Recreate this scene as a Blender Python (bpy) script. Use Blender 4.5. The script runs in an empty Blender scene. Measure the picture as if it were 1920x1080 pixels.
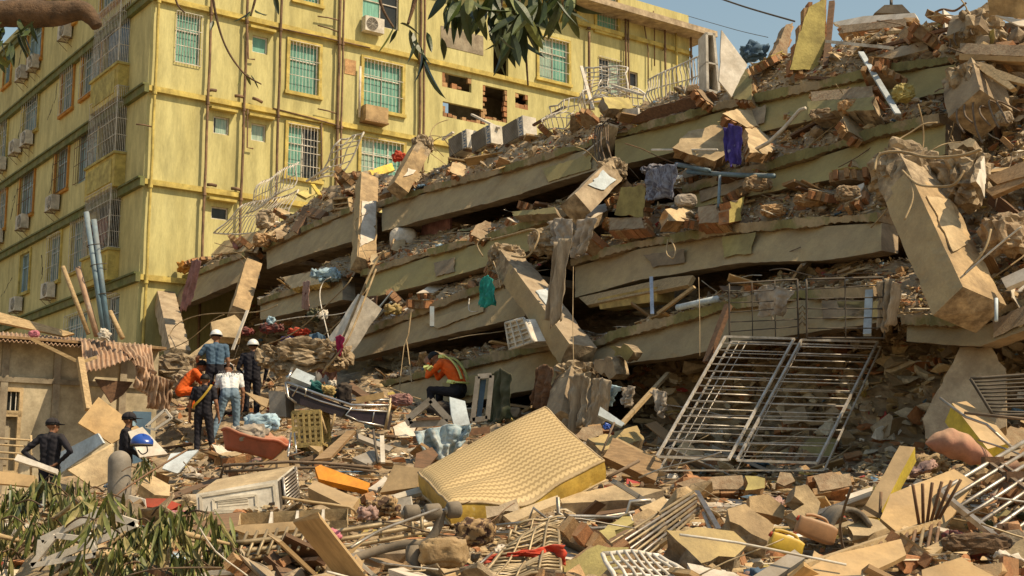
import bpy, bmesh, math, random
from math import sin, cos, pi, radians, atan, atan2, sqrt
from mathutils import Vector, Matrix, noise
V = Vector
S = bpy.context.scene
COL = S.collection
RG = random.Random(11)

# ---------------------------------------------------------------- camera
FPX, CZ = 2450.0, 1.7                      # focal length in photo pixels, eye height
PIT = atan(400 / FPX)
CP, SP = cos(PIT), sin(PIT)
cam = bpy.data.cameras.new('camera')
cam.lens = 36 * FPX / 1920
cam.sensor_width = 36
cam.clip_end = 900
camo = bpy.data.objects.new('camera', cam)
camo.location = (0, 0, CZ)
camo.rotation_euler = (pi / 2 + PIT, 0, 0)
COL.objects.link(camo)
S.camera = camo
# ---------------------------------------------------------------- sky, sun, exposure
EL = radians(51)
SUNH = V((0.93, -0.367, 0)).normalized()
SUN = V((SUNH.x * cos(EL), SUNH.y * cos(EL), sin(EL)))
w = bpy.data.worlds.new('World'); S.world = w; w.use_nodes = True
nt = w.node_tree; nt.nodes.clear()
sky = nt.nodes.new('ShaderNodeTexSky'); sky.sky_type = 'NISHITA'; sky.sun_disc = False
sky.sun_elevation = EL; sky.sun_rotation = atan2(SUNH.x, SUNH.y)
sky.dust_density = 1.2; sky.air_density = 2.1; sky.ozone_density = 1.0
bg = nt.nodes.new('ShaderNodeBackground'); bg.inputs[1].default_value = 0.10
wo = nt.nodes.new('ShaderNodeOutputWorld')
nt.links.new(sky.outputs[0], bg.inputs[0]); nt.links.new(bg.outputs[0], wo.inputs[0])
sl = bpy.data.lights.new('sun', 'SUN'); sl.energy = 5.0; sl.angle = radians(0.6); sl.color = (1.0, 0.82, 0.57)
so = bpy.data.objects.new('sun', sl); so.rotation_euler = (-SUN).to_track_quat('-Z', 'Y').to_euler(); so.location = (20, -10, 40)
COL.objects.link(so)
S.view_settings.view_transform = 'Standard'; S.view_settings.look = 'None'
S.view_settings.exposure = 0.18; S.view_settings.gamma = 1.0; S.view_settings.use_curve_mapping = False

# ---------------------------------------------------------------- pixel <-> world helpers
def ray(px, py):
    u = (540 - py) / FPX
    return V(((px - 960) / FPX, CP - u * SP, SP + u * CP))
def P(px, py, Y):
    d = ray(px, py)
    return V((d.x * Y / d.y, Y, CZ + d.z * Y / d.y))
def PLN(px, py, p0, n):
    d = ray(px, py); o = V((0, 0, CZ))
    den = d.dot(n)
    if abs(den) < 1e-4: den = -1e-4
    return o + d * ((p0 - o).dot(n) / den)
DA = V((-0.589, 0.808, 0)).normalized()    # along the collapsed front, away to the left
DB = V((DA.y, -DA.x, 0))                   # into the building
F0 = V((4.19, 20.0, 0))
FK, FZ = .55, 5.5                          # the pile steps forwards as it goes down
FN_ = V((DB.x, DB.y, -FK))
def FP(px, py, off=0.0):                   # point on the collapsed front, off metres towards the street
    return PLN(px, py, F0 - DB * off + V((0, 0, FZ)), FN_)
# heap of rubble in front of the building: height per column (photo x at the horizon) and distance
HC = [
 (-1400, [(0, -.3), (60, -.3)]),
 (-500, [(4, -.2), (9, .5), (14, .9), (20, 1.0), (26, 1.2), (45, 1.2)]),
 (0,   [(4, -.2), (8, .6), (11, 1.02), (14, 1.22), (17, 1.35), (21, 1.45), (23, 1.6), (25, 1.9), (28, 2.0), (45, 2.0)]),
 (190, [(4, -.2), (8, .6), (11, 1.02), (14, 1.25), (18, 1.45), (21, 1.5), (24, 2.0), (26, 2.3), (28, 2.7), (31, 3.0), (45, 3.0)]),
 (330, [(4, -.2), (8, .65), (11, 1.05), (14, 1.34), (18, 1.66), (22, 2.04), (25.5, 2.4), (27, 2.6), (28, 3.2), (30, 3.7), (33, 4.6), (36, 5.6), (45, 6.0)]),
 (520, [(4, -.2), (8, .7), (10.8, 1.08), (13, 1.38), (15.5, 1.68), (18.5, 2.04), (22, 2.55), (25, 3.0), (28, 3.4), (31, 4.1), (33.5, 5.2), (36, 5.6), (45, 6.0)]),
 (700, [(4, -.2), (8, .7), (10.5, 1.1), (12.5, 1.38), (14.5, 1.62), (17, 1.98), (20, 2.5), (23, 3.05), (26, 3.75), (28.5, 4.4), (31, 4.9), (45, 5)]),
 (1100, [(4, -.2), (8, .7), (10.5, 1.1), (12.5, 1.36), (14.5, 1.6), (17, 1.95), (19, 2.25), (21, 2.75), (23.5, 3.35), (30, 3.5), (45, 4)]),
 (1500, [(4, -.2), (7.5, .7), (10, 1.1), (12, 1.36), (14, 1.62), (16, 1.93), (18, 2.2), (20, 2.45), (24, 2.6), (45, 3)]),
 (1920, [(4, -.2), (7, .7), (9.5, 1.14), (11, 1.38), (13, 1.64), (14.5, 1.92), (16, 2.25), (17, 2.45), (20, 3.0), (45, 3)]),
 (2250, [(4, -.2), (7, .3), (9.5, .6), (12, .9), (15, 1.2), (18, 1.4), (25, 1.0), (45, 0)]),
 (2900, [(0, -.3), (60, -.3)]),
]
def _col(c, Y):
    t = c[1]
    if Y <= t[0][0]: return t[0][1]
    for (a, za), (b, zb) in zip(t, t[1:]):
        if Y <= b: return za + (zb - za) * (Y - a) / (b - a)
    return t[-1][1]
def TZ(x, y):
    y = max(y, .5)
    px = 960 + x / y * 2482
    if px <= HC[0][0]: return -.3
    for a, b in zip(HC, HC[1:]):
        if px <= b[0]:
            k = (px - a[0]) / (b[0] - a[0])
            return _col(a, y) * (1 - k) + _col(b, y) * k
    return -.3
def G(px, py):                             # where the photo pixel meets the heap
    d = ray(px, py); Y = 6.0
    while Y < 44:
        x, z = d.x * Y / d.y, CZ + d.z * Y / d.y
        if z <= TZ(x, Y): break
        Y += .12
    return V((d.x * Y / d.y, Y, CZ + d.z * Y / d.y))

# ---------------------------------------------------------------- materials
def _n(t, k, **kw):
    n = t.nodes.new(k)
    for a, b in kw.items(): setattr(n, a, b)
    return n
MATS = {}
def mat(name, c1, c2=None, sc=3.0, rough=.88, metal=0.0, bump=.25, bsc=28.0, dust=.25, dcol=(.44, .33, .2), mix=(.38, .62), var=.12, c3=None, spec=.25, stretch=None, sharp=None, grime=.38):
    if name in MATS: return MATS[name]
    m = bpy.data.materials.new(name); m.use_nodes = True; t = m.node_tree; L = t.links.new
    b = t.nodes['Principled BSDF']
    tc = _n(t, 'ShaderNodeTexCoord'); src = tc.outputs['Object']
    oi = _n(t, 'ShaderNodeObjectInfo')
    ad = _n(t, 'ShaderNodeVectorMath', operation='ADD'); L(src, ad.inputs[0])
    sc3 = _n(t, 'ShaderNodeVectorMath', operation='SCALE'); L(oi.outputs['Random'], sc3.inputs['Scale']); sc3.inputs[0].default_value = (37, 19, 53)
    L(sc3.outputs[0], ad.inputs[1]); src = ad.outputs[0]
    if stretch:
        mp = _n(t, 'ShaderNodeMapping'); mp.inputs['Scale'].default_value = stretch; L(src, mp.inputs[0]); src = mp.outputs[0]
    n1 = _n(t, 'ShaderNodeTexNoise'); n1.inputs['Scale'].default_value = sc; n1.inputs['Detail'].default_value = 7; n1.inputs['Roughness'].default_value = .62; L(src, n1.inputs['Vector'])
    r = _n(t, 'ShaderNodeValToRGB'); L(n1.outputs[0], r.inputs[0])
    c2 = c2 or tuple(x * .78 for x in c1)
    e = r.color_ramp.elements
    e[0].position, e[1].position = (sharp if sharp else mix)
    e[0].color = (*c2, 1); e[1].color = (*c1, 1)
    if c3:
        k = r.color_ramp.elements.new(min(.98, mix[1] + .12)); k.color = (*c3, 1)
    col = r.outputs[0]
    n2 = _n(t, 'ShaderNodeTexNoise'); n2.inputs['Scale'].default_value = bsc; n2.inputs['Detail'].default_value = 5; n2.inputs['Roughness'].default_value = .7; L(src, n2.inputs['Vector'])
    hv = _n(t, 'ShaderNodeHueSaturation'); L(col, hv.inputs['Color'])
    ma = _n(t, 'ShaderNodeMath', operation='MULTIPLY_ADD'); L(oi.outputs['Random'], ma.inputs[0]); ma.inputs[1].default_value = 2 * var; ma.inputs[2].default_value = 1 - var
    mb = _n(t, 'ShaderNodeMath', operation='MULTIPLY_ADD'); L(n2.outputs[0], mb.inputs[0]); mb.inputs[1].default_value = .5; mb.inputs[2].default_value = .75
    mc = _n(t, 'ShaderNodeMath', operation='MULTIPLY'); L(ma.outputs[0], mc.inputs[0]); L(mb.outputs[0], mc.inputs[1])
    n4 = _n(t, 'ShaderNodeTexNoise'); n4.inputs['Scale'].default_value = 2.6; n4.inputs['Detail'].default_value = 9; n4.inputs['Roughness'].default_value = .72; n4.inputs['Distortion'].default_value = .15; L(src, n4.inputs['Vector'])
    gr = _n(t, 'ShaderNodeMapRange'); gr.inputs[1].default_value = .36; gr.inputs[2].default_value = .6; gr.inputs[3].default_value = 1 - grime; gr.inputs[4].default_value = 1.06; L(n4.outputs[0], gr.inputs[0])
    md_ = _n(t, 'ShaderNodeMath', operation='MULTIPLY'); L(mc.outputs[0], md_.inputs[0]); L(gr.outputs[0], md_.inputs[1]); L(md_.outputs[0], hv.inputs['Value'])
    col = hv.outputs[0]
    if dust > 0:                           # settled dust lies on faces that look up
        ge = _n(t, 'ShaderNodeNewGeometry'); sx = _n(t, 'ShaderNodeSeparateXYZ'); L(ge.outputs['Normal'], sx.inputs[0])
        mr = _n(t, 'ShaderNodeMapRange'); mr.inputs[1].default_value = -.1; mr.inputs[2].default_value = .9; mr.inputs[3].default_value = .25 * dust; mr.inputs[4].default_value = dust; L(sx.outputs[2], mr.inputs[0])
        n3 = _n(t, 'ShaderNodeTexNoise'); n3.inputs['Scale'].default_value = 2.2; n3.inputs['Detail'].default_value = 5; L(src, n3.inputs['Vector'])
        m2 = _n(t, 'ShaderNodeMath', operation='MULTIPLY'); L(mr.outputs[0], m2.inputs[0])
        m3 = _n(t, 'ShaderNodeMath', operation='MULTIPLY_ADD'); L(n3.outputs[0], m3.inputs[0]); m3.inputs[1].default_value = 2.4; m3.inputs[2].default_value = -.2; m3.use_clamp = True
        L(m3.outputs[0], m2.inputs[1])
        mx = _n(t, 'ShaderNodeMixRGB'); L(m2.outputs[0], mx.inputs[0]); L(col, mx.inputs[1]); mx.inputs[2].default_value = (*dcol, 1); col = mx.outputs[0]
    L(col, b.inputs['Base Color'])
    b.inputs['Roughness'].default_value = rough; b.inputs['Metallic'].default_value = metal
    b.inputs['Specular IOR Level'].default_value = spec
    if bump > 0:
        bp = _n(t, 'ShaderNodeBump'); bp.inputs['Strength'].default_value = bump; bp.inputs['Distance'].default_value = .02
        L(n2.outputs[0], bp.inputs['Height']); L(bp.outputs[0], b.inputs['Normal'])
    MATS[name] = m
    return m
mat('tan', (.48, .33, .165), (.30, .20, .10), bump=.6, bsc=16, grime=.5)
mat('tanboard', (.52, .35, .17), (.38, .25, .12), sc=1.9, bump=.15, dust=.45)
mat('cream', (.60, .45, .25), (.42, .30, .16), dust=.35, bump=.6, bsc=16, grime=.5)
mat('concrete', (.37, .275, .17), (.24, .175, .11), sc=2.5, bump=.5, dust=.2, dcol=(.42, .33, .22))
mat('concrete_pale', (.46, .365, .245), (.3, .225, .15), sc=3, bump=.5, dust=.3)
mat('core', (.48, .37, .235), (.2, .145, .09), sc=6, bump=1.0, bsc=18, dust=.2)
mat('olive', (.36, .31, .11), (.24, .20, .07), sc=2, bump=.3, dust=.35, grime=.42)
mat('beamface', (.42, .315, .165), (.36, .265, .145), sc=1.6, bump=.5, dust=.1, grime=.18)
mat('beamolive', (.40, .315, .125), (.35, .275, .115), sc=1.2, bump=.12, dust=.1, grime=.12)
mat('greenedge', (.215, .205, .09), (.36, .285, .18), sc=.9, bump=.5, dust=.25, sharp=(.47, .53))
mat('liptop', (.40, .32, .21), (.24, .19, .12), sc=4, bump=.8, bsc=14, dust=.3)
mat('yellow', (.54, .45, .14), (.40, .325, .10), sc=1.6, bump=.35, dust=.3, grime=.45)
mat('yellowpaint', (.72, .54, .05), (.6, .44, .05), dust=.3, bump=.05)
mat('ochre', (.52, .38, .13), (.38, .27, .09), dust=.4, bump=.6, bsc=16, grime=.5)
mat('brick', (.40, .17, .07), (.26, .11, .05), sc=9, bump=.6, dust=.5, dcol=(.50, .33, .17), var=.28)
mat('brickdusty', (.47, .27, .12), (.30, .16, .07), sc=7, bump=.6, dust=.5, dcol=(.52, .38, .21), var=.25)
mat('mortar', (.36, .27, .17), (.24, .15, .085), sc=9, bump=1.0, bsc=16, dust=.3)
mat('white', (.76, .71, .62), (.6, .54, .45), dust=.4, bump=.06, var=.06)
mat('offwhite', (.66, .60, .48), (.52, .46, .36), dust=.35, bump=.1)
mat('bluewhite', (.56, .64, .68), (.44, .52, .56), dust=.25, bump=.08)
mat('wood', (.34, .21, .10), (.21, .12, .055), sc=4, stretch=(1, 8, 8), bump=.3, dust=.3)
mat('palewood', (.52, .37, .19), (.37, .25, .12), sc=4, stretch=(1, 8, 8), bump=.3, dust=.3)
mat('brownwood', (.17, .085, .045), (.10, .05, .03), sc=4, stretch=(1, 7, 7), bump=.2, dust=.22)
mat('plywood', (.54, .35, .15), (.42, .26, .11), sc=1.8, bump=.12, dust=.4)
mat('steel', (.50, .47, .43), (.36, .31, .25), sc=6, rough=.45, metal=.75, bump=.1, dust=.25)
mat('chrome', (.62, .60, .58), (.45, .42, .38), sc=5, rough=.3, metal=.9, bump=.05, dust=.2)
mat('rust', (.20, .10, .05), (.10, .055, .035), sc=8, rough=.9, bump=.5, dust=.25)
mat('rebar', (.17, .115, .075), (.10, .07, .05), sc=9, rough=.85, bump=.3, dust=.2)
mat('darkmetal', (.07, .06, .05), (.04, .035, .03), sc=5, rough=.6, bump=.2, dust=.2)
mat('whitepaint', (.72, .68, .60), (.55, .48, .38), sc=8, rough=.6, bump=.1, dust=.15)
mat('goldmetal', (.42, .33, .2), (.3, .22, .12), sc=6, rough=.5, metal=.4, bump=.1, dust=.2)
mat('bluepipe', (.13, .24, .31), (.10, .18, .24), sc=5, rough=.55, bump=.1, dust=.35)
mat('tealcloth', (.02, .20, .19), (.015, .12, .12), dust=.1)
mat('navy', (.012, .013, .022), (.008, .009, .016), dust=.06, bump=.2, var=.04, grime=.12)
mat('bluetee', (.085, .15, .22), (.06, .11, .17), dust=.06, grime=.12)
mat('whitetee', (.72, .73, .72), (.6, .61, .6), dust=.06, var=.03, grime=.12)
mat('jeans', (.17, .25, .32), (.11, .17, .23), sc=6, dust=.08)
mat('skin', (.26, .125, .07), (.21, .10, .055), dust=0, rough=.6, bump=.05, var=.05, grime=.12)
mat('hair', (.012, .010, .009), (.008, .007, .006), dust=0, rough=.6, grime=.12)
mat('boot', (.02, .018, .016), dust=.3)
mat('orange', (.75, .12, .012), (.6, .09, .012), dust=.08, var=.03, grime=.12)
mat('reflect', (.62, .66, .22), (.5, .55, .2), dust=0, rough=.4)
mat('silverstrip', (.6, .62, .6), dust=0, rough=.35)
mat('helmetwhite', (.8, .8, .78), (.74, .74, .72), dust=.1, rough=.35, bump=0, var=.02, spec=.5, grime=.12)
mat('helmetblue', (.01, .09, .45), (.01, .07, .38), dust=.05, rough=.25, bump=0, spec=.6, grime=.12)
mat('red', (.50, .035, .015), (.38, .03, .012), dust=.2)
mat('redplastic', (.44, .085, .045), (.33, .065, .035), dust=.6, rough=.6, bump=.05)
mat('pink', (.62, .20, .26), (.5, .13, .2), sc=9, dust=.2)
mat('magenta', (.48, .01, .10), (.36, .01, .08), dust=.1)
mat('purple', (.035, .025, .20), (.06, .045, .27), sc=5, dust=.12, c3=(.4, .4, .5))
mat('plaid', (.24, .27, .36), (.10, .11, .17), sc=8, dust=.25, sharp=(.46, .54), stretch=(1, 5, 1))
mat('greycloth', (.47, .41, .34), (.30, .25, .20), sc=4, dust=.25)
mat('drapecloth', (.44, .36, .26), (.27, .215, .15), sc=2.5, dust=.2, stretch=(4, 4, .6))
mat('pinkcloth', (.36, .18, .17), (.24, .11, .11), sc=6, dust=.25)
mat('tealnet', (.02, .30, .25), (.02, .20, .17), sc=12, dust=.05)
mat('darkcloth', (.035, .025, .025), (.02, .015, .016), dust=.15)
mat('bluetarp', (.24, .38, .46), (.52, .55, .52), sc=3, stretch=(1, 9, 1), dust=.2)
mat('lightblue', (.42, .58, .68), (.3, .46, .56), dust=.2)
mat('leopard', (.42, .27, .13), (.05, .02, .015), sc=16, dust=.15, sharp=(.46, .52))
mat('marooncloth', (.12, .03, .03), (.38, .24, .2), sc=7, dust=.1, sharp=(.58, .62))
mat('floral', (.30, .04, .04), (.06, .04, .05), sc=9, dust=.2, c3=(.45, .38, .32))
mat('quilt', (.42, .20, .14), (.36, .15, .11), sc=3, dust=.45, dcol=(.55, .40, .22))
mat('greenplastic', (.03, .055, .03), dust=.35)
mat('jug', (.40, .18, .07), (.3, .13, .05), dust=.55, rough=.45, bump=.03)
mat('yellowplastic', (.66, .42, .03), (.52, .32, .025), dust=.4, rough=.45, bump=.02)
mat('rubber', (.16, .14, .115), (.10, .085, .07), dust=.3)
mat('acwhite', (.70, .65, .55), (.56, .51, .42), dust=.2, bump=.05)
mat('grey', (.30, .28, .25), (.22, .2, .17), dust=.3, bump=.1)
mat('purpledark', (.03, .02, .035), (.015, .012, .02), dust=.12, rough=.5)
mat('orangeboard', (.72, .27, .015), (.62, .22, .015), dust=.2, bump=.05)
mat('twine', (.46, .34, .19), (.3, .21, .11), dust=.1)
mat('glassroomdark', (.025, .03, .03), (.015, .018, .018), dust=.05, rough=.25, bump=0)  # dark glass; on the side room wall it paints the darkness indoors
mat('blueprint', (.02, .13, .30), dust=.1)
mat('ink', (.08, .08, .09), dust=0, bump=0)
mat('corrug', (.50, .34, .225), (.33, .195, .12), sc=2.5, rough=.7, metal=.15, bump=.2, dust=.25, c3=(.56, .48, .39))
mat('leaf', (.15, .175, .035), (.08, .105, .018), sc=5, dust=.12, rough=.55, bump=.1, var=.3, spec=.4)
mat('leafdry', (.26, .235, .075), (.15, .145, .04), sc=5, dust=.3, rough=.7, bump=.1, var=.3)
mat('leafdark', (.045, .07, .012), (.025, .045, .008), sc=5, dust=.05, rough=.45, bump=.1, var=.3, spec=.45)
mat('gatepaint', (.62, .58, .52), (.44, .38, .30), sc=7, rough=.45, metal=.3, bump=.1, dust=.3)
mat('bark', (.17, .10, .055), (.08, .05, .03), sc=9, bump=1.0, bsc=22, dust=.1)

def rubblemat():
    m = bpy.data.materials.new('rubble_mix'); m.use_nodes = True; t = m.node_tree; L = t.links.new
    b = t.nodes['Principled BSDF']; g = _n(t, 'ShaderNodeNewGeometry')
    r = _n(t, 'ShaderNodeValToRGB'); r.color_ramp.interpolation = 'CONSTANT'; L(g.outputs['Random Per Island'], r.inputs[0])
    cols = [(0, (.50, .36, .19)), (.16, (.34, .24, .13)), (.30, (.38, .17, .07)), (.43, (.52, .38, .2)), (.53, (.24, .17, .10)), (.66, (.38, .30, .2)), (.76, (.6, .5, .35)), (.82, (.12, .075, .04)), (.87, (.62, .54, .4)), (.92, (.5, .38, .12)), (.945, (.76, .71, .62)), (.975, (.12, .2, .28)), (.985, (.35, .05, .04))]
    e = r.color_ramp.elements
    e[0].color = (*cols[0][1], 1); e[1].position = cols[1][0]; e[1].color = (*cols[1][1], 1)
    for p, c in cols[2:]:
        k = e.new(p); k.color = (*c, 1)
    n = _n(t, 'ShaderNodeTexNoise'); n.inputs['Scale'].default_value = 22; n.inputs['Detail'].default_value = 6
    tc = _n(t, 'ShaderNodeTexCoord'); L(tc.outputs['Object'], n.inputs['Vector'])
    h = _n(t, 'ShaderNodeHueSaturation'); L(r.outputs[0], h.inputs['Color'])
    ma = _n(t, 'ShaderNodeMath', operation='MULTIPLY_ADD'); L(n.outputs[0], ma.inputs[0]); ma.inputs[1].default_value = .9; ma.inputs[2].default_value = .5; L(ma.outputs[0], h.inputs['Value'])
    L(h.outputs[0], b.inputs['Base Color']); b.inputs['Roughness'].default_value = .9
    bp = _n(t, 'ShaderNodeBump'); bp.inputs['Strength'].default_value = .5; bp.inputs['Distance'].default_value = .02; L(n.outputs[0], bp.inputs['Height']); L(bp.outputs[0], b.inputs['Normal'])
    MATS['rubble_mix'] = m
rubblemat()
mat('bankbed', (.44, .335, .215), (.22, .16, .10), sc=5, bump=1.0, bsc=9, dust=.35, c3=(.44, .26, .13))
mat('heapbed', (.37, .275, .165), (.17, .125, .078), sc=5, bump=1.0, bsc=9, dust=.2, c3=(.46, .24, .1))

# ---------------------------------------------------------------- mesh helpers
WL = {}                                    # world position of each object's origin
def tag(o, label=None, cat=None, group=None, kind=None):
    if label: o['label'] = label
    if cat: o['category'] = cat
    if group: o['group'] = group
    if kind: o['kind'] = kind
    return o
def empty(name, loc, label=None, cat=None, group=None, kind=None):
    o = bpy.data.objects.new(name, None); COL.objects.link(o); o.location = loc; o.empty_display_size = .2
    WL[o] = V(loc)
    return tag(o, label, cat, group, kind)
class MB:
    def __init__(s): s.v = []; s.f = []; s.m = []
    def poly(s, pts, m=0):
        i = len(s.v); s.v += [V(p) for p in pts]; s.f.append(tuple(range(i, i + len(pts)))); s.m.append(m)
    def raw(s, vs, fs, m=0):
        i = len(s.v); s.v += [V(p) for p in vs]
        for f in fs: s.f.append(tuple(i + k for k in f)); s.m.append(m)
    def hexa(s, c8, m=0, mt=None):         # 8 corners: bottom 4 ccw, top 4 ccw
        i = len(s.v); s.v += [V(p) for p in c8]
        for k, f in enumerate(((3, 2, 1, 0), (4, 5, 6, 7), (0, 1, 5, 4), (1, 2, 6, 5), (2, 3, 7, 6), (3, 0, 4, 7))):
            s.f.append(tuple(i + j for j in f)); s.m.append(mt if (mt is not None and k == 1) else m)
    def box(s, c, x, y, z, m=0, mt=None):  # centre and three half-extent vectors
        c, x, y, z = V(c), V(x), V(y), V(z)
        s.hexa([c - x - y - z, c + x - y - z, c + x + y - z, c - x + y - z, c - x - y + z, c + x - y + z, c + x + y + z, c - x + y + z], m, mt)
    def bar(s, p, q, r, n=6, m=0, r2=None): s.tube([p, q], [r, r if r2 is None else r2], n, m)
    def sq(s, p, q, a, b=None, up=V((0, 0, 1)), m=0):   # rectangular bar
        p, q = V(p), V(q); b = a if b is None else b
        d = (q - p).normalized(); u = d.cross(up)
        if u.length < 1e-3: u = d.cross(V((1, 0, 0)))
        u.normalize(); v = u.cross(d)
        s.box((p + q) / 2, (q - p) / 2, u * a / 2, v * b / 2, m)
    def tube(s, pts, r, n=6, m=0, cap=True):
        pts = [V(p) for p in pts]; N = len(pts)
        rr = r if isinstance(r, (list, tuple)) else [r] * N
        i0 = len(s.v); pu = None
        for k, p in enumerate(pts):
            d = (pts[min(k + 1, N - 1)] - pts[max(k - 1, 0)]).normalized()
            u = (pu - d * pu.dot(d)) if pu is not None else d.orthogonal()
            if u.length < 1e-4: u = d.orthogonal()
            u.normalize(); w_ = d.cross(u); pu = u
            for j in range(n):
                a = 2 * pi * j / n
                s.v.append(p + (u * cos(a) + w_ * sin(a)) * rr[k])
        for k in range(N - 1):
            for j in range(n):
                a, b = i0 + k * n + j, i0 + k * n + (j + 1) % n
                s.f.append((a, b, b + n, a + n)); s.m.append(m)
        if cap:
            s.f.append(tuple(i0 + j for j in reversed(range(n)))); s.m.append(m)
            s.f.append(tuple(i0 + (N - 1) * n + j for j in range(n))); s.m.append(m)
    def grid(s, fn, nu, nv, m=0):
        i = len(s.v)
        for a in range(nu + 1):
            for b in range(nv + 1): s.v.append(V(fn(a / nu, b / nv)))
        for a in range(nu):
            for b in range(nv):
                k = i + a * (nv + 1) + b
                s.f.append((k, k + nv + 1, k + nv + 2, k + 1)); s.m.append(m)
    def build(s, name, mats, parent=None, smooth=False, loc=None):
        me = bpy.data.meshes.new(name)
        if parent is not None: o0 = WL[parent]
        elif loc is not None: o0 = V(loc)
        else:
            n = len(s.v); o0 = V((sum(p.x for p in s.v) / n, sum(p.y for p in s.v) / n, min(p.z for p in s.v)))
        me.from_pydata([tuple(p - o0) for p in s.v], [], s.f)
        if isinstance(mats, str): mats = [mats]
        for k in mats: me.materials.append(MATS[k] if isinstance(k, str) else k)
        if len(mats) > 1: me.polygons.foreach_set('material_index', s.m)
        if smooth: me.polygons.foreach_set('use_smooth', [True] * len(me.polygons))
        me.update()
        o = bpy.data.objects.new(name, me); COL.objects.link(o)
        if parent is not None: o.parent = parent
        else: o.location = o0
        WL[o] = o0
        return o
def inst(me_obj, name, M, parent=None):    # copy of an object sharing its mesh, placed by a world matrix
    c = bpy.data.objects.new(name, me_obj if isinstance(me_obj, bpy.types.Mesh) else me_obj.data); COL.objects.link(c)
    if parent is not None:
        c.parent = parent; c.matrix_basis = Matrix.Translation(-WL[parent]) @ M
    else: c.matrix_basis = M
    WL[c] = M.translation.copy()
    return c
def mesh_of(mb, name, mats, smooth=False):
    o = mb.build(name, mats, loc=(0, 0, 0), smooth=smooth); me = o.data
    bpy.data.objects.remove(o); return me
def hullmesh(name, rng, mats, n=14, flat=1.0):
    bm = bmesh.new()
    for _ in range(n):
        p = V((rng.gauss(0, 1), rng.gauss(0, 1), rng.gauss(0, 1))).normalized() * rng.uniform(.75, 1.0)
        bm.verts.new((p.x * .5, p.y * .5, p.z * .5 * flat))
    bmesh.ops.convex_hull(bm, input=bm.verts)
    for v in [v for v in bm.verts if not v.link_faces]: bm.verts.remove(v)
    me = bpy.data.meshes.new(name); bm.to_mesh(me); bm.free()
    me.materials.append(MATS[mats]); return me
def lump(center, size, seed=0, rough=.25, sub=3, flat=None, ang=0):
    """rough broken lump as vertices and faces"""
    bm = bmesh.new(); bmesh.ops.create_icosphere(bm, subdivisions=sub, radius=1)
    sx, sy, sz = size
    o = V((seed * 7.3, seed * 3.1, seed * 1.7))
    vs = []; ms = (sx * sy * sz) ** (1 / 3); asp = V((sx / ms, sy / ms, sz / ms))
    for v in bm.verts:
        d = v.co.normalized(); e = V((d.x * asp.x, d.y * asp.y, d.z * asp.z))
        v1 = noise.voronoi(e * 1.9 + o)[0]; v2 = noise.voronoi(e * 4.6 + o)[0]
        k = 1 + rough * (.8 * noise.noise(e * 1.6 + o) + .8 * (.45 - v1[0]) - .5 * max(0, .16 - (v1[1] - v1[0])) / .16 + .45 * (.45 - v2[0]) - .22 * max(0, .12 - (v2[1] - v2[0])) / .12 + .25 * noise.noise(e * 9 + o))
        q = V((abs(d.x) ** .7 * (1 if d.x > 0 else -1), abs(d.y) ** .7 * (1 if d.y > 0 else -1), abs(d.z) ** .7 * (1 if d.z > 0 else -1)))
        p = V((q.x * sx, q.y * sy, q.z * sz)); nn = V((d.x / sx, d.y / sy, d.z / sz)).normalized(); p += nn * (k - 1) * ms * 1.15
        vs.append(Matrix.Rotation(ang, 3, 'Y') @ p + V(center))
    fs = [tuple(v.index for v in f.verts) for f in bm.faces]
    bm.free(); return vs, fs
NRM = {'F': (0, -1, 0), 'FU': (0, -.8, .6), 'U': (0, -.42, .91), 'UU': (0, -.25, .97), 'UL': (-.4, -.5, .77), 'UR': (.4, -.5, .77), 'FL': (-.6, -.75, .25), 'FR': (.55, -.8, .2),
       'B': (-.808, -.589, 0), 'BU': (-.66, -.48, .58), 'BD': (-.74, -.54, -.35), 'R': (.85, -.52, .1), 'D': (0, -.9, -.42), 'RU': (.6, -.5, .62), 'Y': (.589, -.808, 0), 'YU': (.45, -.62, .64)}
def nrm(n): return V(NRM[n] if isinstance(n, str) else n).normalized()
def anchor(px, py, at):
    """at: None = on the heap, number = distance, ('f', off) = on the collapsed front, ('g', d) = heap hit moved d m nearer"""
    if at is None: return G(px, py)
    if isinstance(at, tuple):
        if at[0] == 'f': return FP(px, py, at[1])
        g = G(px, py); return P(px, py, g.y - at[1] - .3)
    return P(px, py, at)
KEEP = []                                  # photo boxes of placed things, so loose litter does not bury them
def plane_pts(poly, at, n):
    if not (isinstance(at, tuple) and at[0] == 'f'): KEEP.append((min(p[0] for p in poly) - 5, min(p[1] for p in poly) - 4, max(p[0] for p in poly) + 5, max(p[1] for p in poly) + 12))
    n = nrm(n); k = max(range(len(poly)), key=lambda i: poly[i][1])
    p0 = anchor(poly[k][0], poly[k][1], at)
    return [PLN(x, y, p0, n) for x, y in poly], n
def jag(pts, step, amp, rng):
    out = []; N = len(pts)
    c = sum(pts, V((0, 0, 0))) / N
    for i in range(N):
        a, b = pts[i], pts[(i + 1) % N]
        L = (b - a).length; k = max(1, int(L / step))
        for j in range(k):
            p = a.lerp(b, (j + (rng.uniform(-.3, .3) if j else 0)) / k)
            q = (p - c)
            if q.length > 1e-6: q.normalize()
            out.append(p - q * abs(rng.gauss(0, amp)) if j else p - q * rng.uniform(0, amp))
    return out
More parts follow.
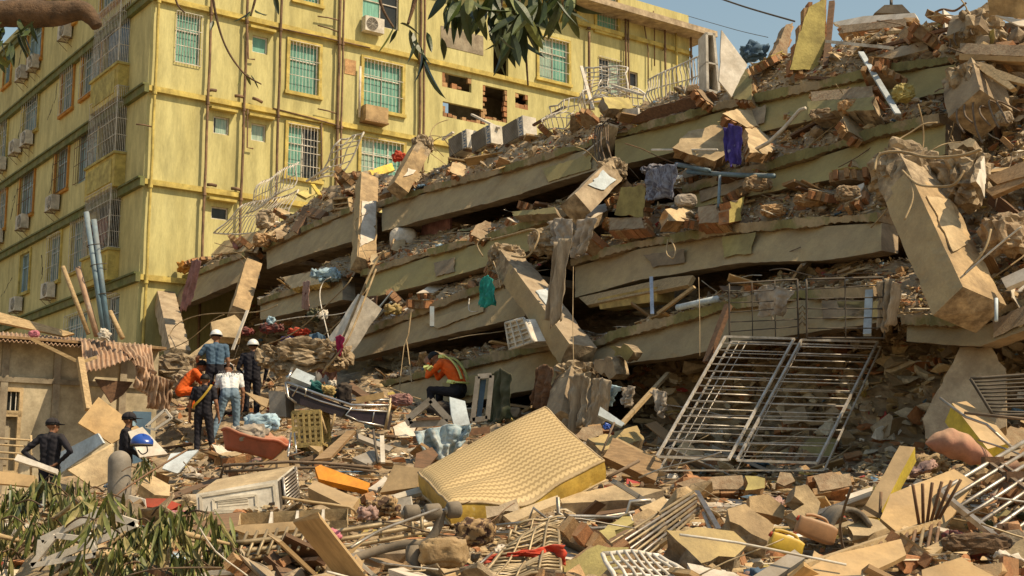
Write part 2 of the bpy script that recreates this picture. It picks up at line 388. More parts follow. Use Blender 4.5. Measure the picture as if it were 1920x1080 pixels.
def slabmesh(mb, pts, n, th, m_face=0, m_side=1, rough=0.0, rng=RG, back=.96):
    """polygon pts (front face) extruded by th behind it, broken sides if rough"""
    N = len(pts); c = sum(pts, V((0, 0, 0))) / N
    # make pts counter-clockwise seen from n
    ar = sum((pts[i] - c).cross(pts[(i + 1) % N] - c).dot(n) for i in range(N))
    if ar < 0: pts = pts[::-1]
    rings = [pts]
    if rough > 0:
        rings.append([p - n * th * rng.uniform(.35, .65) + (p - c).normalized() * rng.uniform(-rough, rough * .8) for p in pts])
    rings.append([c + (p - c) * (back if rough == 0 else rng.uniform(back - .06, back + .04)) - n * th for p in pts])
    i = len(mb.v)
    for r in rings: mb.v += r
    mb.f.append(tuple(range(i, i + N))); mb.m.append(m_face)
    L = len(rings)
    for k in range(L - 1):
        for j in range(N):
            a, b = i + k * N + j, i + k * N + (j + 1) % N
            mb.f.append((b, a, a + N, b + N)); mb.m.append(m_side)
    mb.f.append(tuple(reversed(range(i + (L - 1) * N, i + L * N)))); mb.m.append(m_side)
# ---------------------------------------------------------------- builders for loose things
def board(name, label, cat, poly, at, n, th, m, group=None):
    pts, nn = plane_pts(poly, at, n); mb = MB(); slabmesh(mb, jag(pts, .16, .007, RG), nn, th, 0, 0, back=1.0)
    return tag(mb.build(name, m), label, cat, group)
def chunk(name, label, cat, poly, at, n, th, mf='cream', ms='core', step=.10, amp=.045, rough=.06, seed=None):
    rng = random.Random(seed if seed is not None else int(poly[0][0] * 31 + poly[0][1]))
    pts, nn = plane_pts(poly, at, n); mb = MB(); slabmesh(mb, jag(pts, step, amp, rng), nn, th, 0, 1, rough, rng)
    return tag(mb.build(name, [mf, ms]), label, cat)
def _brickmesh():
    out = []
    for k in range(5):
        rng = random.Random(k); mb = MB()
        c = [V((sx * .5, sy * .5, sz * .5)) + V((rng.uniform(-.07, .04) * sx, rng.uniform(-.09, .03) * sy, rng.uniform(-.07, .03) * sz)) for sz in (-1, 1) for sx, sy in ((-1, -1), (1, -1), (1, 1), (-1, 1))]
        mb.hexa(c); out.append(mesh_of(mb, 'brick', 'brick' if k < 3 else 'brickdusty'))
    return out
BRK = _brickmesh()
def inside(p, poly):
    x, y = p; r = False; j = len(poly) - 1
    for i in range(len(poly)):
        (xi, yi), (xj, yj) = poly[i], poly[j]
        if (yi > y) != (yj > y) and x < (xj - xi) * (y - yi) / (yj - yi + 1e-12) + xi: r = not r
        j = i
    return r
def edist(p, poly):
    best = 9
    for i in range(len(poly)):
        a, b = V(poly[i]), V(poly[(i + 1) % len(poly)]); d = b - a; q = V(p)
        t = max(0, min(1, (q - a).dot(d) / (d.length_squared + 1e-9))); best = min(best, (q - a - d * t).length)
    return best
def brickfill(root, pts, n, th, bl=.23, bh=.085, skin=.018, sk='cream', sk2=None, rng=None, uax=None, cap=46, amp=.03, prot=.035):
    """piece of brick wall: plaster skins, a mortar core and separate bricks round its broken edge"""
    rng = rng or random.Random(3); N = len(pts); c = sum(pts, V((0, 0, 0))) / N
    if uax is None:
        k = max(range(N), key=lambda i: (pts[(i + 1) % N] - pts[i]).length); uax = (pts[(k + 1) % N] - pts[k])
    u = (uax - n * uax.dot(n)).normalized(); v = n.cross(u)
    P2 = [((p - c).dot(u), (p - c).dot(v)) for p in pts]
    mb = MB(); slabmesh(mb, jag([c + (p - c) * .985 for p in pts], .1, amp, rng), n, skin, 0, 0)
    mb.build('plaster_skin', sk, root)
    mb = MB(); slabmesh(mb, jag([c + (p - c) * .90 - n * (skin * .8) for p in pts], .1, amp, rng), n, th - 2 * skin + .01, 0, 0, .015, rng)
    mb.build('mortar_core', 'mortar', root)
    if sk2:
        mb = MB(); slabmesh(mb, jag([c + (p - c) * .97 - n * (th - skin) for p in pts], .1, amp, rng), n, skin, 0, 0)
        mb.build('plaster_skin', sk2, root)
    xs = [p[0] for p in P2]; ys = [p[1] for p in P2]; cand = []
    r = 0; y = min(ys) + bh / 2
    while y < max(ys) + bh * .3:
        x = min(xs) + (bl / 2 if r % 2 else 0)
        while x < max(xs) + bl * .5:
            p = (x, y)
            e = edist(p, P2)
            if (inside(p, P2) and e < bl * .62): cand.append((e, p))
            x += bl
        y += bh; r += 1
    cand.sort(key=lambda t: t[0] + rng.random() * .05)
    for e, p in cand[:cap]:
        w3 = c + u * p[0] + v * p[1] - n * (th / 2)
        rot = Matrix((u, n, v)).transposed().to_4x4() @ Matrix.Rotation(rng.gauss(0, .04), 4, 'Y')
        M = Matrix.Translation(w3) @ rot @ Matrix.Diagonal((bl * rng.uniform(.9, 1.06), th - 2 * skin + rng.uniform(-.01, .012), bh * .86, 1))
        inst(rng.choice(BRK), 'brick', M, root)
def wallchunk(name, label, cat, poly, at, n, th=.15, sk='cream', sk2='olive', seed=None, bl=.23, bh=.085, uax=None, cap=46, amp=.03):
    rng = random.Random(seed if seed is not None else int(poly[0][0] * 17 + poly[0][1]))
    pts, nn = plane_pts(poly, at, n); c = sum(pts, V((0, 0, 0))) / len(pts)
    root = empty(name, (c.x, c.y, min(p.z for p in pts)), label, cat)
    brickfill(root, pts, nn, th, bl, bh, sk=sk, sk2=sk2, rng=rng, uax=uax, cap=cap, amp=amp)
    return root
def rod(name, label, cat, pts, at, r, m, n=6, square=None, group=None):
    """pts: (px,py) or (px,py,Y)"""
    q = [P(*p) if len(p) == 3 else anchor(p[0], p[1], at) for p in pts]; mb = MB()
    if square:
        for a, b in zip(q, q[1:]): mb.sq(a, b, square[0], square[1])
    else: mb.tube(q, r, n)
    return tag(mb.build(name, m, smooth=not square), label, cat, group)
def smoothpts(q, k=6):
    out = []; N = len(q)
    for i in range(N - 1):
        p0, p1, p2, p3 = q[max(i - 1, 0)], q[i], q[i + 1], q[min(i + 2, N - 1)]
        for j in range(k):
            t = j / k; t2, t3 = t * t, t * t * t
            out.append(.5 * ((2 * p1) + (p2 - p0) * t + (2 * p0 - 5 * p1 + 4 * p2 - p3) * t2 + (3 * p1 - p0 - 3 * p2 + p3) * t3))
    out.append(q[-1]); return out
def cable(name, label, pts, at, r=.012, m='twine', cat='cable', wob=.0):
    q = [P(*p) if len(p) == 3 else anchor(p[0], p[1], at) for p in pts]; q = smoothpts(q)
    rng = random.Random(int(pts[0][0])); q = [p + V((rng.gauss(0, wob), rng.gauss(0, wob), rng.gauss(0, wob))) for p in q]
    mb = MB(); mb.tube(q, r, 6); return tag(mb.build(name, m, smooth=True), label, cat)
def drape(name, label, top, bot, at, m, fold=.05, nf=5, cat='cloth', sway=.03, seed=1, nu=40, nv=24, solid=.006):
    """hanging cloth between two photo-space curves"""
    def lerpc(c, t):
        t *= len(c) - 1; i = min(int(t), len(c) - 2); k = t - i
        return c[i][0] + (c[i + 1][0] - c[i][0]) * k, c[i][1] + (c[i + 1][1] - c[i][1]) * k
    ps = top + bot; a0 = anchor(*max(ps, key=lambda p: p[1]), at)
    nn = nrm('B') if isinstance(at, tuple) and at[0] == 'f' else nrm('F')
    mb = MB(); rr = random.Random(seed); ph = rr.uniform(0, 6)
    def fn(u, v):
        tx, ty = lerpc(top, u); bx, by = lerpc(bot, u)
        vv = v * (1 + .10 * noise.noise(V((u * 5, seed, 1))) + .05 * noise.noise(V((u * 17, seed, 2))))
        p = PLN(tx + (bx - tx) * vv, ty + (by - ty) * vv, a0, nn)
        g = fold * (.5 + .5 * v) * (.55 * sin(u * nf * 5.2 + ph + 3.2 * noise.noise(V((u * 2.3, v * 1.6, seed)))) + 1.3 * noise.noise(V((u * nf * 1.4, v * 1.1, seed * 3))) + .55 * noise.noise(V((u * 11, v * 7, seed * 5))))
        return p + nn * (g + fold * 1.3) + V((sway * noise.noise(V((u * 4, v * 4, seed + 9))), 0, sway * noise.noise(V((u * 4, v * 3, seed + 5)))))
    mb.grid(fn, nu, nv)
    o = tag(mb.build(name, m, smooth=True), label, cat)
    md = o.modifiers.new('thick', 'SOLIDIFY'); md.thickness = solid
    return o
def crumple(name, label, px, py, wpx, hpx, at, m, seed=1, cat='cloth', rough=.5, dep=None, ang=0, sub=4):
    c = anchor(px, py + hpx * .5, at); k = c.y / FPX; c = P(px, py, c.y)
    if not (isinstance(at, tuple) and at[0] == 'f'): KEEP.append((px - wpx / 2, py - hpx / 2, px + wpx / 2, py + hpx / 2 + 10))
    mb = MB(); vs, fs = lump(c, (wpx * k / 2, (dep or min(wpx, hpx)) * k / 2 * 1.0, hpx * k / 2), seed, rough, sub, ang=ang)
    mb.raw(vs, fs); return tag(mb.build(name, m, smooth=True), label, cat)
def rock(name, label, px, py, wpx, hpx, at, m='core', seed=1, rough=.22, dep=None, cat='rubble', ang=0, sub=4):
    c = anchor(px, py + hpx * .45, at); k = c.y / FPX; c = P(px, py, c.y)
    mb = MB(); vs, fs = lump(c, (wpx * k / 2, (dep or min(wpx, hpx)) * k / 2, hpx * k / 2), seed, rough, sub, ang=ang)
    mb.raw(vs, fs); return tag(mb.build(name, m), label, cat)
def grille(name, label, cat, quad, at, n, nh, nv, r, m, frame=None, group=None, bend=0.0, barname='bar', seed=3):
    """barred panel; quad = TL,TR,BR,BL in the photo; nh bars across, nv bars up; every bar is a part"""
    q, nn = plane_pts(quad, at, n); c = sum(q, V((0, 0, 0))) / 4
    root = empty(name, (c.x, c.y, min(p.z for p in q)), label, cat, group); rng = random.Random(seed)
    tl, tr, br, bl = q
    def pt(u, v):
        p = tl.lerp(tr, u).lerp(bl.lerp(br, u), v)
        return p + nn * bend * (noise.noise(V((u * 2.1, v * 2.3, seed * 2.7))) * 2)
    fr = frame or r * 1.5
    for a, b in (((0, 0), (1, 0)), ((1, 0), (1, 1)), ((1, 1), (0, 1)), ((0, 1), (0, 0))):
        mb = MB(); mb.tube([pt(a[0] + (b[0] - a[0]) * t / 6, a[1] + (b[1] - a[1]) * t / 6) for t in range(7)], fr, 6); mb.build('frame_rail', m, root, True)
    for i in range(nh):
        v = (i + 1) / (nh + 1); dv = rng.gauss(0, .004); mb = MB()
        mb.tube([pt(t / 6, v + dv * t) for t in range(7)], r, 5); mb.build(barname, m, root, True)
    for i in range(nv):
        u = (i + 1) / (nv + 1); mb = MB()
        mb.tube([pt(u, t / 6) + nn * r for t in range(7)], r, 5); mb.build(barname, m, root, True)
    return root

# ================================================================ SETTING
def ground():
    mb = MB(); mb.poly([(-500, -200, -.32), (500, -200, -.32), (500, 700, -.32), (-500, 700, -.32)])
    tag(mb.build('ground', 'heapbed', loc=(0, 0, -.32)), kind='structure')
    mb = MB(); xs = [i * 10 for i in range(-120, 280)]
    ys = []; y = 3.5
    while y < 46: ys.append(y); y += .09 if y < 20 else .16
    xs = [-1300 + i * 12 for i in range(345)]
    for Y in ys:
        for px in xs:
            x = (px - 960) / 2482 * Y; z = TZ(x, Y)
            q = V((x, Y, 0))
            z += .16 * noise.noise(q * 1.1) + .09 * noise.noise(q * 3.1) + .05 * noise.noise(q * 7.3)
            mb.v.append(V((x, Y, z - .08)))
    nx = len(xs)
    for i in range(len(ys) - 1):
        for j in range(nx - 1):
            k = i * nx + j; mb.f.append((k, k + 1, k + nx + 1, k + nx)); mb.m.append(0)
    o = mb.build('rubble_heap', 'heapbed', loc=(0, 0, 0))
    tag(o, 'broad heap of crushed rubble and dust sloping up to the collapsed building', 'rubble heap', kind='stuff')
ground()

# ---------------------------------------------------------------- yellow apartment block
YC = V((-12.75, 44.0, 0)); YN = V((DB.y, -DB.x, 0))        # front normal (to the sun), front runs along DB
YH = 23.4; YW = 26.2; BZ = [5.9, 9.25, 12.6, 15.95, 19.3, 22.65]
mat('ywall', (.55, .495, .225), (.455, .395, .16), sc=.7, bump=.15, dust=.0, mix=(.3, .6), var=0, stretch=(1, 1, .2), grime=.26)
mat('ytrim', (.60, .47, .13), (.46, .35, .10), sc=2, bump=.2, dust=.1, var=.05)
mat('yside', (.60, .52, .235), (.47, .395, .17), sc=.6, bump=.15, dust=.0, mix=(.3, .6), var=0, stretch=(1, 1, .3), grime=.25)
mat('ygreen', (.13, .15, .05), (.20, .19, .08), sc=1.5, bump=.2, dust=.1, var=.03)
mat('pipebrown', (.25, .15, .08), (.14, .085, .05), sc=3, bump=.2, dust=.05, rough=.7)
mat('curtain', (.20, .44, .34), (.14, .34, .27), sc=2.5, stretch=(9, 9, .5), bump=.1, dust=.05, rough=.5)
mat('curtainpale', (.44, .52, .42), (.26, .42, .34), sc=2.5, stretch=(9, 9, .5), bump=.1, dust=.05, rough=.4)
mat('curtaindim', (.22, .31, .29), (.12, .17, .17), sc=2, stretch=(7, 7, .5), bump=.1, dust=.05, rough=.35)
mat('orangeframe', (.58, .28, .05), (.46, .2, .04), bump=.1, dust=.1)
mat('crack', (.10, .075, .045), (.06, .045, .03), dust=0)
mat('greyrender', (.33, .28, .2), (.25, .2, .14), bump=.3, dust=.1)
yb = empty('yellow_apartment_block', YC, 'yellow apartment block with barred windows and brown drain pipes, cracked on its shaded side', 'building')
def yfront(px, py):
    p = PLN(px, py, YC, YN) - YC; return p.dot(DB), p.z
def yleft(px, py):
    p = PLN(px, py, YC, -DB) - YC; return p.dot(DA), p.z
def YP(s, z, o=0): return YC + DB * s + V((0, 0, z)) + YN * o
def YL(s, z, o=0): return YC + DA * s + V((0, 0, z)) - DB * o
def holed(fn, w, h0, h1, holes, depth):
    mb = MB(); xs = sorted({0, w} | {x for h in holes for x in (h[0], h[2])}); zs = sorted({h0, h1} | {z for h in holes for z in (h[1], h[3])})
    for a, b in zip(xs, xs[1:]):
        for c, d in zip(zs, zs[1:]):
            cx, cz = (a + b) / 2, (c + d) / 2
            if not any(h[0] < cx < h[2] and h[1] < cz < h[3] for h in holes): mb.poly([fn(a, c), fn(b, c), fn(b, d), fn(a, d)])
    for x0, z0, x1, z1 in holes:
        for (a, c), (b, d) in (((x0, z0), (x1, z0)), ((x1, z0), (x1, z1)), ((x1, z1), (x0, z1)), ((x0, z1), (x0, z0))):
            mb.poly([fn(a, c), fn(b, d), fn(b, d, -depth), fn(a, c, -depth)])
    return mb
def rectf(f, x0, y0, x1, y1):
    xm, ym = (x0 + x1) / 2, (y0 + y1) / 2
    a, b = f(x0, ym)[0], f(x1, ym)[0]; c, d = f(xm, y1)[1], f(xm, y0)[1]
    return (min(a, b), c, max(a, b), d)
def window(fn, h, depth, frame_m, curt, bars=0, hbars=0, bar_m='whitepaint', surround=None, hood=False, broken=False, sub=1, proj=.06, openpane=None):
    x0, z0, x1, z1 = h; W, H = x1 - x0, z1 - z0; t = .05
    mb = MB()
    def fr(a, c, b, d, o0, o1, m=0): mb.hexa([fn(a, c, o0), fn(b, c, o0), fn(b, c, o1), fn(a, c, o1), fn(a, d, o0), fn(b, d, o0), fn(b, d, o1), fn(a, d, o1)], m)
    fr(x0, z0, x1, z0 + t, -depth, -depth + .06); fr(x0, z1 - t, x1, z1, -depth, -depth + .06)
    fr(x0, z0 + t, x0 + t, z1 - t, -depth, -depth + .06); fr(x1 - t, z0 + t, x1, z1 - t, -depth, -depth + .06)
    win = mb.build('window', frame_m, yb)
    n = max(1, int(W / .62)) if not broken else 1
    mb2 = MB()
    for k in range(1, n):
        xx = x0 + W * k / n; mb = MB(); fr(xx - .02, z0 + t, xx + .02, z1 - t, -depth, -depth + .05); mb.build('mullion', frame_m, win)
    zt = z0 + H * .66 if H > 1 else None
    if zt:
        mb = MB(); fr(x0 + t, zt - .02, x1 - t, zt + .02, -depth + .001, -depth + .055); mb.build('transom', frame_m, win)
    for k in range(n):
        mb = MB(); a, b = x0 + t + (W - 2 * t) * k / n, x0 + t + (W - 2 * t) * (k + 1) / n
        mb.poly([fn(a, z0 + t, -depth + .01), fn(b, z0 + t, -depth + .01), fn(b, z1 - t, -depth + .01), fn(a, z1 - t, -depth + .01)])
        if broken or (openpane == k):
            mm = 'glassroomdark'
        else: mm = 'curtainpale' if curt == 'curtain' and RG.random() < .4 else curt
        mb.build('pane', mm, win)
    if bars:
        mb = MB(); o = proj
        for k in range(bars + 1):
            x = x0 - .03 + (W + .06) * k / bars; mb.bar(fn(x, z0 - .03, o), fn(x, z1 + .03, o), .011, 4)
        for k in range(hbars + 1):
            z = z0 - .03 + (H + .06) * k / hbars; mb.bar(fn(x0 - .03, z, o + .012), fn(x1 + .03, z, o + .012), .012, 4)
        for x in (x0 - .03, x1 + .03):
            for z in (z0, z1): mb.bar(fn(x, z, o), fn(x, z, -.01), .012, 4)
        mb.build('grille', bar_m, win)
    if surround:
        s = .13
        mb = MB(); fr(x0 - s, z1, x1 + s, z1 + s, .002, .07); fr(x0 - s - .05, z0 - s, x1 + s + .05, z0, .002, .12); fr(x0 - s, z0, x0, z1, .002, .07); fr(x1, z0, x1 + s, z1, .002, .07)
        mb.build('surround', surround, win)
    if hood:
        mb = MB(); fr(x0 - .2, z1 + .18, x1 + .2, z1 + .27, .002, .28); mb.build('hood', 'ytrim', win)
    return win
FW = [  # photo rectangle, bars, cross bars, surround, hood, broken, openpane
 ((330, 27, 376, 120), 9, 3, None, 0, 0, None), ((542, 83, 597, 176), 9, 3, 'ytrim', 0, 0, None), ((681, 118, 753, 208), 11, 3, 'ytrim', 0, 0, None),
 ((539, 238, 598, 335), 10, 4, 'ytrim', 0, 0, 1), ((680, -18, 748, 50), 0, 0, None, 0, 0, 1), ((676, 265, 755, 345), 11, 3, 'ytrim', 0, 0, None),
 ((473, 68, 502, 100), 0, 0, None, 1, 0, None), ((400, 219, 430, 252), 0, 0, None, 1, 0, None), ((471, 232, 499, 265), 0, 0, None, 1, 0, None), ((396, 388, 428, 412), 0, 0, None, 1, 1, None),
 ((1010, 75, 1065, 152), 9, 4, 'ytrim', 0, 0, None), ((1118, -12, 1157, 62), 8, 4, 'ytrim', 0, 0, 1), ((1123, 112, 1165, 175), 8, 4, None, 0, 0, 0), ((1170, 12, 1187, 35), 0, 0, None, 0, 0, None),
 ((1210, 22, 1227, 48), 0, 0, None, 0, 1, None), ((1181, 135, 1196, 162), 0, 0, None, 0, 1, None), ((555, -60, 600, 5), 8, 3, 'ytrim', 0, 0, None), ((1035, -40, 1080, 20), 9, 4, 'ytrim', 0, 0, None)]
FO = [(925, 78, 953, 148), (829, 141, 884, 168), (830, 198, 910, 226), (905, 164, 951, 226), (966, 176, 990, 204), (905, -60, 945, -5)]   # openings torn in the wall
fh = [rectf(yfront, *r[0]) for r in FW]; fo = [rectf(yfront, *r) for r in FO]
holed(YP, YW, 0, YH, fh + fo, .16).build('wall', 'ywall', yb)
for r, h in zip(FW, fh):
    window(YP, h, .14, 'whitepaint', 'curtain', r[1], r[2], 'whitepaint', r[3], bool(r[4]), bool(r[5]), openpane=r[6])
mb = MB()      # rooms behind the torn openings
mb.poly([YP(14, 10, -2.2), YP(26, 10, -2.2), YP(26, YH, -2.2), YP(14, YH, -2.2)])
for z in BZ[1:]: mb.hexa([YP(14, z - .1, -2.2), YP(26, z - .1, -2.2), YP(26, z - .1, -.17), YP(14, z - .1, -.17), YP(14, z + .1, -2.2), YP(26, z + .1, -2.2), YP(26, z + .1, -.17), YP(14, z + .1, -.17)])
mb.build('room_wall', 'greyrender', yb)
rg = random.Random(5)
for h in fo[1:5]:   # toothed broken masonry round the holes
    for side in (0, 1, 2):
        n = max(3, int(((h[2] - h[0]) if side == 0 else (h[3] - h[1])) / .22))
        for k in range(n):
            if rg.random() < .35: continue
            if side == 0: c = YP(h[0] + (h[2] - h[0]) * (k + .5) / n, h[1] + rg.uniform(-.02, .12), -.08)
            else: c = YP(h[0] + rg.uniform(-.02, .1) if side == 1 else h[2] - rg.uniform(-.02, .1), h[1] + (h[3] - h[1]) * (k + .5) / n, -.08)
            M = Matrix.Translation(c) @ Matrix((DB, YN, V((0, 0, 1)))).transposed().to_4x4() @ Matrix.Diagonal((rg.uniform(.16, .3), .15, rg.uniform(.1, .26), 1))
            ob = inst(rg.choice(BRK), 'brick', M, yb)
def yslab(name, s0, z0, s1, z1, o0, o1, m, fn=YP, par=None):
    mb = MB(); mb.hexa([fn(s0, z0, o0), fn(s1, z0, o0), fn(s1, z0, o1), fn(s0, z0, o1), fn(s0, z1, o0), fn(s1, z1, o0), fn(s1, z1, o1), fn(s0, z1, o1)]); return mb.build(name, m, par or yb)
for z in BZ: yslab('cornice', -.0, z - .09, YW, z + .1, .003, .16, 'ytrim')
for r, m in (((826, 58, 906, 95), 'greyrender'), ((646, 112, 667, 140), 'brickdusty')):
    h = rectf(yfront, *r); yslab('bare_patch', h[0], h[1], h[2], h[3], .002, .018, m)
for px, sc in ((287, .055), (387, .05), (455, .05), (519, .05), (630, .055), (637, .04), (783, .055), (790, .05), (1100, .06), (1169, .05), (1174, .04), (1243, .05), (1264, .05), (1292, .05)):   # drain pipes down the front
    s = yfront(px, 160)[0]; top = YH
    bot = {1100: yfront(px, 118)[1] - 3, 1243: 14, 1264: 14}.get(px, 6.0); top = {1100: yfront(1100, 62)[1]}.get(px, YH)
    mb = MB(); mb.tube([YP(s + .012 * sin(z * 1.7 + px), z, .2) for z in [bot + (top - bot) * i / 14 for i in range(15)]], sc, 8)
    pm = 'ytrim' if px in (287, 1264) else 'pipebrown'
    p = mb.build('drain_pipe', pm, yb, True)
    for z in BZ:
        mb = MB(); mb.tube([YP(s, z - .22, .2), YP(s, z - .12, .2)], sc * 1.45, 8); mb.bar(YP(s, z - .17, .2), YP(s, z - .17, .0), .02, 5); mb.build('pipe_collar', pm, p)
for a, b in (((385, 172), (402, 172)), ((437, 182), (452, 184)), ((470, 186), (488, 194)), ((385, 348), (402, 350)), ((430, 355), (448, 358)), ((252, 235), (282, 240)), ((592, 206), (630, 216)), ((592, 33), (630, 40)), ((592, 50), (630, 62)), ((502, 52), (690, 92)), ((508, 205), (640, 240))):
    s0, z0 = yfront(*a); s1, z1 = yfront(*b); mb = MB(); mb.tube([YP(s0, z0, .17), YP((s0 + s1) / 2, (z0 + z1) / 2 + .02, .18), YP(s1, z1, .17)], .06 if b[0] - a[0] < 30 else .028, 7); mb.build('branch_pipe', 'pipebrown', yb, True)
for a, b, c in (((462, 205), (461, 278), (472, 280)), ((600, 230), (601, 330), (612, 332)), ((462, 60), (463, 112), (475, 113)), ((1222, 22), (1224, 60), (1224, 125)), ((1205, 50), (1212, 95), (1212, 160))):
    mb = MB(); mb.tube([YP(*yfront(*q), .12) for q in (a, b, c)], .03, 6); mb.build('branch_pipe', 'pipebrown', yb, True)
# eaves and roof
mb = MB(); mb.hexa([YP(-.9, YH, -14), YP(YW + .9, YH, -14), YP(YW + .9, YH, 1.0), YP(-.9, YH, 1.0), YP(-.9, YH + .28, -14), YP(YW + .9, YH + .28, -14), YP(YW + .9, YH + .28, 1.0), YP(-.9, YH + .28, 1.0)])
rf = mb.build('roof', 'concrete_pale', yb)
mb = MB(); mb.hexa([YP(-.75, YH + .28, -13), YP(YW + .6, YH + .28, -13), YP(YW + .6, YH + .28, .85), YP(-.75, YH + .28, .85), YP(3, YH + 2.2, -9), YP(YW - 3, YH + 2.2, -9), YP(YW - 3, YH + 2.2, -4), YP(3, YH + 2.2, -4)])
mb.build('roof_tiles', 'brickdusty', rf)
mb = MB(); mb.poly([YP(YW, 0, 0), YP(YW, 0, -14), YP(YW, YH, -14), YP(YW, YH, 0)]); mb.build('wall', 'ywall', yb)
# shaded side
SL = 34.0
SW = [  # rect, bars, frame material, surround
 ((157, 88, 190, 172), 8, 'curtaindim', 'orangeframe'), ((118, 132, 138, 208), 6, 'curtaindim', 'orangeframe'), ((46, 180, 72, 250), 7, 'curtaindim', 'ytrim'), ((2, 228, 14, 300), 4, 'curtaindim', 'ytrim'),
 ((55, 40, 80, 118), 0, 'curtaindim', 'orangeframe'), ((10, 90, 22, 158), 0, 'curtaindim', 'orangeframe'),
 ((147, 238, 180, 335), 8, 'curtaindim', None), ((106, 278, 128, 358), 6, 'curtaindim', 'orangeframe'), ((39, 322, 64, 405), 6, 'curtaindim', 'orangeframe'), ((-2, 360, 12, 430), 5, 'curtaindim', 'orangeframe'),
 ((137, 412, 164, 505), 8, 'curtaindim', 'ytrim'), ((93, 443, 114, 528), 6, 'curtaindim', 'ytrim'), ((39, 476, 56, 548), 0, 'curtaindim', 'ytrim'), ((126, 590, 162, 660), 8, 'curtaindim', None), ((202, 556, 222, 650), 6, 'glassroomdark', None),
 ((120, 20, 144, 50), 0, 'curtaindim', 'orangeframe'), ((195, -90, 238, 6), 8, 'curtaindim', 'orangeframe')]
sh = [rectf(yleft, *r[0]) for r in SW]
BAL = [rectf(yleft, 196, 22, 244, 140), rectf(yleft, 186, 190, 238, 305), rectf(yleft, 178, 368, 226, 480)]
BALH = [(b[0] + .1, b[1], b[2], b[3]) for b in BAL]
mb = holed(YL, SL, 0, YH, sh + BALH, .16)
wl = mb.build('wall', 'yside', yb)
yslab('room_wall', 0.1, 5, SL, YH, -2.6, -2.5, 'glassroomdark', YL)  # near-black sheet, painted-in darkness of the rooms behind the side openings
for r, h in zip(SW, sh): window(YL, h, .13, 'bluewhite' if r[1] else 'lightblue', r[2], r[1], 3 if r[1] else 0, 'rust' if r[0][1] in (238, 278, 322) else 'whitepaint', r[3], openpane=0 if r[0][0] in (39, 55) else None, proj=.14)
for z in BZ:
    yslab('cornice', -.16, z - .16, SL, z + .10, .003, .17, 'ygreen', YL); yslab('cornice', -.16, z + .103, SL, z + .17, .003, .24, 'ygreen', YL)
for b in BAL:    # caged balconies at the corner
    zb = b[1]; zl = max(z for z in BZ if z < zb) + .18
    bal = yslab('balcony', b[0] - .05, zl, b[2] + .1, zb, .004, .40, 'ytrim', YL)
    yslab('balcony_sill', b[0] - .1, zb, b[2] + .15, zb + .09, .005, .47, 'yellow', YL, bal)
    yslab('balcony_panel', b[0] + .25, zl + .2, b[2] - .25, zb - .15, .402, .43, 'yellow', YL, bal)
    mb = MB(); n = 18
    for k in range(n + 1):
        s = b[0] + (b[2] - b[0]) * k / n; mb.bar(YL(s, zb + .09, .4), YL(s, b[3] + .1, .4), .012, 4)
    for k in range(5):
        z = zb + .12 + (b[3] - zb) * k / 4; mb.bar(YL(b[0], z, .41), YL(b[2], z, .41), .014, 4)
        for s in (b[0], b[2]): mb.bar(YL(s, z, .41), YL(s, z, 0.0), .014, 4)
    for k in range(1, 6):
        for s in (b[0], b[2]): mb.bar(YL(s, zb + .09, .4 * k / 6), YL(s, b[3] + .1, .4 * k / 6), .010, 4)
    mb.tube([YL(b[0], zb, .4), YL(b[0], b[3] + .12, .4)], .03, 6)
    mb.build('balcony_cage', 'whitepaint', bal)
mb = MB(); h = BAL[2]
for k in range(7):
    s = h[0] + .5 + k * .28; mb.hexa([YL(s, h[1] + .5 - .2 * (k % 3), .3), YL(s + .22, h[1] + .5 - .2 * (k % 3), .3), YL(s + .22, h[1] + .5, .36), YL(s, h[1] + .5, .36), YL(s, h[1] + 1.3, .3), YL(s + .22, h[1] + 1.3, .3), YL(s + .22, h[1] + 1.3, .34), YL(s, h[1] + 1.3, .34)])
tag(mb.build('laundry', 'floral'), 'laundry hung inside the lowest caged balcony of the yellow block', 'laundry')
def crackline(pts, wd=.05):
    q = [YL(*yleft(*p), .004) for p in pts]; fine = []
    for a, b in zip(q, q[1:]):
        for k in range(5): fine.append(a.lerp(b, k / 5) + V((0, 0, rg.uniform(-.06, .06))) + DA * rg.uniform(-.07, .07))
    mb = MB()
    for k, (a, b) in enumerate(zip(fine, fine[1:])):
        w0 = wd * rg.uniform(.4, 1.5); mb.poly([a - DA * w0, a + DA * w0, b + DA * w0, b - DA * w0])
    mb.build('crack', 'crack', yb)
for c in (((108, 158), (104, 185), (97, 205), (86, 230)), ((40, 95), (36, 120), (30, 145)), ((42, 230), (36, 250), (30, 275), (34, 285)), ((98, 55), (104, 40)), ((100, 305), (97, 340), (92, 370)), ((32, 355), (24, 390), (18, 420)), ((22, 520), (10, 545), (0, 560)), ((78, 480), (80, 510), (75, 530)), ((30, 365), (22, 380))): crackline(c)
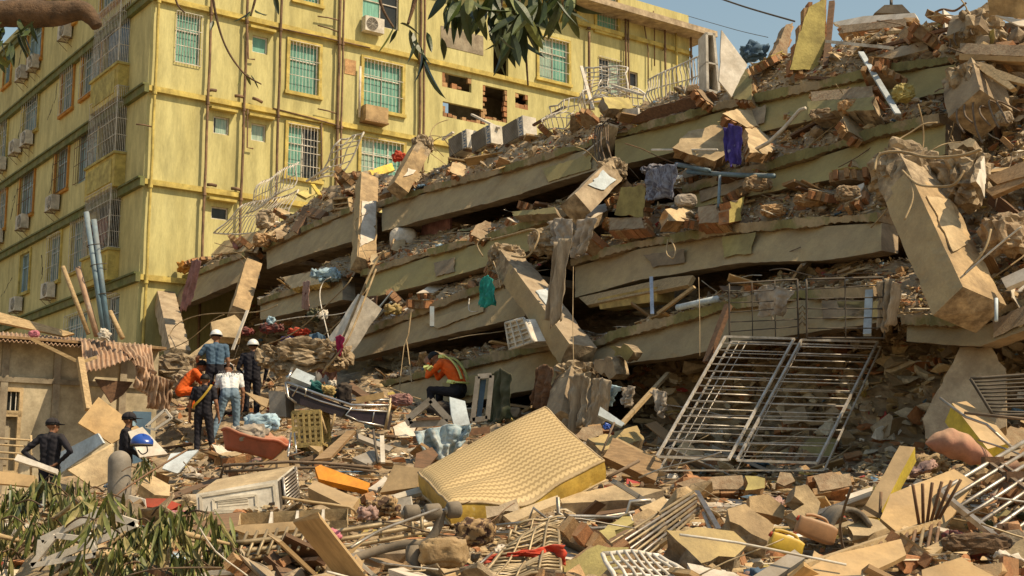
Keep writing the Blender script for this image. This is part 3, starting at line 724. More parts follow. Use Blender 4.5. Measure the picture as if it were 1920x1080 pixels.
# air conditioners
def ac_unit(origin, ux, uy, label, grp='air conditioners on the yellow block', w_=.85, h_=.6, d_=.32, rot=None, lettering=None):
    """outdoor unit: ux along its width, uy out of its face"""
    root = empty('air_conditioner', origin, label, 'air conditioner', grp); o = V(origin); uz = V((0, 0, 1)) if rot is None else rot
    mb = MB(); mb.box(o + uz * (h_ / 2), ux * w_ / 2, uy * d_ / 2, uz * h_ / 2); mb.build('casing', 'acwhite', root)
    mb = MB(); c = o + uz * (h_ * .5) - ux * w_ * .14 + uy * (d_ / 2 + .012)
    n = 20; mb.v += [c + (ux * cos(2 * pi * k / n) + uz * sin(2 * pi * k / n)) * h_ * .42 for k in range(n)]; mb.f.append(tuple(range(n))); mb.m.append(0); mb.build('fan_grille', 'darkmetal', root)
    mb = MB()
    for k in range(1, 6): mb.tube([c + uy * .012 + (ux * cos(2 * pi * j / 16) + uz * sin(2 * pi * j / 16)) * h_ * .42 * k / 5 for j in range(17)], .006, 4)
    for k in range(8): mb.bar(c + uy * .016, c + uy * .016 + (ux * cos(pi * k / 4) + uz * sin(pi * k / 4)) * h_ * .42, .005, 4)
    mb.build('fan_guard', 'acwhite', root)
    return root
ordn = ['nearest the corner', 'second from the corner', 'third from the corner', 'farthest from the corner']
for row, (nm, lst) in enumerate((('top visible row', ((132, 62), (72, 120), (50, 140))), ('second row', ((60, 262), (38, 278), (10, 310))), ('third row', ((109, 383), (52, 418), (4, 445))), ('bottom visible row', ((101, 546), (40, 572))))):
    for k, (px, py) in enumerate(lst):
        s, z = yleft(px, py)
        r = ac_unit(YL(s, z - .3, .24), DA, -DB, f'air conditioner on the shaded yellow side, {nm}, {ordn[k]}')
        for q in (-.32, .32): mb = MB(); mb.sq(YL(s + q, z - .34, 0), YL(s + q, z - .34, .45), .03); mb.bar(YL(s + q, z - .34, .42), YL(s + q, z - .7, .0), .012, 4); mb.build('bracket', 'rust', r)
s, z = yfront(694, 52); ac_unit(YP(s, z - .28, .22), DB, YN, 'air conditioner under the top window on the sunlit yellow front')
s, z = yfront(696, 218); r = empty('air_conditioner_box', YP(s, z - .3, .24), 'brown boxed air conditioner below a sunlit barred window of the yellow block', 'air conditioner')
mb = MB(); mb.box(YP(s, z, .24), DB * .5, YN * .22, V((0, 0, .3))); mb.build('casing', 'tanboard', r)
mb = MB(); mb.box(YP(s, z - .33, .24), DB * .53, YN * .24, V((0, 0, .03))); mb.build('tray', 'wood', r)
s, z = yfront(671, 175); rod('waste_pipe', 'white upright pipe beside the barred window on the sunlit yellow front', 'pipe', [], None, .05, 'white') if False else None
mb = MB(); mb.tube([YP(s, z - 1.0, .15), YP(s, z + 1.05, .15)], .05, 8); mb.build('downpipe', 'white', yb, True)
# ================================================================ COLLAPSED BUILDING
cb = empty('collapsed_building', FP(1100, 860, 0), 'collapsed multi-storey concrete building, its floors pancaked on one another', 'building')
def seglerp(seg, px):
    for a, b in zip(seg, seg[1:]):
        if px <= b[0]:
            t = (px - a[0]) / (b[0] - a[0]); return [x + (y - x) * t for x, y in zip(a[1:], b[1:])]
    return list(seg[-1][1:])
FLOORS = {
 'A': (0.0, [[(300, 535, 590), (378, 507, 558), (466, 472, 520)], [(500, 462, 505), (580, 424, 476), (663, 389, 452)], [(716, 380, 434), (800, 352, 410), (940, 317, 374), (1030, 290, 345), (1120, 262, 318)],
             [(1153, 250, 312), (1260, 222, 286), (1376, 189, 258), (1517, 159, 227), (1658, 126, 197), (1792, 104, 168)]]),
 'B': (.05, [[(488, 563, 600), (575, 537, 580), (642, 516, 562)], [(686, 508, 560), (800, 472, 532), (893, 447, 505), (985, 420, 472), (1072, 393, 432)], [(1290, 350, 392), (1402, 318, 368), (1517, 285, 345), (1650, 242, 318), (1772, 215, 289)]]),
 'C': (.1, [[(652, 632, 676), (778, 585, 642), (904, 538, 612), (985, 512, 592)], [(1078, 487, 558), (1200, 452, 524), (1394, 421, 492), (1550, 407, 488), (1652, 400, 470)]]),
 'D': (.1, [[(690, 722, 790), (850, 685, 760), (1000, 648, 730), (1060, 640, 720)], [(1083, 656, 690), (1165, 620, 682), (1280, 590, 668), (1375, 563, 648), (1500, 545, 625), (1645, 540, 605)], [(1700, 590, 640), (1838, 592, 650), (1920, 558, 620), (1985, 535, 600)]]),
 'R': (-.6, [[(1600, 80, 94), (1700, 57, 86), (1800, 36, 68)], [(1838, 72, 92), (1990, 30, 70)]]),
}
def floor_segment(off, seg, seed, deep=7.5, m=('greenedge', 'liptop', 'concrete', 'beamface')):
    if seed in (4, 6, 7, 13, 14): m = m[:3] + ('beamolive',)
    rng = random.Random(seed); px0, px1 = seg[0][0], seg[-1][0]
    N = max(6, int((px1 - px0) / 4)); st = []
    for k in range(N + 1):
        px = px0 + (px1 - px0) * k / N; yt, yb = seglerp(seg, px); st.append((FP(px, yt, off), FP(px, yb, off)))
    mb = MB(); th = .15
    prof = []
    for k, (t, b) in enumerate(st):
        q = t * 1.0
        j = .05 * noise.noise(q * 1.3 + V((seed, 0, 0))) + .05 * noise.noise(q * 5)
        bite = .13 * max(0, noise.noise(q * 1.1 + V((0, seed * 3.3, 0))) - .10) / .4 + .05 * max(0, noise.noise(q * 4.2 + V((seed, 0, 5))))
        o = .16 + j - bite; d1 = rng.uniform(-.012, .012)
        top = t + V((0, 0, d1)) - DB * o; bot = t - V((0, 0, th + rng.uniform(-.012, .02) - bite * .4)) - DB * (o - .02)
        prof.append((top, bot, t + DB * deep + V((0, 0, -.25)), t + DB * deep + V((0, 0, -.25 - th)), t + V((0, 0, .0)) + DB * .5))
    for a, b in zip(prof, prof[1:]):
        mb.poly([a[1], a[0], b[0], b[1]], 0); mb.poly([a[0], a[2], b[2], b[0]], 1); mb.poly([a[1], b[1], b[3], a[3]], 2)
    for e in (prof[0], prof[-1]): mb.poly([e[0], e[2], e[3], e[1]], 2)
    slab = mb.build('floor_slab', m[:3], cb)
    mb = MB(); bp = []
    for k, (t, b) in enumerate(st):
        q = b * 1.0; e = .012 * noise.noise(q * 2) + .008 * noise.noise(q * 9)
        t0 = t + V((0, 0, -th + .01)); bb = b + V((0, 0, e)); face = []
        for i in range(9):
            p = t0.lerp(bb, i / 8); sp = max(0, noise.noise(p * 1.7 + V((seed * 2.2, 0, 0))) - .18) * .035 + .006 * noise.noise(p * 6)
            if i > 5: sp += max(0, noise.noise(p * 2.6 + V((0, seed, 0))) - .12) * .07 * (i - 5) / 3
            face.append(p + DB * sp)
        bp.append(face + [b + V((0, 0, e)) + DB * .38, t + DB * .38 + V((0, 0, -th + .01))])
    for a, b in zip(bp, bp[1:]):
        for i in range(10): mb.poly([a[i], b[i], b[i + 1], a[i + 1]], 0 if i < 8 else 1)
    for e in (bp[0], bp[-1]): mb.poly(e, 1)
    beam = mb.build('beam', [m[3], m[2]], cb)
    # flakes of plaster still clinging to the beam
    Lp = px1 - px0
    for k in range(int(Lp / 260)):
        c = rng.uniform(px0 + 20, px1 - 20); yt, yb = seglerp(seg, c); h = yb - yt
        w_ = rng.uniform(18, 60); y0 = yt + h * rng.uniform(.24, .42); y1 = yt + h * rng.uniform(.6, .97)
        sl = (seglerp(seg, min(px1, c + 20))[0] - seglerp(seg, max(px0, c - 20))[0]) / 40
        pts = [FP(c + dx, y0 + dx * sl if top else y1 + dx * sl, off + .004) for dx, top in ((-w_, 1), (w_, 1), (w_ * rng.uniform(.5, 1), 0), (-w_ * rng.uniform(.5, 1), 0))]
        mb = MB(); slabmesh(mb, jag(pts, .12, .03, rng), -DB, .02, 0, 0); v = [p - DB * .02 for p in mb.v]; mb.v = v
        mb.build('plaster_flake', rng.choice(['olive', 'concrete', 'beamface', 'beamolive']), beam)
k = 0
for nm, (off, segs) in FLOORS.items():
    for sg in segs:
        k += 1; floor_segment(off, sg, k, deep=(7.5 if nm != 'R' else 4))
def rubble_strip(name, label, prof, off, base, din=.8, back=2.6, seed=1, m='bankbed', nz=10):
    """lumpy bank lying on a floor: prof (px, y of its crest), base = floor key"""
    mb = MB(); px0, px1 = prof[0][0], prof[-1][0]; N = int((px1 - px0) / 6); rows = []
    for k in range(N + 1):
        px = px0 + (px1 - px0) * k / N
        segs = FLOORS[base][1]; sg = min(segs, key=lambda s: 0 if s[0][0] <= px <= s[-1][0] else min(abs(s[0][0] - px), abs(s[-1][0] - px)))
        yt = seglerp(sg, min(max(px, sg[0][0]), sg[-1][0]))[0]; yc = seglerp([(p[0], p[1]) for p in prof], px)[0]
        f = FP(px, yt, FLOORS[base][0]); z0 = f.z - .03; c = FP(px, yc, FLOORS[base][0] - din); z1 = max(c.z, z0 + .05)
        row = []
        for j in range(nz + 1):
            t = j / nz; d = .02 + t * din; z = z0 + (z1 - z0) * (t ** .75)
            p = f + DB * d; p.z = z
            p += V((0, 0, (.12 * noise.noise(p * 2.2 + V((seed, 0, 0))) + .09 * noise.noise(p * 5.5)) * min(1, t * 4))) - DB * .1 * noise.noise(p * 3.1)
            row.append(p)
        row.append(row[-1] + DB * back + V((0, 0, .1))); rows.append(row)
    for a, b in zip(rows, rows[1:]):
        for j in range(len(a) - 1): mb.poly([a[j], a[j + 1], b[j + 1], b[j]])
    o = mb.build(name, m); tag(o, label, 'rubble', kind='stuff'); return rows
BANKS = []
def bank(label, prof, base, seed, **kw): BANKS.append((rubble_strip('rubble_bank', label, prof, 0, base, seed=seed, **kw), base))
bank('bank of crushed rubble on the topmost long floor edge', [(306, 528), (400, 488), (466, 455), (520, 425), (560, 395), (655, 362), (720, 366), (800, 335), (900, 302), (1020, 272), (1120, 238), (1200, 215), (1330, 178), (1420, 140), (1520, 118), (1640, 95), (1792, 72)], 'A', 1)
bank('bank of crushed rubble on the second floor edge, right half', [(1130, 385), (1200, 350), (1290, 318), (1402, 275), (1517, 235), (1640, 200), (1772, 180)], 'B', 2)
bank('low rubble on the second floor edge, left half', [(488, 552), (575, 515), (642, 495), (690, 485), (800, 462), (900, 440), (985, 413), (1072, 385)], 'B', 3, din=1.3)
bank('bank of bricks and rubble on the third floor edge, right half', [(1078, 470), (1120, 440), (1200, 405), (1300, 385), (1394, 372), (1550, 365), (1655, 350)], 'C', 4)
bank('low rubble on the third floor edge, left half', [(652, 618), (700, 580), (778, 555), (860, 530), (904, 525), (985, 502)], 'C', 5, din=1.2)
bank('shaded rubble on the lowest floor edge', [(690, 712), (780, 682), (900, 660), (1000, 636), (1083, 650), (1165, 614), (1260, 590), (1290, 570), (1375, 545), (1500, 520), (1640, 510), (1760, 540), (1860, 530), (1990, 480)], 'D', 6)
def rubble_face(name, label, quad, off, disp, seed, m='bankbed', nu=50, nv=50):
    """steep face of broken masonry"""
    tl, tr, br, bl = [FP(x, y, off) for x, y in quad]; mb = MB()
    def fn(u, v):
        p = tl.lerp(tr, u).lerp(bl.lerp(br, u), v); q = p + V((seed, 0, 0))
        g = noise.noise(q * .9) + .7 * noise.noise(q * 2.3) + .45 * noise.noise(q * 5)
        return p - DB * disp * g + V((0, 0, .1 * noise.noise(q * 4)))
    mb.grid(fn, nu, nv); tag(mb.build(name, m), label, 'rubble', kind='stuff'); return fn
RF1 = rubble_face('rubble_face', 'steep face of broken masonry at the right end of the ruin', [(1785, 60), (1995, 20), (1995, 560), (1770, 600)], -.35, .45, 3)
RF2 = rubble_face('rubble_filler', 'added sheet of broken masonry blocking light deep between the floors', [(330, 545), (1990, 60), (1990, 960), (330, 760)], -3.2, .5, 5, nu=120, nv=70)  # filler sheet added to stop light leaking through between the floors
RF3 = rubble_face('rubble_filler', 'added backing sheet of broken masonry behind the leaning steel gate', [(1200, 640), (1990, 590), (1990, 960), (1180, 900)], -1.5, .5, 9, nu=70, nv=40)  # nearer filler sheet, added as a dark back for the recess

def pillar(name, label, a, b, wd, dp, seed, mats=('beamface', 'tan', 'core'), cat='column', top_stub=True, white=None, rebar=6, turn=0.0, patch=None):
    """fallen square column from world point a (broken end) to b"""
    rng = random.Random(seed); ax = (b - a); L = ax.length; ax.normalize()
    e1 = -DB - ax * (-DB).dot(ax); e1.normalize(); e1 = Matrix.Rotation(turn, 3, ax) @ e1; e2 = ax.cross(e1); 
    if e2.dot(YN) < 0: e2 = -e2
    root = empty(name, (min(a, b, key=lambda p: p.z)), label, cat)
    mb = MB(); N = max(8, int(L / .12)); rings = []
    cor = [(-1, -1), (-.33, -1), (.33, -1), (1, -1), (1, -.33), (1, .33), (1, 1), (.33, 1), (-.33, 1), (-1, 1), (-1, .33), (-1, -.33)]
    for k in range(N + 1):
        t = k / N; c = a + ax * L * t; r = []
        for i, (x, y) in enumerate(cor):
            p = c + e1 * x * wd / 2 + e2 * y * dp / 2
            am = .012 + (.10 * max(0, 1 - t * 4.5) if top_stub else 0)
            g = am * (noise.noise(p * 5 + V((seed, 0, 0))) + .5 * noise.noise(p * 13))
            if abs(x) == 1 and abs(y) == 1: g -= .07 * max(0, noise.noise(p * 2.4 + V((0, seed, 0))) - .05) + .02 * abs(noise.noise(p * 9))
            p = c + (p - c) * (1 + g * 2 - (am - .012) * 1.5) + ax * (am - .012) * 1.2 * noise.noise(p * 3.3)
            r.append(p)
        rings.append(r)
    for k in range(N):
        for i in range(12):
            j = (i + 1) % 12; p = [rings[k][i], rings[k][j], rings[k + 1][j], rings[k + 1][i]]
            nn = (cor[i][0] + cor[j][0], cor[i][1] + cor[j][1])
            mi = 0 if (3 <= i <= 5) else 1
            if top_stub and k < N * .22 + rng.uniform(-1, 2): mi = 2
            mb.poly(p, mi)
    c0 = sum(rings[0], V((0, 0, 0))) / 12; c1 = sum(rings[-1], V((0, 0, 0))) / 12 + ax * .05
    for i in range(12): mb.poly([c0, rings[0][(i + 1) % 12], rings[0][i]], 2); mb.poly([c1, rings[-1][i], rings[-1][(i + 1) % 12]], 2)
    mb.build('shaft', list(mats), root)
    if top_stub:
        mb = MB(); vs, fs = lump(a + ax * wd * .2, (wd * .62, dp * .68, wd * .5), seed, .34, 4); mb.raw(vs, fs); mb.build('broken_end', 'core', root)
    if white:      # finish coat left on one face: t0,t1 along, y0,y1 across
        face, t0, t1, y0, y1, mm = white
        pe, pn = (e1, e2) if face == 2 else (e2, e1); hw, hn = (wd, dp) if face == 2 else (dp, wd)
        pts = [a + ax * L * t + pe * hw / 2 * y + pn * (hn / 2 + .022) for t, y in ((t0, y0), (t0 + .06, y1), (t1, y1), (t1 - .12, y0 + .25), (t1 - .16, y0))]
        mb = MB(); slabmesh(mb, jag(pts, .12, .035, rng), pn, .022, 0, 0); mb.build('finish_coat', mm, root)
    for k in range(rebar):
        x, y = rng.choice(cor); s = a + e1 * x * wd * .36 + e2 * y * dp * .36 + ax * .2
        q = [s, s - ax * rng.uniform(.15, .3)]
        d = (-ax + V((rng.uniform(-.6, .6), rng.uniform(-.6, .2), rng.uniform(-1.1, .2)))).normalized()
        for j in range(3): d = (d + V((rng.uniform(-.5, .5), rng.uniform(-.4, .4), -.35))).normalized(); q.append(q[-1] + d * rng.uniform(.15, .35))
        mb = MB(); mb.tube(smoothpts(q, 4), .011, 5); mb.build('reinforcing_bar', 'rebar' if rng.random() < .4 else 'twine', root, True)
    return root
pillar('fallen_column', 'largest fallen concrete column, ragged top, slanting across the right side of the ruin', FP(1690, 306, 1.25), FP(1818, 582, .85), .70, .52, 3, white=(2, .33, .78, -.62, .75, 'cream'), rebar=10)
pillar('fallen_column', 'broken column slanting down from the torn curtain in the middle of the ruin', FP(945, 478, 1.0), FP(1085, 668, .5), .56, .42, 4, mats=('beamface', 'concrete_pale', 'core'), white=(2, .45, .8, -.7, .7, 'bluewhite'), rebar=8)
pillar('standing_column', 'upright column stump with white finish coat on its right face', FP(688, 340, .28), FP(681, 500, .25), .52, .46, 5, top_stub=False, white=(2, .30, .9, -.8, .8, 'white'), rebar=0)
pillar('leaning_column', 'leaning grey column at the left end of the ruin beside the yellow block', FP(302, 535, .2), FP(335, 672, .5), .62, .6, 6, mats=('concrete_pale', 'concrete_pale', 'core'), rebar=3, top_stub=False)
pillar('broken_column', 'short tilted sunlit column between the two uppermost floors on the left', FP(472, 500, .4), FP(446, 590, .5), .5, .5, 7, mats=('tan', 'tan', 'core'), rebar=4, top_stub=False)
pillar('broken_column', 'white plastered column leaning steeply behind hanging ropes', FP(694, 565, .9), FP(634, 655, .9), .5, .42, 8, mats=('white', 'white', 'core'), rebar=0, top_stub=False)
pillar('broken_column', 'tilted column with pale blue paint below the bent reinforcing bars', FP(1152, 318, .4), FP(1078, 392, 1.1), .46, .5, 9, mats=('concrete_pale', 'concrete_pale', 'core'), rebar=6, white=(2, .3, .75, -.6, .8, 'bluewhite'))
pillar('broken_column', 'stub of column wrapped in torn bars above the left floors', FP(795, 268, .3), FP(745, 358, .5), .46, .44, 10, mats=('tan', 'tan', 'core'), rebar=9, white=(2, .6, .85, -.5, .5, 'white'))
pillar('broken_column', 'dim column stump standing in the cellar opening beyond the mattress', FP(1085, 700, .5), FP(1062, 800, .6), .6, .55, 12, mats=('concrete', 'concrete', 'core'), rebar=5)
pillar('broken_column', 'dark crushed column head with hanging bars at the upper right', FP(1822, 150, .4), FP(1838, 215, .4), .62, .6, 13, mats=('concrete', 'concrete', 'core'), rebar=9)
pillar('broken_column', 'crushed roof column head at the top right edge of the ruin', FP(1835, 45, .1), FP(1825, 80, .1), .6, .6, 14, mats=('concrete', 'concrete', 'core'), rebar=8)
# bundles of bent reinforcing bars
def barbundle(label, a, b, n, off, spread, seed, name='bent_bars'):
    rng = random.Random(seed); p, q = FP(*a, off), FP(*b, off); root = empty(name, q, label, 'reinforcing bars')
    for k in range(n):
        x = (k / (n - 1) - .5) * spread
        o = -DA * x; s = p + o; e = q + o * 1.1 + V((0, 0, rng.uniform(-.05, .3)))
        mid = (s + e) / 2 - DB * rng.uniform(.02, .14)
        mb = MB(); mb.tube(smoothpts([s + DB * .5 + V((0, 0, -.05)), s + V((0, 0, rng.uniform(-.02, .1))), mid, e], 5), .014, 5); mb.build('reinforcing_bar', 'rebar', root, True)
barbundle('row of bent reinforcing bars hooking over the topmost floor beam', (1133, 232), (1135, 312), 6, .28, .42, 3)
barbundle('reinforcing bars hanging in shade below the crushed column head', (1835, 200), (1850, 262), 6, .6, .6, 5)
barbundle('reinforcing bars arching over the roof edge at the top right', (1800, 60), (1795, 100), 5, .3, .5, 6)
barbundle('reinforcing bars sticking out left of the crushed column head', (1800, 130), (1805, 175), 4, .3, .35, 7)
# ================================================================ PEOPLE
def cone_sphere(mb, a, b, ra, rb, n=10):
    a, b = V(a), V(b); d = b - a
    if d.length < 1e-5: d = V((0, 0, 1e-3))
    dn = d.normalized(); pts, rr = [], []
    for k in range(4): t = (k / 4) * pi / 2; pts.append(a - dn * ra * cos(t)); rr.append(max(ra * sin(t), .001))
    pts += [a, b]; rr += [ra, rb]
    for k in range(1, 5): t = (k / 4) * pi / 2; pts.append(b + dn * rb * sin(t)); rr.append(max(rb * cos(t), .001))
    mb.tube(pts, rr, n)
def seg_d(p, a, b, ra, rb):
    d = b - a; t = max(0, min(1, (p - a).dot(d) / (d.length_squared + 1e-9))); return (p - a - d * t).length - (ra + (rb - ra) * t)
BASEJ = dict(pel=(0, 0, .94), sp1=(0, 0, 1.08), sp2=(0, .005, 1.25), chest=(0, 0, 1.38), nek=(0, .01, 1.47), hd=(0, .03, 1.60),
             shL=(-.19, 0, 1.41), elL=(-.25, -.03, 1.13), wrL=(-.25, .06, .89), shR=(.19, 0, 1.41), elR=(.25, -.03, 1.13), wrR=(.25, .06, .89),
             hiL=(-.10, 0, .90), knL=(-.11, .02, .49), anL=(-.12, -.02, .085), hiR=(.10, 0, .90), knR=(.11, .02, .49), anR=(.12, -.02, .085))
def person(label, loc, head, J=None, shirt='navy', pants='navy', shoe='boot', hat=None, sleeve='long', scale=1.0, look=(0, 1, 0), handL=None, handR=None, mask=False, extras=None, lean=None):
    """one continuous body; J = joints that differ from standing (x right, y forwards, z up); head = facing angle about z"""
    j = {k: V(v) for k, v in BASEJ.items()}
    for k, v in (J or {}).items(): j[k] = V(v)
    look = V(look).normalized(); hd = j['hd']; upv = (hd - j['nek']).normalized(); rt = look.cross(upv).normalized(); upv = rt.cross(look)
    C = []                                  # capsules: a, b, ra, rb, tag
    def c(a, b, ra, rb, t): C.append((V(a), V(b), ra, rb, t))
    sh_, pa_, sk_, so_ = 0, 1, 2, 3
    lat = (j['shR'] - j['shL']).normalized(); hl = (j['hiR'] - j['hiL']).normalized()
    for s in (-1, 1):
        c(j['pel'] + hl * .07 * s, j['sp1'] + lat * .062 * s, .115, .108, sh_ if False else pa_)
        c(j['sp1'] + lat * .062 * s, j['sp2'] + lat * .075 * s, .112, .118, sh_)
        c(j['sp2'] + lat * .075 * s, j['chest'] + lat * .085 * s, .122, .105, sh_)
    c(j['chest'], j['nek'], .10, .062, sh_); c(j['nek'], hd - upv * .06, .056, .055, sk_)
    c(j['shL'], j['shR'], .07, .07, sh_)
    for s in 'LR':
        h, k, a = j['hi' + s], j['kn' + s], j['an' + s]
        c(h, k, .098, .068, pa_); c(k, k.lerp(a, .35), .066, .068, pa_); c(k.lerp(a, .35), a, .068, .05, pa_)
        f = V((k - a)); fd = V((0, 1, 0)); c(a + V((0, -.03, -.035)), a + fd * .16 + V((0, 0, -.05)), .048, .036, so_)
        S_, e, w_ = j['sh' + s], j['el' + s], j['wr' + s]
        up = S_.lerp(e, .62)
        c(S_, up, .068, .058, sh_); c(up, e, .054, .045, sh_ if sleeve != 'none' else sk_) if sleeve == 'long' else c(up, e, .044, .042, sk_)
        c(e, w_, .044 if sleeve == 'long' else .042, .033 if sleeve == 'long' else .028, sh_ if sleeve == 'long' else sk_)
        # hand: palm, four fingers of different length, thumb off the side
        hdir = (handL if s == 'L' else handR); d = V(hdir).normalized() if hdir else (w_ - e).normalized()
        side = V((0, 1, 0)) - d * d.y
        if side.length < .2: side = V((0, 0, 1)) - d * d.z
        side.normalize(); pn = d.cross(side)
        if pn.x * (1 if s == 'L' else -1) < 0: pn = -pn
        palm = w_ + d * .05
        for q in (-.024, 0, .024): c(w_ + side * q * .7, w_ + d * .09 + side * q, .020, .017, sk_)
        for q, L in ((-.034, .062), (-.012, .078), (.012, .083), (.034, .074)):
            b0 = w_ + d * .088 + side * q; b1 = b0 + d * L * .5 + pn * .008; b2 = b1 + (d * .75 + pn * .6).normalized() * L * .5
            c(b0, b1, .0105, .0098, sk_); c(b1, b2, .0098, .0088, sk_)
        t0 = w_ + d * .03 + side * .03; t1 = t0 + (d * .6 + side * .8).normalized() * .04; c(t0, t1, .014, .012, sk_); c(t1, t1 + (d * .9 + side * .2).normalized() * .035, .012, .010, sk_)
    # head with jaw, nose, ears, brow
    c(hd + look * -.015 + upv * .035, hd + look * .02 + upv * .03, .092, .085, sk_); c(hd + look * .01 - upv * .03, hd + look * .045 - upv * .065, .068, .045, sk_)
    c(hd + look * .10 + upv * .012, hd + look * .112 - upv * .018, .011, .016, sk_)
    for s in (-1, 1): c(hd + rt * .088 * s + upv * .005, hd + rt * .09 * s - upv * .02, .018, .012, sk_)
    c(hd + look * .085 - upv * .055 - rt * .02, hd + look * .085 - upv * .055 + rt * .02, .012, .012, sk_)
    mb = MB()
    for a, b, ra, rb, t in C: cone_sphere(mb, a, b, ra, rb)
    tmp = mb.build('person', 'skin', loc=(0, 0, 0))
    md = tmp.modifiers.new('r', 'REMESH'); md.mode = 'VOXEL'; md.voxel_size = .0105
    ms = tmp.modifiers.new('s', 'SMOOTH'); ms.factor = .5; ms.iterations = 2
    dg = bpy.context.evaluated_depsgraph_get(); me = bpy.data.meshes.new_from_object(tmp.evaluated_get(dg)); bpy.data.objects.remove(tmp)
    me.materials.clear()
    for m in (shirt, pants, 'skin', shoe): me.materials.append(MATS[m])
    import numpy as np
    npol = len(me.polygons); nv = len(me.vertices)
    qc = np.empty(npol * 3, np.float32); me.polygons.foreach_get('center', qc); qc = qc.reshape(-1, 3)
    best = np.full(npol, 9, np.float32); ix = np.zeros(npol, np.int32)
    for a, b, ra, rb, t in C:
        a_ = np.array(a, np.float32); d = np.array(b - a, np.float32); tt = np.clip((qc - a_) @ d / (d @ d + 1e-9), 0, 1)
        dd = np.linalg.norm(qc - a_ - tt[:, None] * d, axis=1) - (ra + (rb - ra) * tt); k = dd < best; best[k] = dd[k]; ix[k] = t
    idx = ix.tolist()
    co = np.empty(nv * 3, np.float32); me.vertices.foreach_get('co', co); co = co.reshape(-1, 3)
    vn = np.empty(nv * 3, np.float32); me.vertex_normals.foreach_get('vector', vn); vn = vn.reshape(-1, 3)
    g = .0022 * (np.sin(co[:, 0] * 37 + co[:, 2] * 61 + 3 * np.sin(co[:, 1] * 23)) + .7 * np.sin(co[:, 1] * 53 - co[:, 2] * 83 + 2 * np.sin(co[:, 0] * 31)))
    g[(np.linalg.norm(co - np.array(hd, np.float32), axis=1) < .2) | (co[:, 2] < .15)] = 0
    isk = np.zeros(nv, bool)
    co += vn * g[:, None]; me.vertices.foreach_set('co', co.ravel())
    me.polygons.foreach_set('material_index', idx); me.polygons.foreach_set('use_smooth', [True] * len(idx)); me.update()
    root = bpy.data.objects.new('person', me); COL.objects.link(root); tag(root, label, 'person')
    root.location = loc; root.rotation_euler = (0, 0, head); root.scale = (scale,) * 3
    WL[root] = V((0, 0, 0))
    # hair, cap or helmet
    def dome(nm, m, r, up, cut, brim=None, bl=.1):
        mb = MB(); c0 = hd + upv * up - look * .006
        def fn(u, v):
            a = u * 2 * pi; t = v * cut
            return c0 + (rt * cos(a) * r * .92 + look * sin(a) * r * 1.08) * sin(t) + upv * r * cos(t)
        mb.grid(fn, 20, 8)
        if brim == 'cap':
            def fb(u, v):
                a = pi * (.18 + .64 * u); rr = r * (1.0 + (bl / r) * v * sin(a) ** 1.2); return c0 + (rt * cos(a) * r * .92 * (1 + .05 * v) + look * sin(a) * rr * 1.08) + upv * (r * cos(cut) - .012 * v)
            mb.grid(fb, 12, 3)
        if brim == 'helmet':
            def fb(u, v):
                a = u * 2 * pi; rr = r * sin(cut) * (1 + .14 * v); return c0 + (rt * cos(a) * rr * .92 + look * sin(a) * rr * 1.08) + upv * (r * cos(cut) - .012 * v)
            mb.grid(fb, 20, 2)
        o = mb.build(nm, m, smooth=True, loc=(0, 0, 0)); o.parent = root; md = o.modifiers.new('t', 'SOLIDIFY'); md.thickness = .006; WL[o] = V((0, 0, 0)); return o
    dome('hair', 'hair', .103, .03, 1.75)
    if hat == 'cap': dome('cap', 'navy', .108, .04, 1.5, 'cap')
    if hat == 'helmet': dome('helmet', 'helmetwhite', .125, .045, 1.5, 'helmet')
    if mask:
        mb = MB(); mb.grid(lambda u, v: hd + rt * sin((u - .5) * 2.2) * .078 + look * (cos((u - .5) * 2.2) * .092 + .018) - upv * (.0 + .085 * v), 8, 5); o = mb.build('face_mask', 'lightblue', smooth=True, loc=(0, 0, 0)); o.parent = root
    for nm, m, pts, wd, th in (extras or []):     # straps and bands lying on the clothes
        mb = MB(); q = smoothpts([V(p) for p in pts], 5)
        for a, b in zip(q, q[1:]): mb.sq(a, b, wd, th, up=V((0, 1, 0)))
        o = mb.build(nm, m, loc=(0, 0, 0)); o.parent = root
    return root
def foot(px, py, Y): return P(px, py, Y)
# hands on hips, seen from behind
person('person in navy uniform and cap, seen from behind, hands on hips, behind fallen branches', foot(87, 978, 22.4), radians(-12), dict(elL=(-.44, -.10, 1.17), wrL=(-.19, -.05, .98), elR=(.44, -.10, 1.17), wrR=(.19, -.05, .98)), hat='cap', look=(.55, .8, .0), handL=(.6, -.3, -.5), handR=(-.6, -.3, -.5), scale=1.0)
person('person in navy uniform and cap in profile behind the concrete post', foot(230, 974, 21.6), radians(-78), dict(elL=(-.24, .05, 1.14), wrL=(-.15, .27, 1.0), elR=(.24, .05, 1.14), wrR=(.12, .3, .98)), hat='cap', mask=True, scale=1.0)
person('person in navy uniform with a yellow sash across the back, standing in the litter', foot(378, 862, 27), radians(-6), dict(elL=(-.27, -.03, 1.13), wrL=(-.30, .05, .88), elR=(.27, -.03, 1.13), wrR=(.30, .05, .88), knR=(.16, .03, .49), anR=(.24, .03, .085), knL=(-.11, .02, .49), anL=(-.1, -.02, .085)), sleeve='short', scale=1.02, extras=[('sash', 'yellowplastic', [(.17, -.06, 1.50), (.14, -.137, 1.40), (0, -.148, 1.22), (-.15, -.128, 1.08), (-.19, -.05, 1.02)], .045, .012)])
person('person in blue tee and white helmet climbing over the rubble, seen from behind', foot(400, 782, 27.8), radians(8), dict(elL=(-.36, .02, 1.18), wrL=(-.36, .25, 1.02), elR=(.25, .0, 1.13), wrR=(.25, .1, .9)), shirt='bluetee', pants='navy', hat='helmet', sleeve='short', look=(.25, 1, -.1), scale=1.06)
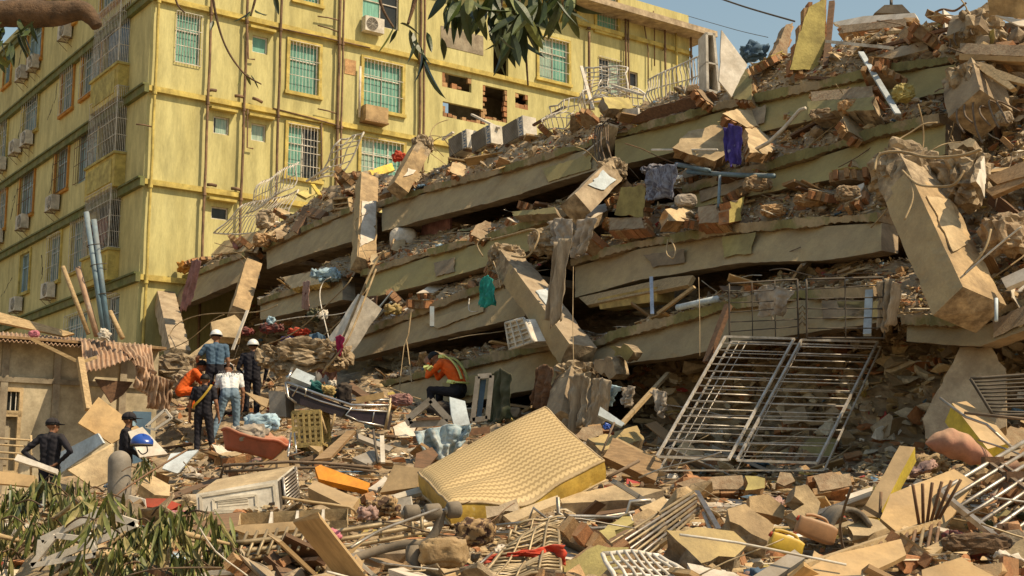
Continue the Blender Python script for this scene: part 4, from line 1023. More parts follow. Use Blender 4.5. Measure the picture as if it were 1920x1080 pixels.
p5 = person('person in white lettered tee, jeans and white helmet bending over the rubble', foot(428, 834, 27.5), radians(14), dict(sp1=(-.01, .06, 1.06), sp2=(-.02, .16, 1.2), chest=(-.02, .25, 1.29), nek=(-.03, .33, 1.36), hd=(-.05, .42, 1.45), shL=(-.21, .25, 1.31), shR=(.18, .26, 1.33), elL=(-.25, .27, 1.03), wrL=(-.24, .36, .80), elR=(.25, .22, 1.04), wrR=(.25, .24, .78), knL=(-.2, .06, .5), anL=(-.32, -.05, .085), knR=(.14, .05, .49), anR=(.12, 0, .085)), shirt='whitetee', pants='jeans', hat='helmet', sleeve='short', look=(-.1, .75, -.65), scale=1.1)
def lettering(text, size, M, m, name, parent, ext=.002):
    cu = bpy.data.curves.new('t', 'FONT'); cu.body = text; cu.size = size; cu.align_x = 'CENTER'; cu.align_y = 'CENTER'; cu.extrude = ext
    o = bpy.data.objects.new('t', cu); COL.objects.link(o); dg = bpy.context.evaluated_depsgraph_get(); me = bpy.data.meshes.new_from_object(o.evaluated_get(dg)); bpy.data.objects.remove(o)
    me.materials.clear(); me.materials.append(MATS[m]); r = bpy.data.objects.new(name, me); COL.objects.link(r); r.parent = parent
    r.matrix_basis = (Matrix.Translation(-WL[parent]) @ M) if parent else M
    WL[r] = V((0, 0, 0)); return r
bx, bz = V((1, 0, 0)), V((0, .62, .78)).normalized(); by = bx.cross(bz)
Mt = Matrix((bx, bz, -bz.cross(bx) * -1)).transposed().to_4x4(); nrmb = bx.cross(bz)
lettering('METRO', .13, Matrix.Translation(V((-.02, .115, 1.385))) @ Matrix((bx, bz, nrmb)).transposed().to_4x4(), 'ink', 'lettering', p5)
person('person in navy uniform and white helmet half hidden behind the pale boulder', foot(470, 792, 29.3), radians(5), dict(elL=(-.30, -.02, 1.14), wrL=(-.18, .1, .98), elR=(.3, 0, 1.12)), hat='helmet', look=(.2, 1, 0), scale=1.06)
person('person in orange coverall crouching beside the blue-shirted climber', foot(346, 772, 27.8), radians(-70), dict(pel=(0, -.1, .45), sp1=(0, -.03, .57), sp2=(0, .08, .72), chest=(0, .17, .82), nek=(0, .24, .9), hd=(0, .33, .98), shL=(-.19, .17, .84), shR=(.19, .17, .84), elL=(-.26, .33, .66), wrL=(-.2, .55, .62), elR=(.26, .33, .66), wrR=(.2, .55, .62), hiL=(-.1, -.1, .42), knL=(-.16, .3, .46), anL=(-.15, .1, .085), hiR=(.1, -.1, .42), knR=(.16, .3, .46), anR=(.15, .1, .085)), shirt='orange', pants='orange')
person('rescuer in orange coverall with reflective bands sitting hunched on the rubble', foot(838, 792, 25.0), radians(66), dict(pel=(0, -.22, .55), sp1=(0, -.20, .69), sp2=(0, -.12, .86), chest=(0, .02, .98), nek=(0, .13, 1.04), hd=(0, .25, 1.09), shL=(-.18, .04, .99), shR=(.18, .04, .99), elL=(-.2, .28, .78), wrL=(-.08, .32, 1.0), elR=(.2, .28, .78), wrR=(.08, .33, 1.0), hiL=(-.1, -.2, .5), knL=(-.16, .24, .55), anL=(-.15, .2, .085), hiR=(.1, -.2, .5), knR=(.16, .24, .55), anR=(.15, .2, .085)), shirt='orange', pants='navy', look=(0, .75, -.65), handL=(.1, .3, .9), handR=(-.1, .3, .9), scale=1.12,
       extras=[('reflective_band', 'reflect', [(-.10, .12, 1.12), (-.12, -.03, 1.115), (-.13, -.17, 1.02), (-.125, -.27, .88), (-.12, -.335, .72)], .06, .02), ('reflective_band', 'reflect', [(.12, .12, 1.12), (.12, -.03, 1.115), (.13, -.17, 1.02), (.125, -.27, .88), (.12, -.335, .72)], .06, .02),
               ('reflective_band', 'reflect', [(-.245, .15, .93), (-.262, .22, .87)], .13, .03), ('reflective_band', 'reflect', [(-.17, .30, .90), (-.13, .32, .94)], .11, .10),
               ('reflective_band', 'reflect', [(.1, -.345, .66), (-.1, -.345, .66), (-.2, -.25, .66), (-.2, -.1, .68)], .025, .06)])
# ================================================================ THINGS LYING ON THE FLOORS OF THE RUIN
f = lambda o=.0: ('f', o)
# air conditioners on the topmost floor
for k, (q, lb) in enumerate((((872, 288), 'grey lettered air conditioner, left of the three on the topmost floor'), ((916, 280), 'grey lettered air conditioner, middle of the three on the topmost floor'), ((976, 266), 'grey lettered air conditioner, right and highest of the three on the topmost floor'))):
    b0 = FP(q[0], q[1], -.35); ux = (-DA + V((0, 0, .12))).normalized(); uy = (-DB + ux * DB.dot(ux)).normalized(); uz = ux.cross(uy) * -1
    if uz.z < 0: uz = -uz
    root = empty('air_conditioner', b0, lb, 'air conditioner'); W_, H_, D_ = .82, .50, .40
    mb = MB(); mb.box(b0 + uz * H_ / 2, ux * W_ / 2, uy * D_ / 2, uz * H_ / 2); mb.build('casing', 'acwhite', root)
    mb = MB(); c0 = b0 + uz * H_ / 2 - ux * W_ * .13 + uy * (D_ / 2 + .012); mb.box(c0, ux * W_ * .36, uy * .012, uz * H_ * .47); mb.build('fan_grille', 'grey', root)
    mb = MB()
    for i in range(14): mb.bar(c0 + uy * .014 - ux * W_ * .36 + uz * H_ * .47 * (i / 6.5 - 1), c0 + uy * .014 + ux * W_ * .36 + uz * H_ * .47 * (i / 6.5 - 1), .006, 4)
    mb.build('grille_wires', 'darkmetal', root)
    Mx = Matrix((-uz, ux, uy)).transposed().to_4x4()
    mb = MB(); mb.box(b0 + uz * H_ / 2 + ux * W_ * .37 + uy * (D_ / 2 + .004), ux * W_ * .115, uy * .003, uz * H_ * .48); mb.build('label_strip', 'white', root)
    lettering('AUFIT', .19, Matrix.Translation(b0 + uz * H_ / 2 + ux * W_ * .37 + uy * (D_ / 2 + .010)) @ Mx, 'blueprint', 'lettering', root)
    mb = MB()
    for i in (-1, 1): mb.sq(b0 + ux * i * W_ * .35 - uy * .25 - uz * .03, b0 + ux * i * W_ * .35 + uy * .25 - uz * .03, .05, .06)
    mb.build('foot_rail', 'rust', root)
# boards, slabs and wall pieces along the top
board('plywood_sheet', 'long brown plywood sheet overhanging the topmost floor', 'board', [(1157, 238), (1215, 203), (1335, 172), (1350, 190), (1250, 218)], f(.3), (-.5, -.45, -.35), .04, 'brownwood')
board('white_board', 'small white panel behind the brown plywood sheet', 'panel', [(1160, 205), (1196, 202), (1198, 228), (1162, 238)], f(.1), 'B', .05, 'white')
chunk('masonry_fragment', 'bright yellow plaster fragment on the topmost floor beside the railing', 'rubble', [(1127, 180), (1180, 182), (1190, 206), (1140, 204)], f(.0), 'YU', .25, 'yellow', 'concrete')
def cabinet(label, front, off, n, dp, m, name='cabinet', inner=None):
    pts, nn = plane_pts(front, f(off), n); c = sum(pts, V((0, 0, 0))) / 4; root = empty(name, (c.x, c.y, min(p.z for p in pts)), label, 'cabinet')
    t = .05; bk = [p - nn * dp for p in pts]; mb = MB(); slabmesh(mb, bk, nn, .03, 0, 0, back=1.0); mb.build('back_panel', m, root)
    for i in range(4):
        a, b = pts[i], pts[(i + 1) % 4]; c2 = c - nn * dp / 2; mb = MB(); iv = ((c - (a + b) / 2)).normalized() * t
        mb.hexa([a, b, b + iv, a + iv, a - nn * dp, b - nn * dp, b + iv - nn * dp, a + iv - nn * dp]); mb.build('side_panel', m, root)
    mb = MB(); a, b = pts[0].lerp(pts[3], .5), pts[1].lerp(pts[2], .5); d = (pts[3] - pts[0]).normalized() * .03; mb.hexa([a, b, b + d, a + d, a - nn * dp, b - nn * dp, b + d - nn * dp, a + d - nn * dp]); mb.build('shelf', m, root)
    return root
cabinet('tall pale cabinet standing open on the topmost floor', [(1323, 60), (1341, 62), (1352, 178), (1325, 170)], -.1, (.2, -1, 0), .4, 'white')
board('white_board', 'pointed white panel leaning beside the tall pale cabinet', 'panel', [(1353, 56), (1402, 122), (1372, 182), (1348, 152)], f(.7), (.35, -.9, .2), .03, 'white')
wallchunk('masonry_fragment', 'olive plastered brick fragment at the foot of the pointed white panel', 'rubble', [(1370, 142), (1396, 124), (1412, 150), (1410, 188), (1374, 188)], f(.2), 'BU', .2, 'olive', 'olive')
wallchunk('masonry_fragment', 'dark leaning brick fragment left of the tall yellow wall', 'rubble', [(1437, 124), (1474, 44), (1488, 40), (1474, 122)], f(-.2), 'FR', .18, 'mortar', None)
wallchunk('masonry_fragment', 'tall yellow brick wall fragment rising against the sky', 'rubble', [(1480, 132), (1497, 62), (1516, 12), (1549, -6), (1549, 84), (1531, 134)], f(-.1), (.1, -1, .05), .24, 'yellow', 'yellow', cap=60)
rod('timber_post', 'brown timber post standing beside the tall yellow wall fragment', 'post', [(1560, 4), (1548, 126)], f(.0), .05, 'brownwood', square=(.1, .07))
crumple('tarpaulin', 'dark blue tarpaulin bundle behind the leaning brick fragment', 1414, 98, 56, 36, f(-.5), 'bluetee', 3)
rod('steel_rail', 'white steel rail lying above the topmost right floor', 'rail', [(1551, 78), (1672, 90)], f(.2), .04, 'whitepaint', square=(.09, .05))
rod('steel_strip', 'pale steel strip slanting down over the topmost right floor', 'rail', [(1614, 98), (1684, 214)], f(.45), .03, 'bluewhite', square=(.09, .03))
chunk('concrete_slab', 'flat grey slab piece lying on the topmost right floor', 'rubble', [(1635, 108), (1690, 86), (1738, 74), (1742, 92), (1645, 118)], f(.1), 'BU', .2, 'concrete_pale', 'core')
chunk('concrete_slab', 'pale slab piece under the white steel rail', 'rubble', [(1560, 100), (1600, 92), (1612, 110), (1580, 118)], f(.0), 'YU', .12, 'cream', 'core')
wallchunk('masonry_fragment', 'brick wall block lying flat, upper of two stacked blocks on the right', 'rubble', [(1518, 172), (1638, 160), (1642, 184), (1520, 190)], f(.3), 'BU', .3, 'mortar', 'cream', uax=V((.5, -.8, 0)))
chunk('concrete_block', 'olive plastered block, lower of two stacked blocks on the right', 'rubble', [(1512, 190), (1640, 181), (1641, 206), (1513, 215)], f(.4), 'BU', .35, 'olive', 'core')
rock('plaster_lump', 'rough pale yellow lump resting on the second right floor', 1694, 174, 42, 36, f(.3), 'yellow', 5)
wallchunk('masonry_fragment', 'tan slab of brick wall above the purple cloth', 'rubble', [(1352, 212), (1380, 204), (1460, 203), (1458, 236), (1400, 240)], f(.35), 'YU', .2, 'cream', 'olive')
chunk('masonry_fragment', 'broad tan plastered slab left of the purple cloth', 'rubble', [(1256, 278), (1290, 246), (1340, 232), (1372, 240), (1368, 284), (1340, 304)], f(.5), (-.1, -.75, .65), .22, 'cream', 'brickdusty')
chunk('masonry_fragment', 'curved tan slab right of the purple cloth', 'rubble', [(1396, 240), (1425, 238), (1462, 278), (1440, 290), (1405, 286)], f(.5), 'UR', .18, 'cream', 'brickdusty')
rod('batten', 'thin white batten poking out left from the tan slab', 'batten', [(1222, 281), (1345, 281)], f(.75), .02, 'white')
drape('purple_cloth', 'purple and white cloth hanging over the second right floor', [(1362, 240), (1378, 234), (1396, 240)], [(1368, 306), (1382, 312), (1394, 308)], f(.75), 'purple', .05, 3, seed=4)
rod('plastic_pipe', 'bent white plastic pipe right of the purple cloth', 'pipe', [(1398, 290), (1440, 268), (1470, 240), (1500, 206), (1510, 203)], f(.7), .035, 'white')
wallchunk('masonry_fragment', 'square olive wall piece with torn brick edge on the third right floor', 'rubble', [(1150, 404), (1163, 350), (1204, 343), (1213, 352), (1207, 410)], f(.45), 'B', .22, 'olive', None, cap=40)
chunk('concrete_slab', 'white topped slab piece under the tilted blue column', 'rubble', [(1078, 402), (1100, 388), (1138, 381), (1140, 396), (1110, 410)], f(.6), 'U', .22, 'white', 'core')
drape('plaid_blanket', 'blue plaid blanket hanging from the second floor', [(1222, 322), (1250, 312), (1282, 308)], [(1218, 378), (1240, 376), (1272, 372)], f(.55), 'plaid', .09, 3, seed=6)
crumple('bedding', 'rolled pale bedding under the second floor beam', 1228, 318, 52, 18, f(.35), 'plaid', 8)
rod('blue_pipe', 'upper blue plastic pipe under the tan slab', 'pipe', [(1268, 308), (1330, 320)], f(.5), .04, 'bluepipe', 8)
rod('blue_pipe', 'lower blue plastic pipe reaching right along the third floor', 'pipe', [(1290, 322), (1380, 328), (1452, 330)], f(.4), .04, 'bluepipe', 8)
rod('blue_pipe', 'short upright blue pipe among the bricks on the third right floor', 'pipe', [(1350, 330), (1347, 388)], f(.6), .026, 'bluepipe', 8)
chunk('masonry_fragment', 'bright yellow plaster face among bricks on the third right floor', 'rubble', [(1366, 374), (1396, 368), (1392, 414), (1366, 420)], f(.5), 'Y', .25, 'yellow', 'brick')
wallchunk('masonry_fragment', 'orange brick lump left of the bright yellow plaster face', 'rubble', [(1308, 388), (1345, 382), (1362, 416), (1308, 420)], f(.5), 'BU', .3, 'mortar', None)
wallchunk('masonry_fragment', 'row of orange bricks under the square olive wall piece', 'rubble', [(1142, 408), (1205, 406), (1210, 428), (1140, 432)], f(.5), 'BU', .26, 'mortar', None, bl=.2)
chunk('masonry_fragment', 'tan block between plaid blanket and orange brick lump', 'rubble', [(1246, 392), (1290, 384), (1308, 398), (1290, 416), (1250, 414)], f(.55), 'YU', .25, 'cream', 'brickdusty')
rock('mattress_roll', 'grey rolled mattress among bricks right of the plaid blanket', 1286, 376, 44, 26, f(.5), 'greycloth', 7, rough=.1, cat='mattress')
for k, (x, y, w_, h_, sd, lb) in enumerate(((1420, 345, 60, 30, 2, 'brown lump under the right second beam'), (1520, 375, 70, 26, 3, 'brown brick lump in shade of the second right beam'), (1590, 362, 50, 30, 4, 'reddish lump beside the largest fallen column'), (1450, 395, 50, 26, 5, 'dusty lump near the right end of the third floor'), (1560, 215, 90, 24, 6, 'long dark lump between the stacked blocks and the second beam'), (1600, 200, 60, 30, 7, 'rust brown lump under the pale steel strip'))):
    rock('rubble_lump', lb, x, y, w_, h_, f(.25), 'brickdusty' if k % 2 else 'mortar', sd)
# torn curtains and the lump they hang from
rock('concrete_lump', 'rough concrete lump beneath the torn curtains', 1042, 452, 110, 56, f(.7), 'core', 9, .28)
drape('torn_curtain', 'beige curtain draped over the rough concrete lump', [(1032, 418), (1052, 410), (1080, 412)], [(1044, 458), (1062, 466), (1084, 456)], f(1.25), 'greycloth', .07, 4, seed=2)
drape('torn_curtain', 'long narrow beige curtain hanging down to the fallen middle column', [(1050, 455), (1062, 450), (1080, 448)], [(1036, 602), (1044, 612), (1056, 604)], f(1.3), 'drapecloth', .09, 2, seed=3)
drape('torn_curtain', 'knotted striped curtain right of the rough concrete lump', [(1090, 418), (1112, 408), (1132, 412)], [(1082, 478), (1092, 486), (1104, 470)], f(1.0), 'greycloth', .1, 4, seed=5)
drape('teal_net', 'teal net bag hanging beside the fallen middle column', [(908, 524), (920, 516), (932, 526)], [(903, 574), (918, 578), (936, 570)], f(.9), 'tealnet', .06, 3, seed=6)
rod('blue_strip', 'small blue strip hanging from the third left beam', 'strip', [(810, 575), (810, 612)], f(.75), .03, 'bluepipe', square=(.09, .02))
board('vent_box', 'fallen white air conditioner box with square celled end under the third left floor', 'air conditioner', [(949, 607), (982, 598), (1000, 640), (957, 654)], f(.6), (-.95, -.3, -.05), .75, 'acwhite')
grille('vent_grille', 'white square-celled vent grille on the fallen vent box', 'grille', [(948, 606), (982, 597), (1000, 640), (956, 655)], f(.63), (-.95, -.3, -.05), 4, 2, .02, 'acwhite', .03)
# left floors
drape('hanging_cloth', 'pink towel hanging from the left end of the topmost floor', [(366, 490), (376, 486), (384, 492)], [(344, 580), (352, 584), (362, 574)], f(.4), 'pinkcloth', .08, 2, seed=7)
crumple('orange_cloth', 'orange cloth bundle lying above the hanging pink towel', 353, 500, 44, 20, f(.2), 'orangeframe', 4)
board('board', 'cream board leaning on the left topmost floor below the bent railing', 'board', [(395, 478), (420, 452), (500, 428), (470, 470)], f(.0), 'BU', .04, 'cream')
drape('dark_scarf', 'dark red scarf hanging off the second left floor', [(573, 530), (580, 526), (588, 530)], [(572, 578), (578, 582), (584, 576)], f(.5), 'marooncloth', .05, 1, seed=8)
drape('magenta_cloth', 'magenta cloth hanging near the left end of the third floor', [(634, 632), (642, 628), (652, 634)], [(636, 664), (641, 670), (646, 662)], f(1.1), 'magenta', .05, 2, seed=9)
chunk('masonry_fragment', 'tan plaster slab with yellow edge on the second left floor', 'rubble', [(528, 520), (600, 505), (616, 512), (612, 530), (545, 542)], f(.3), 'BU', .2, 'cream', 'ochre')
crumple('blue_bag', 'pale blue plastic sheet beside the tan slab on the second left floor', 612, 516, 60, 26, f(.35), 'lightblue', 5)
board('brown_board', 'brown panel standing on the third left floor', 'panel', [(678, 556), (706, 554), (702, 594), (672, 598)], f(.3), 'B', .04, 'brownwood')
for k, (a, b, lb) in enumerate((((692, 600), (736, 546), 'blue slat, left of the pair on the third left floor'), ((700, 602), (734, 566), 'white slat, right of the pair on the third left floor'))): rod('slat', lb, 'slat', [a, b], f(.45), .03, 'bluewhite', square=(.07, .02))
crumple('yellow_bag', 'yellow bag on the third left floor', 737, 580, 34, 22, f(.3), 'ochre', 6)
# room contents seen in the dark gap under the topmost beam
rock('white_tank', 'white water jar in the dark gap under the topmost beam', 757, 448, 54, 44, f(-.5), 'white', 4, .04, cat='jar')
board('pink_board', 'tall dull pink panel inside the dark gap under the topmost beam', 'panel', [(792, 412), (845, 405), (842, 462), (786, 466)], f(-.9), 'B', .06, 'pinkcloth')
chunk('masonry_fragment', 'olive edged slab end poking from the gap right of the pink panel', 'rubble', [(957, 397), (1040, 388), (1045, 400), (962, 405)], f(.5), 'BU', .2, 'olive', 'concrete')
board('yellow_cupboard', 'long ochre cupboard lying crushed under the third right floor', 'cupboard', [(1120, 560), (1210, 540), (1232, 538), (1232, 565), (1125, 580)], f(.1), 'B', .4, 'ochre')
rod('steel_strut', 'shiny steel strut standing under the third right floor', 'rail', [(1221, 520), (1223, 590)], f(.35), .035, 'chrome', square=(.06, .04))
rod('timber', 'pale timber leaning right of the shiny steel strut', 'timber', [(1234, 588), (1302, 538)], f(.3), .03, 'palewood', square=(.07, .05))
rod('drain_pipe_piece', 'open ended grey plastic pipe on the lowest floor', 'pipe', [(1270, 577), (1345, 560)], f(.35), .05, 'bluewhite', 10)
board('blinds', 'crushed cream blinds above the ochre cupboard', 'blinds', [(1085, 558), (1255, 520), (1300, 516), (1290, 534), (1100, 572)], f(.2), 'BU', .08, 'palewood')
rod('timber', 'reddish timber prop leaning left of the dark window grille', 'timber', [(1366, 572), (1325, 680)], f(.75), .05, 'brownwood', square=(.1, .08))
# dark area under the lowest floor
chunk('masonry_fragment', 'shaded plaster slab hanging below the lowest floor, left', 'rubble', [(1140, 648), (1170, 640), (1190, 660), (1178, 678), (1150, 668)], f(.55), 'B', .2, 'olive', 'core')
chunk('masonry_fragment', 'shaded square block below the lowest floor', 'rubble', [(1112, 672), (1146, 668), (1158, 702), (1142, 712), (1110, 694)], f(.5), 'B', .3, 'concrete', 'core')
for k, (t, b_, sd, m, lb) in enumerate((([(1078, 705), (1105, 700), (1118, 712)], [(1070, 800), (1090, 808), (1110, 800)], 11, 'drapecloth', 'dim brown curtain hanging under the lowest floor beside the mattress'), ([(1125, 712), (1140, 708), (1158, 716)], [(1108, 800), (1124, 806), (1140, 796)], 12, 'drapecloth', 'second dim curtain hanging under the lowest floor'), ([(1232, 735), (1246, 730), (1262, 738)], [(1246, 770), (1252, 785), (1258, 770)], 13, 'greycloth', 'pointed torn cloth hanging in the dark under the lowest floor'), ([(1150, 728), (1162, 722), (1174, 726)], [(1144, 758), (1152, 764), (1160, 754)], 14, 'lightblue', 'pale blue rag in the dark under the lowest floor'), ([(1178, 730), (1192, 724), (1206, 728)], [(1184, 758), (1189, 764), (1194, 756)], 15, 'greycloth', 'grey rag right of the pale blue rag'), ([(935, 700), (950, 690), (970, 704)], [(925, 786), (945, 800), (965, 790)], 16, 'greenplastic', 'dark green sheet hanging in the cellar opening'), ([(1018, 690), (1035, 684), (1050, 694)], [(1008, 760), (1024, 768), (1042, 760)], 17, 'brownwood', 'dark brown curtain in the cellar opening'))):
    drape('hanging_cloth', lb, t, b_, f(.5), m, .1, 3, seed=sd)
crumple('dark_bundle', 'dark bundle of cloth in front of the seated rescuer', 824, 776, 62, 46, 24.2, 'darkcloth', 5, 'bundle', .25)
drape('hanging_cloth', 'brown cloth hanging right of the dark window grille', [(1662, 530), (1680, 524), (1700, 534)], [(1660, 618), (1672, 624), (1684, 610)], f(.9), 'drapecloth', .1, 3, seed=18)
drape('hanging_cloth', 'pale shirt hanging behind the dark window grille', [(1420, 545), (1455, 535), (1500, 548)], [(1432, 590), (1455, 600), (1480, 588)], f(.55), 'greycloth', .08, 3, seed=19)
rod('post', 'white post behind the right of the dark window grille', 'post', [(1630, 545), (1626, 628)], f(.6), .05, 'bluewhite', square=(.1, .05))
# right end
wallchunk('masonry_fragment', 'long row of hollow red bricks on a tan slab at the upper right', 'rubble', [(1798, 80), (1925, 84), (1925, 106), (1800, 102)], f(.5), 'BU', .34, 'mortar', 'cream', bl=.28, bh=.2, uax=V((.6, -.8, 0)))
board('tan_board', 'tan panel under the row of hollow red bricks', 'panel', [(1798, 100), (1925, 107), (1925, 116), (1798, 112)], f(.55), 'B', .3, 'tanboard')
board('cardboard', 'pale folded cardboard sheet at the top right corner', 'cardboard', [(1850, -8), (1935, -10), (1935, 38), (1900, 34), (1856, 28)], f(.9), (-.4, -.75, -.5), .03, 'cream')
board('cardboard', 'white cardboard flap below the folded sheet in the top right corner', 'cardboard', [(1866, 28), (1935, 40), (1935, 50), (1910, 48)], f(.95), 'FU', .02, 'white')
chunk('concrete_slab', 'pale ribbed slab end above the crushed column head', 'rubble', [(1782, 134), (1812, 114), (1838, 130), (1826, 150), (1784, 158)], f(.7), 'BU', .2, 'offwhite', 'core')
for k, (pl, lb) in enumerate(([[(1808, 108), (1860, 122), (1904, 164), (1894, 168), (1850, 140)], 'splintered plank pointing right below the hollow bricks'], [[(1846, 122), (1900, 140), (1925, 150), (1925, 158), (1880, 150)], 'second splintered plank below the hollow bricks'], [[(1846, 356), (1920, 325), (1925, 340), (1860, 368)], 'broad brown splintered board at the right edge'], [[(1850, 330), (1925, 300), (1925, 330), (1870, 345)], 'orange brown board above the splintered board at the right edge'], [[(1876, 522), (1925, 500), (1925, 524), (1886, 540)], 'white painted plank end at the right edge'])):
    board('plank', lb, 'plank', pl, f(.8), 'BU', .06, 'white' if k == 4 else ('palewood' if k < 2 else 'wood'))
rock('rubble_lump', 'round pale lump in shade below the crushed column head', 1882, 222, 34, 30, f(.5), 'concrete_pale', 6)
chunk('concrete_slab', 'tan slab chip on top of the rubble right of the largest column', 'rubble', [(1776, 268), (1820, 258), (1832, 262), (1826, 276), (1780, 282)], f(1.0), 'BU', .2, 'cream', 'core')
chunk('masonry_fragment', 'upright white plaster shard right of the largest column', 'rubble', [(1838, 300), (1846, 290), (1850, 330), (1846, 376), (1830, 340)], f(1.0), 'R', .08, 'white', 'core')
rock('rubble_lump', 'big crumbly rubble mass right of the largest column head', 1805, 335, 100, 110, f(.6), 'core', 12, .4)
rock('rubble_lump', 'brown rubble mass in shade at the right edge below the splintered board', 1885, 440, 90, 90, f(.5), 'mortar', 13, .3)
rod('cord', 'light cord and small square weight hanging at the lower right', 'cord', [(1868, 560), (1868, 602)], f(1.2), .02, 'bluewhite')
# lowest right: leaning slab in shade
pts = [(1800, 650), (1858, 648), (1886, 690), (1888, 800), (1790, 836), (1733, 824), (1728, 786)]
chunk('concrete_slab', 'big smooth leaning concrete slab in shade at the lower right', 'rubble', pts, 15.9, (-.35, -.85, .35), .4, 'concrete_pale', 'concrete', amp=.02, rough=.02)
# cables, cords and straps
for k, (pts, off, r, m, lb) in enumerate((
  ([(310, 648), (330, 610), (380, 590), (480, 585), (520, 572)], .9, .014, 'twine', 'long pale cable looping from the left end across the rubble slope'),
  ([(300, 660), (350, 640), (400, 600), (420, 590)], 1.0, .014, 'twine', 'short pale cable loop at the left end of the ruin'),
  ([(478, 610), (560, 595), (640, 588), (700, 560)], .9, .012, 'whitepaint', 'straight white cable above the littered slope'),
  ([(495, 648), (560, 618), (640, 545), (660, 520)], 1.1, .016, 'twine', 'brown rope slanting up to the white plastered column'),
  ([(540, 640), (580, 645), (640, 600), (690, 540)], 1.15, .014, 'twine', 'second brown rope slanting up to the white plastered column'),
  ([(605, 700), (640, 640), (665, 580), (700, 500), (720, 470)], 1.2, .03, 'twine', 'thick frayed rope hanging along the white plastered column'),
  ([(612, 690), (650, 640), (680, 570), (705, 505)], 1.25, .025, 'twine', 'second frayed rope beside the thick one'),
  ([(618, 640), (600, 560), (606, 530), (620, 520)], .8, .014, 'whitepaint', 'white plastic strip twisted on the second left floor'),
  ([(690, 490), (664, 420), (690, 400)], .6, .01, 'twine', 'thin wire by the upright column'),
  ([(920, 450), (960, 440), (1000, 430), (1010, 445), (990, 480), (960, 480)], 1.5, .02, 'twine', 'thick cord looped over the fallen middle column head'),
  ([(905, 480), (895, 460), (905, 448), (920, 446)], 1.5, .016, 'twine', 'curled cord on the fallen middle column head'),
  ([(925, 490), (935, 520), (938, 540)], 1.4, .012, 'twine', 'short cord dangling from the fallen middle column'),
  ([(880, 560), (880, 582), (896, 584)], .8, .01, 'whitepaint', 'thin bent wire on the third left beam'),
  ([(1640, 320), (1650, 290), (1690, 285), (1740, 295), (1800, 292), (1840, 280)], 1.9, .02, 'twine', 'thick cord lying over the largest column head'),
  ([(1692, 320), (1720, 345), (1760, 350), (1790, 345), (1808, 320)], 1.9, .016, 'twine', 'cord looped below the largest column head'),
  ([(1696, 412), (1712, 370), (1705, 330)], 1.9, .012, 'twine', 'wire dangling down the face of the largest column'),
  ([(1800, 522), (1860, 470), (1915, 425)], 1.4, .012, 'whitepaint', 'straight thin wire right of the largest column'),
  ([(1808, 515), (1845, 470), (1858, 430)], 1.4, .014, 'twine', 'curved thin wire right of the largest column'),
  ([(1252, 450), (1250, 475), (1262, 484), (1266, 468), (1258, 450)], .75, .012, 'twine', 'wire loop hanging on the third right beam'),
  ([(1075, 500), (1074, 610), (1076, 690)], 1.5, .006, 'twine', 'thin string hanging in front of the fallen middle column'),
  ([(1310, 520), (1312, 600), (1312, 668)], .9, .005, 'twine', 'thin string hanging in front of the lowest right beam'),
  ([(495, 700), (515, 720), (512, 745), (508, 770)], 1.6, .014, 'twine', 'wire dangling below the pale boulder'))):
    cable('cable', lb, pts, ('f', off), r, m)
for k, (pts, w_, lb) in enumerate((([(771, 588), (766, 628), (758, 650), (752, 700), (748, 742)], 7, 'frayed yellow strap hanging to the left of the seated rescuer'), ([(763, 640), (768, 680), (772, 718)], 5, 'short frayed strap beside the longer hanging strap'))):
    q = [FP(x, y, .9) for x, y in pts]; mb = MB()
    for a, b in zip(q, q[1:]): mb.sq(a, b, .012, w_ * .012, up=V((0, 1, 0)))
    tag(mb.build('strap', 'twine'), lb, 'strap')
# bent railings on the upper floors
grille('bent_railing', 'bent white railing panel at the left, upper of two', 'railing', [(490, 340), (560, 304), (552, 352), (462, 402)], f(.1), (-.5, -.8, .2), 1, 14, .016, 'whitepaint', .025, bend=.12, seed=4)
grille('bent_railing', 'bent white railing panel at the left, lower of two', 'railing', [(458, 385), (560, 356), (530, 435), (402, 438)], f(.3), (-.5, -.8, .25), 1, 16, .016, 'whitepaint', .03, bend=.12, seed=5)
grille('bent_railing', 'narrow white railing leaning on the yellow block above the upright column', 'railing', [(640, 262), (682, 248), (640, 325), (585, 340)], f(-.2), (-.6, -.75, .2), 5, 2, .02, 'whitepaint', .03, bend=.1, seed=6)
grille('bent_railing', 'wide white barred railing left of the tall pale cabinet', 'railing', [(1214, 150), (1322, 100), (1322, 172), (1218, 196)], f(-.3), 'B', 1, 16, .014, 'whitepaint', .02, bend=.06, seed=7)
grille('bent_railing', 'white window cage lying left of the wide railing', 'railing', [(1092, 122), (1176, 126), (1178, 172), (1100, 198)], f(-.5), (-.6, -.75, .25), 7, 4, .014, 'whitepaint', .022, bend=.12, seed=8)
grille('bent_railing', 'crushed white grille lying flat below the window cage', 'railing', [(1150, 158), (1212, 178), (1196, 202), (1100, 190)], f(-.3), (-.5, -.6, .6), 5, 6, .014, 'whitepaint', .022, bend=.14, seed=9)
grille('bent_railing', 'tangled white grille right of the lettered air conditioners', 'railing', [(1030, 200), (1105, 168), (1090, 232), (1022, 248)], f(-.1), (-.6, -.75, .25), 3, 9, .013, 'whitepaint', .02, bend=.2, seed=10)
for k, (a, b, lb) in enumerate((((1090, 125), (1112, 205), 'white post at the left of the window cage'), ((1148, 160), (1205, 178), 'thick white tube on the crushed grille'), ((885, 215), (935, 240), 'white tube lying beside the lettered air conditioners'), ((575, 340), (618, 312), 'white lath on the left topmost floor'), ((830, 262), (850, 248), 'white lath beside the left air conditioner'), ((1000, 235), (1060, 200), 'brown lath right of the air conditioners'))):
    rod('lath', lb, 'lath', [a, b], f(-.1), .03, 'brownwood' if 'brown' in lb else 'white', square=(.07, .05))
